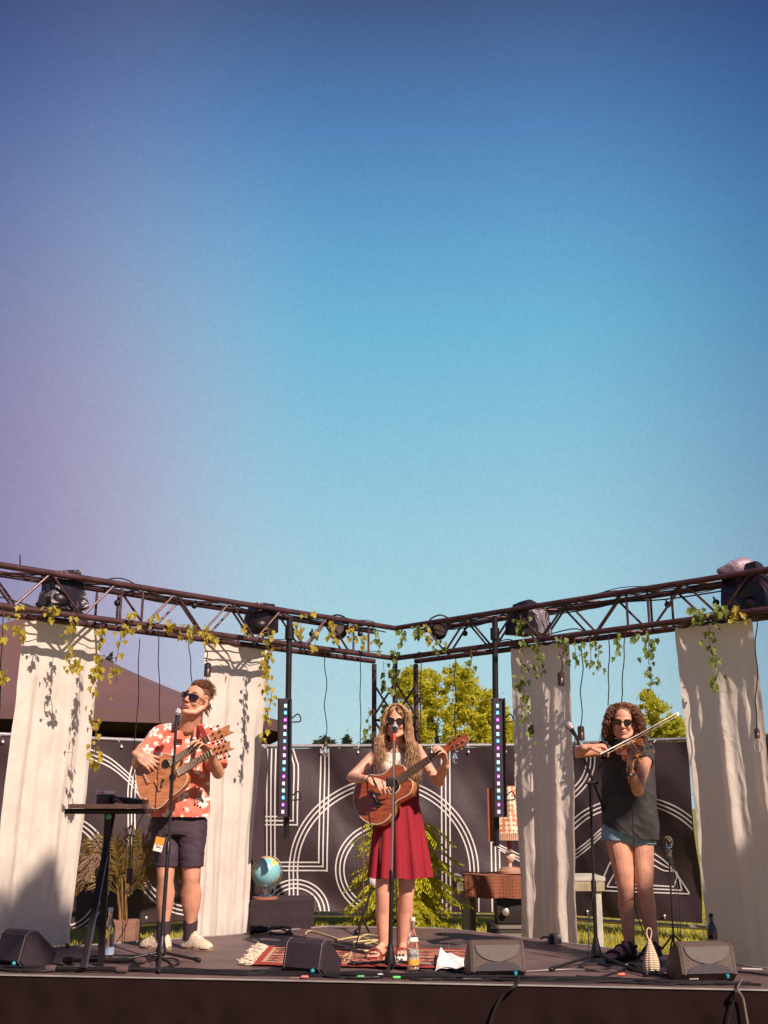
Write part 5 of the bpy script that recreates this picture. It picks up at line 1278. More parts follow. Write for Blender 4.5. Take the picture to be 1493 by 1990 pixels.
# shirt
def flower_shirt():
    m = mat('hawaiian_shirt', (.62, .10, .045), .75, 0, .1, 6, .2, 120, sheen=.2, bdist=.004)
    n, l, b = nodes_of(m)
    for lk in list(b.inputs['Base Color'].links): l.remove(lk)
    tc = n.new('ShaderNodeTexCoord'); mp = n.new('ShaderNodeMapping'); mp.inputs['Scale'].default_value = (1, .35, 1); l.new(tc.outputs['Object'], mp.inputs[0])
    def layer(scale, size, petals, seed):
        v = n.new('ShaderNodeTexVoronoi'); v.inputs['Scale'].default_value = scale; v.inputs['Randomness'].default_value = .75
        ad = n.new('ShaderNodeVectorMath'); ad.operation = 'ADD'; ad.inputs[1].default_value = (seed, seed * .4, -seed); l.new(mp.outputs[0], ad.inputs[0]); l.new(ad.outputs[0], v.inputs['Vector'])
        sb = n.new('ShaderNodeVectorMath'); sb.operation = 'SUBTRACT'; l.new(ad.outputs[0], sb.inputs[0]); l.new(v.outputs['Position'], sb.inputs[1])
        sp_ = n.new('ShaderNodeSeparateXYZ'); l.new(sb.outputs[0], sp_.inputs[0])
        at = n.new('ShaderNodeMath'); at.operation = 'ARCTAN2'; l.new(sp_.outputs[0], at.inputs[0]); l.new(sp_.outputs[2], at.inputs[1])
        cl = n.new('ShaderNodeSeparateColor'); l.new(v.outputs['Color'], cl.inputs[0])
        ml_ = n.new('ShaderNodeMath'); ml_.operation = 'MULTIPLY_ADD'; ml_.inputs[1].default_value = petals / 2; l.new(at.outputs[0], ml_.inputs[0]); l.new(cl.outputs[0], ml_.inputs[2])
        co = n.new('ShaderNodeMath'); co.operation = 'COSINE'; l.new(ml_.outputs[0], co.inputs[0])
        ab = n.new('ShaderNodeMath'); ab.operation = 'ABSOLUTE'; l.new(co.outputs[0], ab.inputs[0])
        rd = n.new('ShaderNodeMath'); rd.operation = 'MULTIPLY_ADD'; rd.inputs[1].default_value = size * .75; rd.inputs[2].default_value = size * .30; l.new(ab.outputs[0], rd.inputs[0])
        cz = n.new('ShaderNodeCombineXYZ'); l.new(sp_.outputs[0], cz.inputs[0]); l.new(sp_.outputs[2], cz.inputs[2])
        ln = n.new('ShaderNodeVectorMath'); ln.operation = 'LENGTH'; l.new(cz.outputs[0], ln.inputs[0])
        df = n.new('ShaderNodeMath'); df.operation = 'SUBTRACT'; l.new(rd.outputs[0], df.inputs[0]); l.new(ln.outputs['Value'], df.inputs[1])
        mr = n.new('ShaderNodeMapRange'); mr.inputs['From Min'].default_value = 0; mr.inputs['From Max'].default_value = .004; l.new(df.outputs[0], mr.inputs['Value'])
        m3 = n.new('ShaderNodeMapRange'); m3.inputs['From Min'].default_value = .006; m3.inputs['From Max'].default_value = .016; l.new(ln.outputs['Value'], m3.inputs['Value'])
        return mr.outputs[0], m3.outputs[0]
    a, ac = layer(7.2, .046, 5, 0.3); b2, bc2 = layer(9, .022, 6, 3.7)
    base = n.new('ShaderNodeTexNoise'); base.inputs['Scale'].default_value = 9; l.new(tc.outputs['Object'], base.inputs[0])
    rp = n.new('ShaderNodeValToRGB'); rp.color_ramp.elements[0].position = .42; rp.color_ramp.elements[0].color = (.62, .12, .075, 1); rp.color_ramp.elements[1].position = .62; rp.color_ramp.elements[1].color = (.74, .22, .13, 1); l.new(base.outputs['Fac'], rp.inputs[0])
    mx = n.new('ShaderNodeMix'); mx.data_type = 'RGBA'; mx.inputs['B'].default_value = (.72, .60, .52, 1); l.new(b2, mx.inputs['Factor']); l.new(rp.outputs[0], mx.inputs['A'])
    cen = n.new('ShaderNodeMix'); cen.data_type = 'RGBA'; cen.inputs['A'].default_value = (.45, .28, .14, 1); cen.inputs['B'].default_value = (.82, .74, .68, 1); l.new(ac, cen.inputs['Factor'])
    mx2 = n.new('ShaderNodeMix'); mx2.data_type = 'RGBA'; l.new(a, mx2.inputs['Factor']); l.new(mx.outputs['Result'], mx2.inputs['A']); l.new(cen.outputs['Result'], mx2.inputs['B'])
    l.new(mx2.outputs['Result'], b.inputs['Base Color']); return m
SH = flower_shirt()
def ring(c, rx, ry, n=40, rot=None, sq=1.0):
    out = []
    for i in range(n):
        a = 2 * math.pi * i / n; x = math.copysign(abs(math.cos(a)) ** sq, math.cos(a)); y = math.copysign(abs(math.sin(a)) ** sq, math.sin(a)); v = Vector((x * rx, y * ry, 0))
        out.append(Vector(c) + (rot @ v if rot else v))
    return out
mb = MB()
hem = P(347, 1588, 8.05)
mb.loft([ring(hem + Vector((0, 0, -.002)), .222, .155, sq=.85), ring(P(349, 1560, 8.05), .218, .155, sq=.85), ring(P(352, 1520, 8.05), .205, .155, sq=.85), ring(P(356, 1480, 8.06), .200, .145, sq=.85), ring(P(359, 1450, 8.07), .195, .130, sq=.85), ring(P(361, 1430, 8.07), .175, .105), ring(P(363, 1418, 8.06), .120, .085), ring(P(365, 1411, 8.05), .075, .072)])
for S in (Sr, Sl): mb.chain([neckb + Vector((0, .01, -.012)), S + Vector((0, 0, .002))], [.060, .072], 14)
for S, E in ((Sr, Er), (Sl, El)):
    d = (E - S).normalized(); rings = []
    for q, r_ in ((-.12, .068), (.12, .082), (.45, .082), (.80, .086), (.84, .084)): rings.append(ring(S.lerp(E, q), r_, r_ * .92, 24, frame(d, (0, 1, 0))))
    mb.loft(rings)
shirt = solid('shirt', mb, SH, t, .0065, 3, (.011, 9, (1, 1, .8), 8))
cut(shirt, lambda c: c.z < hem.z + .004 or ((c - P(364, 1414, 7.98)).length < .070) or (abs(c.x - (P(366, 1500, 7.9).x - (P(364, 1414, 7.98).z - c.z) * .05)) < max(0, .05 - (P(364, 1414, 7.98).z - c.z) * .42) and c.y < 8.02 and c.z < P(364, 1400, 8).z))
mb = MB()
for sx, q in ((-1, P(349, 1424, 7.93)), (1, P(384, 1420, 7.94))):   # open collar flaps
    nb = P(365 + sx * 15, 1405, 8.02); tip = P(365 + sx * 22, 1437, 7.91); vpt = P(368, 1436, 7.905)
    mb.prism([nb, P(365 + sx * 24, 1414, 7.99), tip, vpt.lerp(tip, .35)], (0, -.006, .002))
mb.build('collar', SH, shirt)
mb = MB()
for k in range(5): mb.lathe(P(365 - k * 1.5, 1450 + k * 30, 7.905 - .004 * k), [(.0055, 0), (.0055, .003)], 10, Matrix.Rotation(R(90), 3, 'X'))
mb.build('buttons', ivory, shirt)
# shorts
shorts_m = mat('dark_shorts', (.050, .028, .042), .8, 0, .2, 14, .3, 150)
mb = MB(); wr = P(347, 1575, 8.06)
mb.loft([ring(P(347, 1622, 8.06), .195, .135, sq=.9), ring(P(347, 1600, 8.06), .200, .138, sq=.9), ring(P(347, 1575, 8.06), .190, .135)])
for px0, px1, K in ((322, 325, Kr), (373, 371.5, Kl)):
    mb.loft([ring(P(px1, 1684, 8.03), .088, .092, 28), ring(P(px1, 1655, 8.03), .094, .096, 28), ring(P(px0, 1620, 8.05), .108, .112, 28), ring(P(px0, 1592, 8.06), .110, .115, 28)])
sh = solid('shorts', mb, shorts_m, t, .006, 2, (.007, 13, (.6, 1, 1.6), 2))
mb = MB(); tagp = P(309, 1641, 7.90); RT = Matrix.Rotation(R(12), 3, 'Y')
mb.box(tagp, (.064, .003, .098), RT); pass_ = mb.build('laminate_pass', mat('pass_white', (.82, .74, .66), .4), t, smooth=False)
mb = MB(); mb.box(tagp + RT @ Vector((0, -.003, .024)), (.064, .002, .050), RT); mb.build('orange_band', mat('pass_orange', (.85, .30, .04), .4), pass_, smooth=False)
mb = MB(); mb.box(tagp + RT @ Vector((.004, -.003, -.020)), (.040, .002, .006), RT); mb.box(tagp + RT @ Vector((-.004, -.003, -.010)), (.030, .002, .003), RT); mb.build('small_print', mat('pass_print', (.25, .15, .12), .6), pass_, smooth=False)
MB().tube([tagp + RT @ Vector((0, 0, .046)), P(309, 1612, 7.93)], .002, 5).build('pass_cord', M_cable, pass_)
# socks and shoes
sock = mat('sock', (.045, .022, .030), .9, 0, .2, 60)
shoe_m = mat('shoe_beige', (.60, .47, .34), .75, 0, .15, 20, .3, 60); sole_m = mat('shoe_sole', (.28, .17, .11), .7)
for A, toe in ((Ar, (288, 1843)), (Al, (388, 1846))):
    MB().tube([Vector((A.x, A.y, A.z + .055)), Vector((A.x, A.y, A.z)), Vector((A.x, A.y, STAGE + .06))], [.052, .050, .046], 18).build('sock', sock, t)
    T = G(*toe, STAGE); d = Vector((T.x - A.x, T.y - A.y, 0)).normalized(); L = .285; hl = Vector((A.x, A.y, STAGE)) - d * .075; s = Vector((-d.y, d.x, 0))
    m = MB()
    def sec(q, w, h, z=0): return [hl + d * q * L + s * (w * math.cos(a)) + Vector((0, 0, max(.012, z + .012 + (h * math.sin(a) if math.sin(a) > 0 else 0)))) for a in np.linspace(0, 2 * math.pi, 21)[:-1]]
    m.loft([sec(.02, .020, .05), sec(.08, .036, .09), sec(.22, .041, .112), sec(.38, .042, .118), sec(.52, .045, .092), sec(.68, .050, .068), sec(.84, .048, .052), sec(.95, .036, .040), sec(1.0, .018, .02)])
    so = solid('shoe', m, shoe_m, t, .005, 4, (.003, 22, (1, 1, 1), 4))
    m = MB(); ol = [hl + d * (L * (.5 + .53 * math.cos(a))) + s * ((.050 if math.cos(a) > 0 else .042) * math.sin(a)) + Vector((0, 0, .001)) for a in np.linspace(0, 2 * math.pi, 31)[:-1]]
    m.prism(ol, (0, 0, .026)); m.build('sole', sole_m, so, smooth=False)
    m = MB()
    for k in range(4): q = .46 + k * .07; z = .108 - k * .014; m.tube([hl + d * q * L + s * .026 + Vector((0, 0, z)), hl + d * (q + .02) * L + Vector((0, 0, z + .014)), hl + d * q * L - s * .026 + Vector((0, 0, z))], .0035, 5)
    m.build('laces', ivory, so)
sunglasses('angular dark sunglasses worn by the man in the orange flowered shirt', Lm, HR, 1.08, .032, .020, False, (.03, .010, .010))

# double neck guitar
O = P(285, 1514, 7.72); u0 = P(407, 1435, 7.66) - O; uu = u0.normalized(); nM = Vector((-.12, -.95, .20)); nM = (nM - uu * nM.dot(uu)).normalized()
t = thing('double_neck_guitar', 'pale brown double neck guitar with two headstocks held by the man in the flowered shirt', 'guitar', O)
ol = [(150, 1250), (160, 1400), (195, 1560), (275, 1670), (395, 1742), (490, 1715), (600, 1605), (720, 1510), (800, 1425), (832, 1330), (800, 1265), (735, 1255), (690, 1235), (700, 1175), (735, 1110), (700, 1055), (640, 1050), (590, 1035), (530, 1020), (440, 1075), (350, 1130), (240, 1150), (175, 1180)]
guitar_body(t, ol, O, nM, .060, W_cedar, W_side, 6.632, 4, (240, 1310))
gp = lambda x, y, h=0: PL(240 + x / 6.632, 1310 + y / 6.632, O, nM) + nM * h
frm = frame(nM, u0); vv = nM.cross(uu).normalized(); RB = Matrix((uu, vv, nM)).transposed()
for (x, y, r_) in ((548, 1160, .029), (637, 1328, .024)):
    q = gp(x, y, .002); MB().lathe(q, [(0, .0004), (r_, .0004)], 28, frm, cap=False).build('sound_hole', MATS['hole_black'], t, smooth=False)
    MB().tube([q + frm @ Vector((math.cos(a) * r_ * 1.08, math.sin(a) * r_ * 1.08, .0006)) for a in np.linspace(0, 2 * math.pi, 30)], .002, 4).build('rosette', W_fret, t)
for (x, y, nx, ny, hx, hy, ns, nf, ax_, ay_) in ((300, 1345, 1108, 828, 1350, 735, 4, 20, 600, 1150), (447, 1440, 1140, 1015, 1352, 945, 6, 18, 705, 1275)):
    bc = gp(x, y, .006); N_ = gp(nx, ny); A_ = gp(ax_, ay_)
    m = MB(); m.box(bc, (.022, .088, .010), RB, .004); br = m.build('bridge', W_side, t)
    m = MB()
    for k in range(6): m.lathe(bc + RB @ Vector((0, (k - 2.5) * .012, .005)), [(.0035, 0), (.0035, .004)], 8, frm)
    m.build('bridge_pins', ivory, br)
    u1 = (N_ - A_).normalized(); v1 = nM.cross(u1).normalized()
    neck(t, A_, N_, nM, .054, .044, nf, ns, bc)
    w1 = .024; E_ = gp(hx, hy)
    hp = [N_ + v1 * w1, N_.lerp(E_, .35) + v1 * .034, E_ + v1 * .036 + u1 * .028, E_ + u1 * .006, E_ - v1 * .030 + u1 * .034, N_.lerp(E_, .35) - v1 * .030, N_ - v1 * w1]
    MB().prism([p + nM * .003 for p in hp], -nM * .015).build('headstock', W_cedar, t, smooth=False)
    for k in range(2 if ns == 4 else 3):
        for sd in (-1, 1):
            q = N_.lerp(E_, .28 + .27 * k * (1.3 if ns == 4 else 1)) + v1 * sd * .018 + nM * .004; m = MB(); m.lathe(q, [(.007, 0), (.006, .010), (.003, .016)], 10, frm)
            kx = q + v1 * sd * .048; m.tube([q - nM * .008, kx - nM * .008], .003, 5); m.ell(kx - nM * .008, (.013, .006, .009), RB); m.build('tuning_peg', M_black, t)
q = gp(520, 1370, .012); m = MB(); m.tube([q, gp(505, 1420, .02), gp(498, 1455, .012)], .003, 5); m.ell(q, .010); m.ell(gp(498, 1455, .012), .008); m.build('tremolo_arm', M_black, t)
for (x, y) in ((285, 1610),): MB().lathe(gp(x, y, .002), [(.006, 0), (.004, .004)], 10, frm).build('strap_pin', ivory, t)
m = MB(); sp = smooth_path([Z1(560, 980, 7.80), Z1(480, 820, 7.90), Z1(520, 690, 7.99), Z1(640, 640, 8.06)], 5); vs = []
sp = smooth_path([Z1(1080, 870, 7.70), Z1(1020, 740, 7.86), Z1(985, 670, 7.97), Z1(960, 640, 8.08)], 5); m = MB(); vs = []
for p in sp: vs += [p + Vector((-.020, 0, .0)), p + Vector((.020, 0, 0))]
m.add(vs, [(i, i + 1, i + 3, i + 2) for i in range(0, len(vs) - 2, 2)]); m.build('strap', mat('strap_dark_red', (.22, .015, .02), .7), t)

# ============================================================ VIOLINIST
dV = 7.45
Z3 = lambda x, y, d: P(1090 + x / 6.22, 1340 + y / 6.22, d)
t = thing('person', 'woman with curly brown hair in a black sleeveless shirt and denim shorts bowing a violin', 'person', Vector((P(1232, 1866, dV).x, dV, STAGE)))
mb = MB(); HC = P(1212, 1405, 7.38) + Vector((.01, .045, .008)); HR = Matrix.Rotation(R(-16), 3, 'Z') @ Matrix.Rotation(R(9), 3, 'X'); HR = Matrix.Rotation(R(3), 3, 'Y') @ HR
Lv = head(mb, HC, HR, .97, .97)
neckb = P(1218, 1448, 7.50); mb.chain([HC + Vector((0, .03, -.06)), neckb], [.053, .055], 14)
Sr = P(1184, 1456, 7.50); Sl = P(1258, 1462, 7.46); chest = P(1222, 1500, 7.52); waist = P(1222, 1560, 7.50); pel = P(1222, 1615, 7.52)
mb.ell(chest, (.150, .105, .17)); mb.ell(waist, (.140, .110, .15)); mb.ell(pel, (.165, .125, .13))
for S in (Sr, Sl): mb.chain([neckb + Vector((0, .01, -.008)), S], [.045, .052], 12)
Er = P(1121, 1463, 7.28); Wr = P(1143, 1452, 7.10); El = P(1240, 1538, 7.26); Wl = P(1224, 1497, 7.06)
arm(mb, Sr, Er, Wr, k=.92); arm(mb, Sl, El, Wl, k=.95)
hand(mb, Wr, Vector((.92, .05, .12)), (.25, .25, -1), (0, -1, -.1), [(.65, .7, .4), (.75, .7, .4), (.8, .7, .4), (.7, .6, .3)], ((.3, .6), .3), .95)
hand(mb, Wl, P(1227, 1468, 7.02) - Wl, (.75, .15, .15), (.1, .9, .2), [(.7, .9, .5), (.7, .9, .5), (.75, .9, .5), (.8, .9, .5)], ((.35, .2), .2), .95)
Kr = P(1216, 1722, 7.46); Ar = P(1224, 1836, 7.55); Kl = P(1253, 1722, 7.44); Al = P(1271, 1838, 7.50)
leg(mb, P(1200, 1622, 7.5), Kr, Ar, (0, 1, 0), 1.0, th=.086, cf=.054); leg(mb, P(1245, 1622, 7.5), Kl, Al, (0, 1, 0), 1.0, th=.086, cf=.056)
Tr = Vector((P(1184, 1866, 7.42).x, 7.40, STAGE + .032)); Tl = Vector((P(1250, 1874, 7.34).x, 7.28, STAGE + .032))
fA = foot_shape(mb, Ar, Tr, .98, inner=-1); fB = foot_shape(mb, Al, Tl, .98, inner=1)
body = solid('body', mb, skin_tan, t, .0043, 6)
lips(t, Lv, .9)
sd_m = mat('sandal_dark', (.030, .018, .018), .6)
for (A, f_) in ((Ar, fA), (Al, fB)):
    ball, heel, d, s = f_; m = MB(); ol = []
    for q in range(24):
        a = 2 * math.pi * q / 24; c = heel.lerp(ball + d * .05, .5); L_ = ((ball + d * .05) - heel).length / 2 + .038; x = math.cos(a); y = math.sin(a); p = c + d * x * L_ + s * y * (.048 if x > 0 else .038); ol.append(Vector((p.x, p.y, STAGE + .003)))
    m.prism(ol, (0, 0, .020)); sh = m.build('sandal', sd_m, t, smooth=False); m = MB()
    for bx_, up, rad in ((ball, .034, .013), (heel.lerp(ball, .62), .058, .013), (heel.lerp(ball, .30), .075, .012)):
        m.tube([bx_ + s * (.050 * math.cos(a)) + Vector((0, 0, -.008 + up * math.sin(a))) for a in np.linspace(-.1, math.pi + .1, 13)], rad, 6)
    m.tube([A + Vector((math.cos(a) * .043, math.sin(a) * .043, -.010)) for a in np.linspace(0, 2 * math.pi, 17)], .011, 6); m.build('strap', sd_m, sh)
# shirt
bl = mat('black_shirt', (.042, .034, .034), .8, 0, .2, 8, .25, 160)
mb = MB(); hz_ = P(1225, 1628, 7.42).z
mb.loft([ring(P(1226, 1632, 7.5), .182, .150, sq=.9), ring(P(1225, 1600, 7.5), .190, .155, sq=.9), ring(P(1222, 1560, 7.5), .180, .150, sq=.9), ring(P(1222, 1520, 7.5), .178, .140, sq=.9), ring(P(1222, 1485, 7.51), .175, .128), ring(P(1221, 1465, 7.51), .165, .105), ring(P(1220, 1452, 7.51), .115, .085), ring(P(1219, 1446, 7.51), .075, .07)])
for S, E in ((Sr, Er), (Sl, El)): mb.chain([neckb + Vector((0, .01, -.01)), S, S.lerp(E, .14)], [.052, .062, .062], 14)
shirt = solid('shirt', mb, bl, t, .006, 3, (.017, 9, (1, 1, .9), 5))
hl_ = P(1174, 1597, 7.45); hr_ = P(1275, 1634, 7.45)
cut(shirt, lambda c: c.z < lerp(P(0, 1600, 7.5).z, P(0, 1636, 7.5).z, min(1, max(0, (c.x - hl_.x) / (hr_.x - hl_.x)) ** .6)) or (c - P(1217, 1446, 7.42)).length < .062 or (c - Sr.lerp(Er, .26)).length < .060 or (c - Sl.lerp(El, .28)).length < .058)
denim = mat('light_denim', (.20, .32, .38), .85, 0, .2, 30, .4, 200)
mb = MB(); mb.ell(P(1222, 1618, 7.50), (.12, .12, .10)); mb.loft([ring(P(1224, 1618, 7.51), .178, .138, sq=.9), ring(P(1223, 1590, 7.51), .165, .130)])
mb.loft([ring(P(1196, 1633, 7.5), .093, .105, 28), ring(P(1198, 1612, 7.51), .100, .118, 28), ring(P(1200, 1600, 7.51), .092, .11, 28)]); mb.loft([ring(P(1246, 1641, 7.5), .100, .108, 28), ring(P(1245, 1612, 7.51), .104, .118, 28), ring(P(1244, 1600, 7.51), .092, .11, 28)])
solid('shorts', mb, denim, t, .0055, 2, (.005, 16, (1, 1, 1), 9))
wv = (P(1227, 1468, 7.02) - Wl).normalized(); fw = frame(wv, (1, 0, 0))
MB().tube([Wl - wv * .022 + fw @ Vector((math.cos(a) * .030, math.sin(a) * .030, 0)) for a in np.linspace(0, 2 * math.pi, 21)], .010, 8).build('watch_band', M_black, t)
# curls
hair_c = hair_mat('hair_curly_brown', (.085, .035, .022), (.30, .135, .075)); mb = MB(); rr = random.Random(77)
m2 = MB().ell(HC + HR @ Vector((0, .022, .054)), (.085, .092, .082), HR, 24, 16)
for i, v in enumerate(m2.v): m2.v[i] = v + noise.noise_vector(v * 24) * .008
mb.add(m2.v, m2.f)
for k in range(750):
    side = rr.choice((-1, 1)); fr = rr.random()
    root = HC + HR @ Vector((side * rr.uniform(.0, .05), lerp(-.055, .08, rr.random()), .125 + rr.uniform(-.012, .006)))
    out = rr.uniform(.085, .135)
    a_ = HC + HR @ Vector((side * (.075 + rr.uniform(0, .030)), lerp(-.050, .10, fr), .060 + rr.uniform(-.02, .03)))
    b_ = HC + HR @ Vector((side * out, lerp(-.030, .11, fr), -.03 + rr.uniform(-.03, .03))); e_ = HC + HR @ Vector((side * (out + rr.uniform(-.03, .035)), lerp(-.02, .10, fr), rr.uniform(-.175, -.075)))
    path = smooth_path([root, a_, b_, e_], 14); m_ = len(path); ph = rr.uniform(0, 6); amp = rr.uniform(.005, .014); fq = rr.uniform(.45, .9)
    pp = []
    for i, p in enumerate(path):
        g_ = min(1, i / 8) * amp; pp.append(p + HR @ Vector((math.cos(ph + i * fq) * g_, math.sin(ph + i * fq) * g_, math.sin(ph * 2 + i * fq * .5) * g_ * .5)))
    r0 = rr.uniform(.0014, .0030); mb.tube(pp, [r0 * lerp(1, .4, (i / m_) ** 3) for i in range(m_)], 5)
for k in range(60):
    side = rr.choice((-1, 1)); fr = rr.uniform(.3, 1); root = HC + HR @ Vector((side * rr.uniform(0, .07), .02 + .08 * fr, .10)); path = smooth_path([root, HC + HR @ Vector((side * .08, .11, .04)), HC + HR @ Vector((side * rr.uniform(.02, .09), .12, -.12))], 10)
    mb.tube([p + Vector((math.cos(i * .7 + k) * .008, math.sin(i * .7 + k) * .008, 0)) for i, p in enumerate(path)], .006, 5)
mb.build('hair', hair_c, t, angle=180)
sunglasses('small round dark sunglasses worn by the curly haired violinist', Lv, HR, .97, .026, .020)

# violin
A = Lv(.028, -.075, -.125); S_ = P(1243, 1480, 6.84); ax = (S_ - A).normalized(); nV = Vector((-.30, -.35, .9)); nV = (nV - ax * nV.dot(ax)).normalized(); sv = nV.cross(ax).normalized()
t = thing('violin', 'orange brown violin under the violinist\'s chin', 'violin', A)
VR = Matrix((sv, ax, nV)).transposed()
half = [(0, -.008), (.045, -.004), (.085, .020), (.103, .065), (.098, .105), (.070, .130), (.056, .160), (.058, .195), (.078, .222), (.083, .262), (.072, .310), (.045, .345), (.018, .355)]
ol = [A + VR @ Vector((x, y, 0)) for x, y in half] + [A + VR @ Vector((-x, y, 0)) for x, y in half[::-1][:-1]]
c = sum(ol, Vector()) / len(ol); rings = [[c + (p - c) * s_ + nV * h for p in ol] for h, s_ in ((-.052, .55), (-.044, .93), (-.040, 1.0), (-.034, 1.0), (-.033, .965), (-.006, .965), (-.005, 1.0), (.001, 1.0), (.006, .93), (.014, .50))]
m = MB(); m.loft(rings); m.build('violin_body', W_violin, t, angle=45)
rise = Vector((0, 0, 0)); NB = A + ax * .33 + nV * .010; NN = A + ax * .475 + nV * .020
MB().chain([NB - nV * .008, NN - nV * .008], [.016, .011], 12).build('neck', W_violin, t)
m = MB(); F0 = A + ax * .215 + nV * .024; m.prism([F0 + sv * .021, F0 - sv * .021, NN - sv * .012 + nV * .004, NN + sv * .012 + nV * .004], nV * .005); m.build('fingerboard', mat('ebony', (.012, .008, .008), .3), t, smooth=False)
m = MB(); m.tube([NN, NN + ax * .045 - nV * .010, NN + ax * .078 - nV * .016], [.011, .009, .008], 8)
sp = [NN + ax * (.088 + .013 * math.cos(a) * (1 - a / 14)) + nV * (-.016 - .013 * math.sin(a) * (1 - a / 14)) for a in np.linspace(0, 9, 30)]; m.tube(sp, .006, 6); m.build('scroll', W_violin, t)
for k in range(4): q = NN + ax * (.012 + .016 * k) - nV * .004; sg = 1 if k % 2 else -1; m = MB(); m.tube([q - sv * sg * .012, q + sv * sg * .030], .0032, 6); m.ell(q + sv * sg * .036, (.003, .009, .007), VR); m.build('peg', MATS['ebony'], t)
m = MB(); q = A + ax * .185 + nV * .006; m.prism([q + sv * .022, q - sv * .022, q - sv * .016 + nV * .034, q + sv * .016 + nV * .034], ax * .004); m.build('bridge', ivory, t, smooth=False)
m = MB(); m.prism([A + ax * .02 + sv * .012 + nV * .016, A + ax * .02 - sv * .012 + nV * .016, A + ax * .125 - sv * .022 + nV * .024, A + ax * .125 + sv * .022 + nV * .024], nV * .004); m.build('tailpiece', MATS['ebony'], t, smooth=False)
m = MB(); m.ell(A + ax * .03 - sv * .045 + nV * .020, (.042, .030, .009), VR); m.build('chin_rest', MATS['ebony'], t)
for k in range(4): s0_ = (k - 1.5); MB().tube([A + ax * .125 + sv * s0_ * .006 + nV * .029, A + ax * .187 + sv * s0_ * .010 + nV * .041, NN + sv * s0_ * .005 + nV * .012], .0007, 4).build('string', M_str, t)
m = MB()
for sg in (-1, 1): m.tube(smooth_path([c + VR @ Vector((sg * .032, -.03, .0125)), c + VR @ Vector((sg * .040, -.01, .012)), c + VR @ Vector((sg * .036, .02, .012)), c + VR @ Vector((sg * .030, .04, .0125))], 4), .002, 4)
m.build('sound_holes', MATS['ebony'], t)
# bow
b0 = P(1166, 1466, 7.04); b1 = P(1317, 1385, 7.22); bd = (b1 - b0).normalized(); t = thing('violin_bow', 'violin bow held up across the violin by the violinist', 'bow', b0)
hd = Vector((0, 0, -1)); hd = (hd - bd * hd.dot(bd)).normalized()
MB().tube([b0, b0.lerp(b1, .5) + hd * .006, b1], [.0052, .0042, .0034], 8).build('stick', wood_mat('bow_wood', (.16, .05, .03), (.26, .09, .05)), t)
m = MB(); m.box(b0 + bd * .03 + hd * .012, (.045, .010, .018), frame(hd, bd), .002); m.build('frog', MATS['ebony'], t)
m = MB(); m.prism([b1 - bd * .008, b1 + bd * .012, b1 + hd * .020 + bd * .004, b1 + hd * .020 - bd * .01], Vector((0, .006, 0))); m.build('tip', ivory, t, smooth=False)
m = MB(); m.box((b0 + bd * .03 + hd * .020).lerp(b1 + hd * .018, .5), ((b1 - b0).length - .03, .007, .0015), Matrix((bd, bd.cross(hd), hd)).transposed()); m.build('bow_hair', ivory, t, smooth=False)

# ============================================================ THINGS ON THE STAGE
S0 = STAGE
def gz(px, py, z=S0): return G(px, py, z)
# ---- persian rug
rug_m = mat('stage_rug', (.30, .09, .05), .95, 0, .2, 10)
pattern(rug_m, [(0, (.45, .24, .13)), (.34, (.36, .10, .055)), (.50, (.24, .045, .03)), (.62, (.48, .28, .16)), (.74, (.30, .06, .04)), (.95, (.14, .04, .04))], 7)
c0, c1, c2, c3 = gz(489, 1879), gz(521, 1842), gz(932, 1849), gz(958, 1887)
t = thing('persian_rug', 'red patterned persian rug with cream fringe under the woman in the red skirt', 'rug', (c0 + c2) / 2)
def rugf(u, v):
    p = c0.lerp(c3, u).lerp(c1.lerp(c2, u), v); return p + Vector((0, 0, .010 + .004 * noise.noise(Vector((u * 9, v * 4, 0)))))
m = MB(); m.grid(rugf, 80, 20); m.build('pile', rug_m, t)
border = mat('rug_border', (.34, .035, .025), .95, 0, .2, 30); bord2 = mat('rug_line', (.50, .30, .18), .95)
m = MB(); m2 = MB()
def rr_band(mb_, u0, u1, v0, v1, h):
    mb_.grid(lambda u, v: rugf(lerp(u0, u1, u), lerp(v0, v1, v)) + Vector((0, 0, h)), 40, 3)
for a in ((0, 1, 0, .10), (0, 1, .90, 1), (0, .03, .1, .9), (.97, 1, .1, .9)): rr_band(m, *a, .003)
for a in ((.03, .97, .11, .15), (.03, .97, .85, .89), (.035, .05, .15, .85), (.95, .965, .15, .85), (.12, .13, .15, .85), (.05, .95, .48, .52), (.25, .26, .15, .85), (.4, .41, .15, .85), (.55, .56, .15, .85), (.7, .71, .15, .85)): rr_band(m2, *a, .0045)
m.build('border', border, t); m2.build('woven_lines', bord2, t)
rr = random.Random(3); m = MB(); dv = (c0 - c3).normalized()
for k in range(150):
    v = rr.random(); p = rugf(0.004, v); pts = [p]
    for j in range(3): p = p + (dv * rr.uniform(.015, .035) + Vector((rr.uniform(-.014, .014), rr.uniform(-.022, .022), rr.uniform(-.004, .014)))); p.z = max(p.z, S0 + .004); pts.append(p)
    m.tube(smooth_path(pts, 3), .0035, 4)
m.build('fringe', mat('rug_fringe', (.68, .56, .42), .95), t)

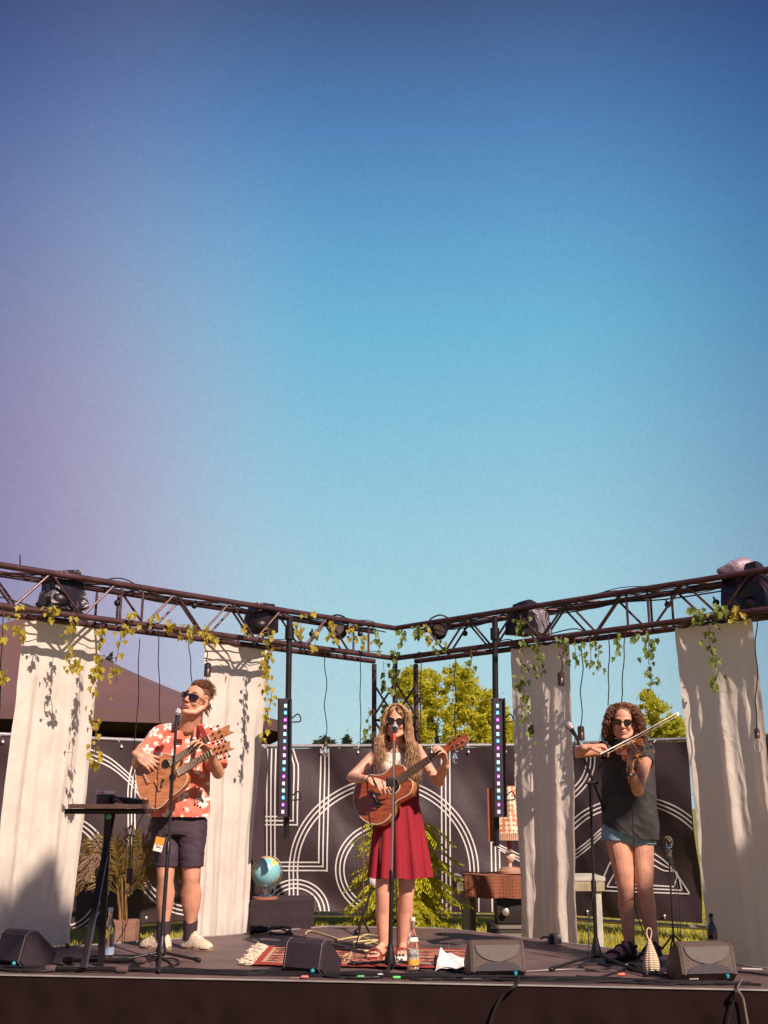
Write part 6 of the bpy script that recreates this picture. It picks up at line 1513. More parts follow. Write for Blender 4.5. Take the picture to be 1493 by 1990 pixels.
# ---- stage monitors
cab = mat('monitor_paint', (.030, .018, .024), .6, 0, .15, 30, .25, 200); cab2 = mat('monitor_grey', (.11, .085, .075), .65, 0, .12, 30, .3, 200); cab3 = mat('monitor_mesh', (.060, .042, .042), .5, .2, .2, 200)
stick = mat('white_sticker', (.72, .66, .60), .5); cyan = mat('cyan_plug', (.02, .30, .36), .4)
def wedge(label, c, yaw, w=.37, s=1.0, near_first=True, extras=True, mt=None):
    t = thing('stage_monitor', label, 'monitor speaker', c, 'wedge monitors along the front edge')
    Rm = rotz(yaw); X = Rm @ Vector((1, 0, 0)); Yv = Rm @ Vector((0, 1, 0)); Zv = Vector((0, 0, 1))
    prof = [(.06, 0), (.0, .055), (.045, .235), (.085, .262), (.13, .262), (.33, .085), (.30, 0)]
    def pt(x, y, z): return c + (X * x + Yv * (y - .16) + Zv * (z + .002)) * s
    m = MB(); rings = []
    for x, sc in ((-w / 2, .955), (-w / 2 + .012, .995), (-w / 2 + .02, 1), (w / 2 - .02, 1), (w / 2 - .012, .995), (w / 2, .955)):
        rings.append([pt(x, .165 + (y - .165) * sc, .12 + (z - .12) * sc) for y, z in prof])
    m.loft(rings); m.build('cabinet', mt or cab, t, angle=25)
    # seam rails at both ends
    for sx in (-1, 1):
        m = MB(); m.tube([pt(sx * (w / 2 - .020), .165 + (y - .165) * 1.012, .12 + (z - .12) * 1.012) for y, z in prof + prof[:1]], .005 * s, 5); m.build('end_rail', cab2, t)
    # baffle grille on the far slope
    m = MB(); q = [pt(sx, y, z) for sx, y, z in ((-w / 2 + .03, .148, .252), (w / 2 - .03, .148, .252), (w / 2 - .03, .318, .104), (-w / 2 + .03, .318, .104))]
    nn = (q[1] - q[0]).cross(q[3] - q[0]).normalized(); nn = nn if nn.z > 0 else -nn
    m.prism([p + nn * .002 for p in q], nn * .008); m.build('grille', cab3, t, smooth=False)
    if extras:
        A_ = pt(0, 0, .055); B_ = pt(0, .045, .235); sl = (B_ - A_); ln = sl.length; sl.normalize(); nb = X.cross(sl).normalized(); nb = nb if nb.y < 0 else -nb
        # flat light and dark sheets paint the sun's shading of the curved back
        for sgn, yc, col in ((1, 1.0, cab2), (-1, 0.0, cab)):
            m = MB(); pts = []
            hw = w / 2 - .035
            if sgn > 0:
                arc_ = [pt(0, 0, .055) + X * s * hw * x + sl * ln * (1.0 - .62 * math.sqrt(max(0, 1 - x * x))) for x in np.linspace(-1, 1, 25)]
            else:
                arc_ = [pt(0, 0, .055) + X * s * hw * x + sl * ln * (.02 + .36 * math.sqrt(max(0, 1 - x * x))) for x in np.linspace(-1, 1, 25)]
            m.prism([p + nb * (.003 if sgn > 0 else .005) for p in arc_], nb * .004); m.build('shading_arc', col, t, smooth=False)
        m = MB(); q = pt(-w * .28, .032, .028); m.box(q + Vector((0, 0, 0)), (.065 * s, .003, .024 * s), Rm @ Matrix.Rotation(R(-47), 3, 'X'))
        m.build('label_sticker', stick, t, smooth=False)
        m = MB()
        for k in range(4): m.box(pt(-w * .28 - .022 + k * .014, .0305, .028) + nb * 0 + Vector((0, -.004, -.0015)), (.005, .002, .018), Rm @ Matrix.Rotation(R(-47), 3, 'X'))
        m.build('label_bars', mat('sticker_ink', (.10, .07, .06), .6), t, smooth=False)
    m = MB(); m.lathe(pt(w * .30, .02, .045), [(.012, 0), (.012, .022), (.008, .03)], 12, Rm @ Matrix.Rotation(R(100), 3, 'X')); m.build('cable_plug', cyan, t)
    return t, pt
def wc(px, py): c = gz(px, py); return c
wedge('black stage monitor at the left edge beside the table stand', wc(40, 1880) + Vector((0, .06, 0)), R(-38), .36, .82, extras=False)
wedge('black stage monitor in front of the rug between the two singers', wc(604, 1896) + Vector((0, .10, 0)), R(-30), .38, .74, extras=False)
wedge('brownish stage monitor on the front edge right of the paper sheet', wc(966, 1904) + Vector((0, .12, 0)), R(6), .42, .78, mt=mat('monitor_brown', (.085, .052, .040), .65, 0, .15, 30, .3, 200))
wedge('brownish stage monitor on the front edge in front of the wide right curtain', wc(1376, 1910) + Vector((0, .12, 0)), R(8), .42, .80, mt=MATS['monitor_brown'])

# ---- microphone stands
grille = mat('mic_grille', (.50, .46, .46), .35, .7, .3, 300, .5, 400); grey_rod = mat('grey_rod', (.30, .24, .22), .35, .6)
def microphone(label, tip, tail, gc_=None):
    d = (tip - tail).normalized(); q = frame(d, (1, 0, 0)); t = thing('microphone', label, 'microphone', tail, 'vocal microphones')
    L = .165; b = tip - d * L
    MB().lathe(b, [(.0095, 0), (.011, .01), (.0125, .05), (.017, .105), (.020, .115)], 18, q).build('handle', mat('mic_body', (.035, .028, .032), .45, .3), t)
    MB().lathe(b, [(.019, .112), (.0245, .118), (.0262, .132), (.024, .150), (.016, .162), (.001, .166)], 20, q).build('grille', grille, t)
    MB().lathe(b, [(.0255, .124), (.0275, .127), (.0255, .130)], 20, q).build('ring', M_steel, t)
    return b, d
def tripod(label, base, top, feet, kn=None, rod=M_black, hub_h=.16, r_low=.0135, r_up=.0085, split=.5):
    t = thing('microphone_stand', label, 'microphone stand', base, None); ax = (top - base).normalized()
    hub = base + ax * hub_h * .6
    m = MB(); m.tube([base + ax * .035, base.lerp(top, split)], r_low, 12); m.build('lower_tube', M_black, t)
    m = MB(); m.tube([base.lerp(top, split), top], r_up, 10); m.build('upper_tube', rod, t)
    m = MB(); m.lathe(base.lerp(top, split), [(.012, -.05), (.017, -.045), (.018, .02), (.012, .035)], 14, frame(ax, (1, 0, 0))); m.build('clutch', M_black, t)
    m = MB(); m.lathe(base, [(.020, .03), (.036, .045), (.034, .07), (.022, .12), (.015, .155)], 18, frame(ax, (1, 0, 0))); m.build('hub', M_black, t)
    for k, f in enumerate(feet):
        f = Vector(f); st = base + ax * .055; m = MB(); m.tube([st, f + Vector((0, 0, .016))], .0095, 10); l_ = m.build('leg', M_black if k != 1 or rod is M_black else rod, t)
        dd = (f - st).normalized(); m = MB(); m.chain([f + Vector((0, 0, .016)) - dd * .03, f + Vector((0, 0, .016)) + dd * .004], [.0135, .0145], 10); m.build('rubber_foot', M_black, l_)
    return t
# left stand
b = gz(312, 1868); tp = P(343, 1408, b.y + .25)
tripod('black straight microphone stand in front of the man in the flowered shirt', b, tp, [gz(231, 1872), gz(386, 1871), gz(309, 1893)], split=.46)
mt_ = P(347, 1377, 7.74); microphone('silver headed microphone on the left stand at the man\'s mouth', mt_, tp + (mt_ - tp).normalized() * .001)
one('tape_marker', MB().lathe(tp, [(.011, -.03), (.0115, -.028), (.0115, .01), (.011, .012)], 12), mat('tape_lime', (.45, .60, .06), .5), 'lime green tape ring below the left microphone', 'tape', tp)
# middle stand
b = gz(758, 1887); tp = P(766, 1438, b.y + .02)
tripod('black straight microphone stand in front of the woman in the red skirt', b, tp, [gz(680, 1880), gz(848, 1880), gz(753, 1898)], split=.40, rod=grey_rod)
mt_ = P(767.5, 1411, 7.30); microphone('silver headed microphone on the middle stand at the woman\'s mouth', mt_, tp)
one('tape_marker', MB().lathe(tp + Vector((0, 0, .02)), [(.010, -.03), (.0105, -.028), (.0105, .02), (.010, .022)], 12), mat('tape_red', (.75, .06, .05), .5), 'red tape ring below the middle microphone', 'tape', tp)
t = thing('cable_clip_phone', 'small black cable clip on the middle microphone stand', 'clip', P(763, 1527, b.y))
MB().box(P(758, 1520, b.y - .01), (.05, .02, .06), rotz(.3), .005).build('clip', M_black, t); MB().tube(smooth_path([P(755, 1530, b.y - .02), P(752, 1540, b.y - .03), P(753, 1552, b.y - .02)], 4), .003, 5).build('dangling_lead', M_cable, t)
# right boom stand
b = gz(1160, 1872); tp = P(1146, 1520, b.y + .03)
t = tripod('black boom microphone stand left of the violinist', b, tp, [gz(1073, 1889), gz(1256, 1899), gz(1146, 1858)], split=.42, rod=M_black)
m0 = P(1181, 1592, b.y + .10); m1 = P(1119, 1430, b.y - .10)
MB().tube([m0, m1], .0085, 10).build('boom_arm', M_black, t); MB().chain([m0, m0.lerp(m1, .12)], [.014, .014], 10).build('counterweight', M_black, t)
q = m0.lerp(m1, .44); MB().tube([q + Vector((-.05, 0, 0)), q + Vector((.03, 0, 0))], .012, 10).build('swivel', M_black, t)
mt_ = P(1102, 1404, b.y - .16); microphone('black microphone on the boom stand beside the violinist', mt_, m1)
# green ringed mic leg plastic end etc. instrument stands
def simple_leg(t, a, b, r=.008, name='leg', mm=M_black): MB().tube([a, b], r, 8).build(name, mm, t)
b = gz(80, 1822); b.z = S0
t = thing('guitar_stand', 'small black tripod guitar stand behind the far left monitor', 'stand', b)
simple_leg(t, b + Vector((0, 0, .08)), P(86, 1746, b.y), .009, 'pole')
q = P(86, 1744, b.y); MB().tube(smooth_path([q + Vector((-.05, -.02, .0)), q + Vector((0, 0, -.006)), q + Vector((.045, -.01, .012))], 4), .010, 8).build('yoke', M_black, t)
for px, py in ((133, 1842), (62, 1838), (95, 1822)): simple_leg(t, b + Vector((0, 0, .09)), gz(px, py) + Vector((0, 0, .01)))
MB().tube(smooth_path([b + Vector((0, 0, .09)), P(112, 1822, b.y - .05), P(124, 1824, b.y - .08), P(136, 1817, b.y - .1)], 4), .009, 8).build('cradle_arm', M_black, t)
b = gz(694, 1818); b.z = S0
t = thing('instrument_stand', 'folded black stand leaning behind the woman, left of her legs', 'stand', b)
simple_leg(t, b + Vector((0, 0, .02)), P(727, 1715, b.y + .1), .010, 'pole'); MB().ell(b + Vector((0, -.01, .025)), (.025, .025, .022)).build('rubber_foot', M_black, t)
simple_leg(t, P(706, 1790, b.y), gz(718, 1812), .008); q = P(730, 1712, b.y + .1); MB().lathe(q, [(.045, 0), (.05, .008), (.04, .02), (.02, .03)], 18, Matrix.Rotation(R(75), 3, 'X')).build('white_disc', mat('disc_white', (.6, .55, .55), .5), t)
# stand with a bulb behind the violinist
b = gz(1311, 1852); t = thing('bulb_stand', 'thin black stand with a clear glass bulb on top right of the violinist', 'stand', b); top = P(1300, 1655, b.y + .25)
simple_leg(t, b, top, .007, 'pole'); MB().ell(P(1299, 1637, b.y + .25), (.036, .036, .044), nu=16, nv=12).build('glass_bulb', glass, t); MB().lathe(top, [(.012, -.05), (.02, -.03), (.022, .0), (.03, .012)], 14).build('socket', M_steel, t)
for dx in (.03, .05): MB().tube(smooth_path([top + Vector((dx * .3, 0, 0)), top.lerp(b, .4) + Vector((dx, 0, 0)), b + Vector((dx, 0, .01))], 6), .003, 5).build('lead', M_cable, t)
for a in (0, 2.1, 4.2): simple_leg(t, b + Vector((0, 0, .12)), b + Vector((math.cos(a) * .12, math.sin(a) * .12, .01)), .006)

# ---- folding table stand at the left
b = gz(203, 1878); dT1 = b.y; tb = P(212, 1570, dT1)
t = thing('keyboard_table', 'narrow wooden table top on a black folding stand before the palm', 'table', b)
xa = P(144, 1568, dT1).x; xb = P(283, 1568, dT1).x; zt1 = P(210, 1567, dT1).z
MB().box(((xa + xb) / 2, dT1 + .03, zt1), (xb - xa, .34, .028), None, .003).build('tabletop', mat('table_plywood', (.72, .36, .24), .55, 0, .2, 12), t, smooth=False)
for y_ in (-.10, .14): MB().tube([(xa - .01, dT1 + y_, zt1 - .032), (xb + .01, dT1 + y_, zt1 - .032)], .017, 10).build('support_tube', M_black, t)
for x_ in (xa - .005, xb + .005): MB().box((x_, dT1 + .02, zt1 - .032), (.035, .30, .032), None, .004).build('end_cap', M_black, t, smooth=False)
MB().box(((P(205, 1700, dT1).x), dT1 + .0, (zt1 + S0) / 2 - .02), (.042, .025, zt1 - S0 - .05), Matrix.Rotation(R(-1.2), 3, 'Y'), .004).build('leg', M_black, t, smooth=False)
p0 = P(219, 1580, dT1 + .06); p1 = gz(161, 1892); p1.z = S0 + .03; d_ = (p0 - p1); MB().box((p0 + p1) / 2, (.038, .022, d_.length), frame(d_, (1, 0, 0)), .004).build('leg', M_black, t, smooth=False)
MB().tube([p0.lerp(p1, .3) + Vector((.024, -.01, 0)), p1 + Vector((.024, -.01, 0))], .0025, 5).build('bright_edge', M_steel, t)
for (a, c_) in (((133, 1873), (272, 1874)), ((98, 1890), (236, 1892))):
    A = gz(*a) + Vector((0, 0, .022)); B_ = gz(*c_) + Vector((0, 0, .022)); ft = MB().tube([A, B_], .014, 10).build('floor_bar', M_black, t)
    for E in (A, B_): MB().chain([E + Vector((-.02, 0, 0)), E + Vector((.02, 0, 0))], [.021, .021], 10).build('rubber_end', mat('rubber_grey', (.09, .05, .045), .8), ft)
MB().lathe(P(212, 1587, dT1 - .04), [(.018, 0), (.018, .012), (.012, .016)], 14, Matrix.Rotation(R(90), 3, 'X')).build('green_knob', mat('green_plastic', (.10, .40, .24), .4), t)
q = P(205, 1562, dT1 - .02); x0 = P(187, 1550, dT1).x; x1 = P(223, 1550, dT1).x; z0 = zt1 + .012; z1 = P(205, 1546, dT1).z
c_ = Vector(((x0 + x1) / 2, dT1 + .0, z0)); t = thing('round_tin', 'dark round tin on the left table under a pack of tissues', 'tin', c_)
MB().lathe(c_, [((x1 - x0) / 2, 0), ((x1 - x0) / 2, z1 - z0)], 30).build('tin_body', mat('tin_brown', (.075, .030, .025), .45), t); MB().lathe(c_ + Vector((0, 0, z1 - z0 - .004)), [((x1 - x0) / 2 + .003, 0), ((x1 - x0) / 2 + .003, .008)], 30).build('lid', M_black, t)
m = MB(); m.box(c_ + Vector((.005, -.01, z1 - z0 + .019)), (.118, .07, .026), rotz(.1), .008); t2 = thing('tissue_pack', 'white and pink tissue pack on the dark tin', 'tissue pack', c_ + Vector((0, 0, z1 - z0))); m.build('wrapper', mat('tissue_white', (.80, .62, .62), .4, 0, .2, 30), t2)
m = MB(); m.box(c_ + Vector((.005, -.01, z1 - z0 + .0335)), (.06, .035, .003), rotz(.1)); m.box(c_ + Vector((-.02, -.047, z1 - z0 + .019)), (.05, .002, .012), rotz(.1)); m.build('pink_print', mat('tissue_pink', (.70, .20, .22), .4), t2, smooth=False)
q = P(252, 1558, dT1); m = MB(); m.box((q.x, dT1 + .03, zt1 + .034), (.20, .20, .040), Matrix.Rotation(R(7), 3, 'Y'), .008); t = thing('effects_unit', 'flat black slanted box on the right end of the left table', 'box', (q.x, dT1, zt1 + .012)); m.build('case', M_black, t)
MB().tube(smooth_path([(q.x - .09, dT1 - .06, zt1 + .05), (q.x - .05, dT1 - .09, zt1 + .035), (q.x - .02, dT1 - .12, zt1 + .02)], 4), .006, 6).build('orange_lead', mat('orange_lead', (.45, .16, .08), .5), t)

# ---- bottles
clear = mat('clear_plastic', (.93, .93, .95), .05, 0, trans=1.0, ior=1.33); water = mat('water', (.8, .9, .95), .0, 0, trans=1.0, ior=1.33)
def bottle(label, c, H, r, gm_, prof=None, cap=None, lab=None, labz=(.18, .48)):
    t = thing('bottle', label, 'bottle', c)
    prof = prof or [(r * .92, 0), (r, .02), (r, .60), (r * .92, .68), (r * .45, .84), (r * .36, .88), (r * .36, 1.0)]
    MB().lathe(c + Vector((0, 0, .012)), [(a, b_ * H) for a, b_ in prof], 28).build('bottle_body', gm_, t)
    if cap: MB().lathe(c + Vector((0, 0, .012 + H * .985)), [(r * .42, 0), (r * .44, .018), (r * .40, .022)], 18).build('cap', cap, t)
    if lab:
        m = MB(); n_ = 28; z0, z1 = labz; m.lathe(c + Vector((0, 0, .012)), [(r * 1.012, H * z0), (r * 1.012, H * z1)], n_, cap=False); m.build('label_band', lab, t)
    return t
c = gz(209, 1868); bottle('tall clear water bottle behind the left table\'s post', c, .30, .038, clear, cap=mat('cap_pale', (.7, .7, .75), .4), lab=mat('label_pale_blue', (.40, .48, .62), .5), labz=(.10, .25))
c = gz(372, 1828) + Vector((0, .3, 0)); c = G(367, 1822, .0); c = P(367, 1826, 9.3); c.z = 0
c = gz(803, 1889)
br = mat('apple_label_white', (.80, .74, .60), .5)
t = bottle('clear glass juice bottle with a white and orange label on the rug', c, .285, .036, clear, [(.034, 0), (.037, .03), (.037, .48), (.033, .60), (.020, .76), (.0155, .84), (.0155, .96), (.017, .97), (.017, 1.0)], mat('bottle_cap_cream', (.75, .65, .50), .4), br, (.10, .42))
m = MB(); m.lathe(c + Vector((0, 0, .012)), [(.0378, .285 * .105), (.0378, .285 * .22)], 28, cap=False); m.build('orange_fruit_print', mat('fruit_orange', (.85, .36, .05), .5, 0, .3, 60), t)
m = MB(); m.lathe(c + Vector((0, 0, .012)), [(.0345, .285 * .58), (.0285, .285 * .66)], 28, cap=False); m.build('neck_label', br, t)
fc = bpy.data.curves.new('label_text', 'FONT'); fc.body = 'Apfe'; fc.size = .030; fc.align_x = 'CENTER'; fc.extrude = .0004
to = bpy.data.objects.new('label_text', fc); COL.objects.link(to); to.matrix_world = Matrix.Translation(c + Vector((0, -.0395, .012 + .285 * .275))) @ Matrix.Rotation(R(90), 4, 'X')
dg = bpy.context.evaluated_depsgraph_get(); dg.update(); me = bpy.data.meshes.new_from_object(to.evaluated_get(dg)); mw = to.matrix_world.copy(); bpy.data.objects.remove(to)
me.transform(Matrix.Translation(-c) @ mw); me.materials.clear(); me.materials.append(mat('label_ink_blue', (.06, .09, .20), .5))
for v in me.vertices: v.co.y = -math.sqrt(max(0, .0384 ** 2 - min(.0383, abs(v.co.x)) ** 2))
link('label_text', me, t)
c = gz(1388, 1858); bottle('dark brown bottle with a cream label behind the rightmost monitor', c, .24, .034, mat('brown_glass', (.035, .014, .010), .08, coat=1.0), cap=M_black, lab=mat('label_cream', (.50, .38, .20), .6), labz=(.12, .4))

# ---- woven gourd shaker
c = gz(1267, 1893); t = thing('woven_shaker', 'cream woven basket shaker with a loop handle left of the rightmost monitor', 'shaker', c)
wm = mat('woven_straw', (.62, .47, .30), .7); n, l, b_ = nodes_of(wm); tc = n.new('ShaderNodeTexCoord'); wv_ = n.new('ShaderNodeTexWave'); wv_.bands_direction = 'Z'; wv_.inputs['Scale'].default_value = 32; wv_.inputs['Distortion'].default_value = .6; l.new(tc.outputs['Object'], wv_.inputs[0])
rp = n.new('ShaderNodeValToRGB'); rp.color_ramp.elements[0].color = (.30, .18, .10, 1); rp.color_ramp.elements[1].color = (.74, .58, .40, 1); rp.color_ramp.elements[1].position = .45; l.new(wv_.outputs['Fac'], rp.inputs[0]); l.new(rp.outputs[0], b_.inputs['Base Color'])
bu = n.new('ShaderNodeBump'); bu.inputs['Strength'].default_value = .8; bu.inputs['Distance'].default_value = .004; l.new(wv_.outputs['Fac'], bu.inputs['Height']); l.new(bu.outputs[0], b_.inputs['Normal'])
rings = []
for z, r_ in ((.004, .036), (.02, .046), (.05, .050), (.09, .044), (.13, .030), (.17, .016), (.195, .008)): rings.append([c + Vector((r_ * (1 + .05 * math.cos(10 * a)) * math.cos(a), r_ * (1 + .05 * math.cos(10 * a)) * math.sin(a), z)) for a in np.linspace(0, 2 * math.pi, 61)[:-1]])
MB().loft(rings).build('basket', wm, t, angle=80)
MB().tube(smooth_path([c + Vector(p) for p in ((-.004, 0, .19), (-.016, 0, .225), (-.010, 0, .255), (.004, 0, .260), (.014, 0, .245), (.012, 0, .22), (.002, 0, .19))], 5), .0048, 6).build('loop_handle', mat('straw_loop', (.70, .50, .32), .7), t)

# ---- small boxes on the floor
c = gz(777, 1872); t = thing('effect_pedal', 'small white effect pedal between the woman\'s feet and the juice bottle', 'pedal', c)
MB().box(c + Vector((0, .03, .022)), (.085, .11, .040), rotz(.1), .006).build('case', mat('pedal_white', (.68, .62, .56), .45), t)
m = MB()
for dx in (-.02, .0, .022): m.lathe(c + Vector((dx, .0, .043)), [(.008, 0), (.007, .012)], 12)
m.box(c + Vector((-.014, -.0265, .024)), (.014, .003, .012), rotz(.1)); m.box(c + Vector((.012, -.0245, .024)), (.014, .003, .012), rotz(.1)); m.build('knobs', M_black, t)
c = gz(1243, 1886); t = thing('effect_pedal', 'flat black pedal with a silver plug beside the woven shaker', 'pedal', c)
MB().box(c + Vector((0, .03, .02)), (.13, .09, .036), rotz(-.1), .005).build('case', M_black, t); MB().tube([c + Vector((.06, 0, .02)), c + Vector((.10, .0, .018))], .009, 8).build('plug', M_steel, t); MB().tube([c + Vector((-.06, 0, .03)), c + Vector((-.09, .0, .03))], .008, 8).build('plug', M_steel, t)
c = gz(725, 1867); t = thing('effect_pedal', 'brown low pedal on the rug left of the woman\'s foot', 'pedal', c); MB().box(c + Vector((0, .02, .024)), (.10, .07, .02), rotz(.15), .004).build('case', mat('pedal_brown', (.26, .10, .06), .5), t); MB().box(c + Vector((0, .0, .04)), (.05, .03, .012), rotz(.15), .003).build('footswitch', M_black, t)
c = gz(1076, 1833); t = thing('floor_lamp_can', 'small black cable box on the back edge of the stage by the beige curtain', 'box', c)
crumple(subbox(c + Vector((.01, .0, .035)), (.10, .10, .062), None, 4, .75), 2, .006, 20).build('box_body', M_black, t); MB().tube(smooth_path([c + Vector((-.02, -.02, .04)), c + Vector((-.07, -.03, .045)), c + Vector((-.10, -.02, .03))], 4), .008, 6).build('lead', grey_rod, t)
# torch-like lamp with lead at the back left
c = gz(503, 1817); t = thing('stage_torch', 'black cylindrical lamp lying on the stage before the globe box', 'lamp', c); q = Matrix.Rotation(R(90), 3, 'Y')
MB().lathe(c + Vector((-.07, 0, .04)), [(.036, 0), (.038, .03), (.03, .035), (.032, .05), (.030, .10), (.022, .11), (.020, .14)], 20, q).build('lamp_body', M_black, t)
MB().lathe(c + Vector((-.071, 0, .04)), [(.001, -.001), (.033, 0)], 20, q, cap=False).build('lens', MATS['lens'], t)
MB().tube(smooth_path([c + Vector(p) for p in ((.07, 0, .04), (.12, .02, .05), (.20, .0, .035), (.27, -.03, .012), (.22, -.06, .01), (.12, -.04, .01), (.08, -.03, .012))], 6), .006, 6).build('lead', M_cable, t)
one('cable_coil', MB().tube(smooth_path([gz(x, y) + Vector((0, 0, .012 + .01 * (i % 3))) for i, (x, y) in enumerate(((522, 1811), (545, 1806), (565, 1812), (552, 1818), (525, 1816), (530, 1808), (560, 1806), (566, 1815)))], 6), .006, 6), M_cable, 'small coil of black cable beside the cylindrical lamp', 'cable', gz(540, 1812))
# paper sheet
paper = mat('paper', (.80, .76, .74), .7, 0, .03); c = gz(878, 1880); t = thing('paper_sheets', 'crumpled white paper sheets lying on the rug\'s right end', 'paper', c)
A_, B_, C_, D_ = gz(846, 1894), gz(908, 1888), gz(905, 1872), gz(856, 1862)
def pf(off):
    return lambda u, v: A_.lerp(B_, u).lerp(D_.lerp(C_, u), v) + Vector((off * .3, off, .016 + off * .2 + .018 * abs(math.sin(u * 5 + v * 2)) * (1 - u * .5) + .008 * noise.noise(Vector((u * 4, v * 4, off * 50))) + (.03 * (1 - u) ** 3 * v)))
MB().grid(pf(0), 24, 16).build('sheet', paper, t, angle=180); MB().grid(pf(.02), 24, 16).build('sheet', paper, t, angle=180)
# white tape at the right
A_ = gz(1462, 1884); m = MB(); m.box(A_ + Vector((0, 0, .003)), (.12, .03, .003), rotz(-.25)); one('tape_strip', m, stick, 'strip of white tape on the deck at the right edge', 'tape', A_, smooth=False)
A_ = gz(580, 1902); m = MB(); m.box(A_ + Vector((0, .0, .004)), (.10, .018, .003), rotz(-.02)); one('tape_strip', m, mat('tape_grey_red', (.35, .20, .20), .6), 'strip of greyish tape on the front edge below the middle left monitor', 'tape', A_, smooth=False)

# ---- cables
def floor_cable(label, pts, m_=M_cable, r=.0055, n=8, group=None, lift=.008, seed=0):
    rr_ = random.Random(seed); w = [gz(x, y) + Vector((0, 0, lift + .004 * rr_.random())) for x, y in pts]
    return one('floor_cable', MB().tube(smooth_path(w, n), r, 7), m_, label, 'cable', w[0], group)
yel = mat('yellow_cable', (.55, .42, .20), .5)
floor_cable('pale yellow cable looped on the deck behind the middle monitor', [(735, 1868), (700, 1850), (640, 1835), (600, 1826), (594, 1818), (604, 1812), (640, 1822), (690, 1838), (730, 1832), (738, 1824), (710, 1820), (694, 1832), (690, 1846), (720, 1848), (745, 1838), (735, 1830), (690, 1834), (655, 1838), (650, 1832), (700, 1824), (725, 1834), (742, 1846), (700, 1852), (670, 1846)], yel, .0065)
floor_cable('short pale yellow cable end beside the middle left monitor', [(668, 1864), (674, 1858), (682, 1860), (676, 1868), (668, 1870)], yel, .0065)
rr = random.Random(12)
for k in range(6):
    x = -20; pts = []
    while x < 1500: pts.append((x, lerp(1888, 1921, x / 1493) + rr.uniform(-6, 1) - k * .5)); x += rr.uniform(60, 160)
    floor_cable('black cable running along the whole front edge of the stage', pts, M_cable, .0055 + .001 * (k % 2), 8, 'cables along the front edge', .007 + .005 * (k % 3), k)
for k, (x0, y0, w_, h_, lab, turns) in enumerate(((60, 1884, 60, 7, 'tangle of black cable before the far left monitor', 4), (300, 1876, 42, 12, 'coil of black cable around the left microphone stand', 3), (235, 1866, 60, 7, 'loose loop of black cable under the left table', 1.5), (690, 1898, 55, 6, 'coil of black cable before the middle stand\'s left foot', 4), (838, 1901, 60, 6, 'coil of black cable before the paper sheets', 4),
                                     (1320, 1893, 40, 7, 'tangle of black cable between the shaker and the rightmost monitor', 4), (1155, 1883, 30, 6, 'small loop of black cable at the boom stand\'s foot', 1.5))):
    pts = []; rk = random.Random(k)
    for i in range(int(turns * 9)):
        a = i / 9 * 2 * math.pi; j = 1 + rk.uniform(-.25, .2); pts.append((x0 + math.cos(a) * w_ * j, y0 + math.sin(a) * h_ * j))
    floor_cable(lab, pts, M_cable, .0055, 5, seed=k)
floor_cable('grey cable snaking from the effect pedal to the brownish monitor', [(802, 1882), (812, 1890), (860, 1892), (905, 1893), (912, 1899), (880, 1903), (800, 1902)], M_cable, .006)
floor_cable('black cable trailing right from the rightmost monitor', [(1430, 1892), (1455, 1894), (1493, 1898), (1540, 1896)], M_cable, .007)
floor_cable('thin grey cable from the boom stand to the front edge', [(1200, 1893), (1150, 1889), (1090, 1888), (1010, 1893), (960, 1906), (900, 1906)], grey_rod, .005)
floor_cable('thin cable running left from the black pedal', [(1225, 1884), (1190, 1896), (1160, 1902), (1120, 1900)], M_cable, .005)
for (x, y, c_, lab) in ((701, 1903, (.12, .55, .14), 'green tape mark on the cables left of the middle stand'), (771, 1904, (.12, .55, .14), 'green tape mark on the cables right of the middle stand'), (592, 1903, (.62, .16, .12), 'red tape mark on the cables below the middle monitor'), (1208, 1898, (.75, .12, .06), 'small red plug on the floor below the boom stand'), (741, 1899, (.6, .6, .6), 'silver plug on the floor before the middle stand')):
    A_ = gz(x, y); one('cable_marker', MB().chain([A_ + Vector((-.016, 0, .012)), A_ + Vector((.016, .002, .012))], [.008, .008], 8), mat('marker_%d_%d' % (x, y), c_, .5), lab, 'cable marker', A_)
# cables hanging over the front edge
def hang_cable(label, pts, r=.008, m_=M_cable):
    w = []
    for (x, y) in pts:
        q = ray(x, y); O_ = FL0 - FN0 * .045; nn = FN0; s_ = (O_ - CAM).dot(nn) / q.dot(nn); w.append(CAM + q * s_)
    st = gz(pts[0][0] + 8, pts[0][1] - 14) + Vector((0, 0, .012)); w = [st] + w
    return one('hanging_cable', MB().tube(smooth_path(w, 8), r, 8), m_, label, 'cable', w[1])
hang_cable('cable hanging over the front edge below the brownish middle monitor', [(1003, 1914), (980, 1932), (963, 1960), (950, 2000)], .009)
hang_cable('pale cable hanging over the front edge below the rightmost monitor', [(1434, 1922), (1444, 1940), (1450, 1970), (1456, 2005)], .007, grey_rod)
hang_cable('black cable hanging over the front edge beside the pale one', [(1432, 1922), (1426, 1945), (1418, 1975), (1412, 2005)], .006)
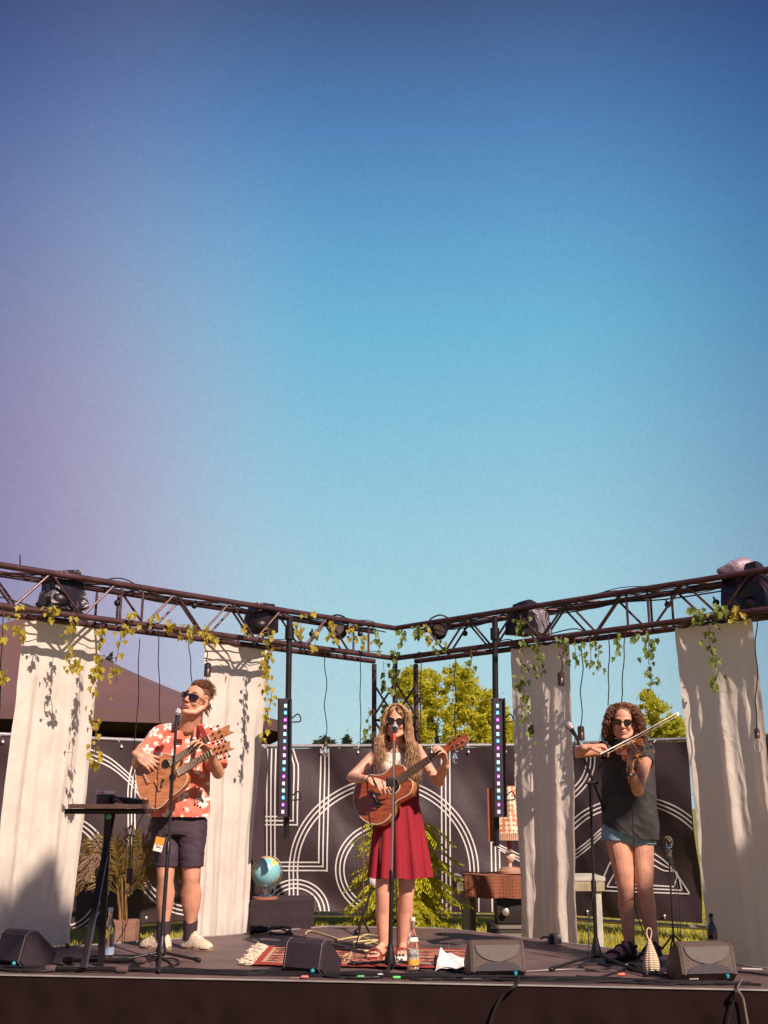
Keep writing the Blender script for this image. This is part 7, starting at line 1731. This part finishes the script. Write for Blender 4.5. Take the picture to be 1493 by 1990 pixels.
# leads on stands
def lead(label, pts, r=.0035, m_=M_cable): return one('microphone_lead', MB().tube(smooth_path([P(*p) for p in pts], 8), r, 6), m_, label, 'cable', P(*pts[0]))
lead('black lead running down the left microphone stand', [(345, 1405, 7.50), (337, 1500, 7.46), (331, 1620, 7.40), (322, 1760, 7.30), (316, 1840, 7.22), (290, 1872, 7.12)])
lead('black lead running down the middle microphone stand', [(769, 1436, 7.14), (767, 1540, 7.12), (770, 1700, 7.11), (772, 1850, 7.08), (763, 1885, 7.0)])
lead('black lead hanging from the right boom stand', [(1118, 1432, 7.0), (1117, 1470, 6.98), (1138, 1495, 7.0), (1150, 1520, 7.05), (1152, 1600, 7.1), (1154, 1720, 7.1), (1144, 1790, 7.08), (1146, 1868, 7.05)])
lead('long lead hanging from the violin down to the stage', [(1222, 1490, 7.0), (1228, 1560, 7.22), (1232, 1640, 7.26), (1233, 1715, 7.27), (1234, 1760, 7.5), (1250, 1810, 7.35), (1262, 1835, 7.25)])
lead('lead hanging from the acoustic guitar to the rug', [(704, 1600, 7.40), (707, 1680, 7.36), (704, 1780, 7.32), (690, 1848, 7.35), (690, 1862, 7.3)], .0045, mat('brown_lead', (.16, .06, .045), .5))
lead('thin lead dropping from the left table to the floor', [(283, 1575, 7.1), (262, 1620, 7.15), (255, 1700, 7.3), (248, 1790, 7.4), (215, 1850, 7.5)], .0028)

# ============================================================ TREES BEHIND THE PHOTOGRAPHER (their shade falls on the stage)
LM_shade = leaf_mat('leaves_behind', (.10, .14, .03), (.16, .22, .04), .3)

ct = [(P(140, 1640, 7.7), .16), (P(135, 1730, 7.7), .26), (P(100, 1765, 7.7), .28), (P(80, 1830, 7.6), .30), (P(112, 1690, 7.7), .20), (P(130, 1830, 7.7), .34), (P(55, 1765, 7.6), .12)]
def aim(label, pts, dist, seed, n, side):
    c = pts[0][0] + SUN_VEC * dist; cl = [(tuple(p + SUN_VEC * dist), (r * .62, r * .62, r * .62)) for p, r in pts]
    tree('shade_tree', label, (c.x + side, c.y, 0), cl, n, .10, LM_shade, c.z - .1, .12, seed, 'trees behind the photographer')
aim('slim tree behind the photographer shading the far left curtain', ct, 14, 91, 9000, -3.0)
aim('wider tree behind the photographer shading the violinist and the wide right curtain', [(P(1262, 1800, 7.4), .20), (P(1240, 1840, 7.4), .25), (P(1195, 1560, 7.4), .12), (P(1460, 1800, 7.6), .34), (P(1500, 1720, 7.6), .30), (P(1420, 1850, 7.6), .30), (P(1520, 1640, 7.6), .2)], 14, 92, 14000, 3.0)
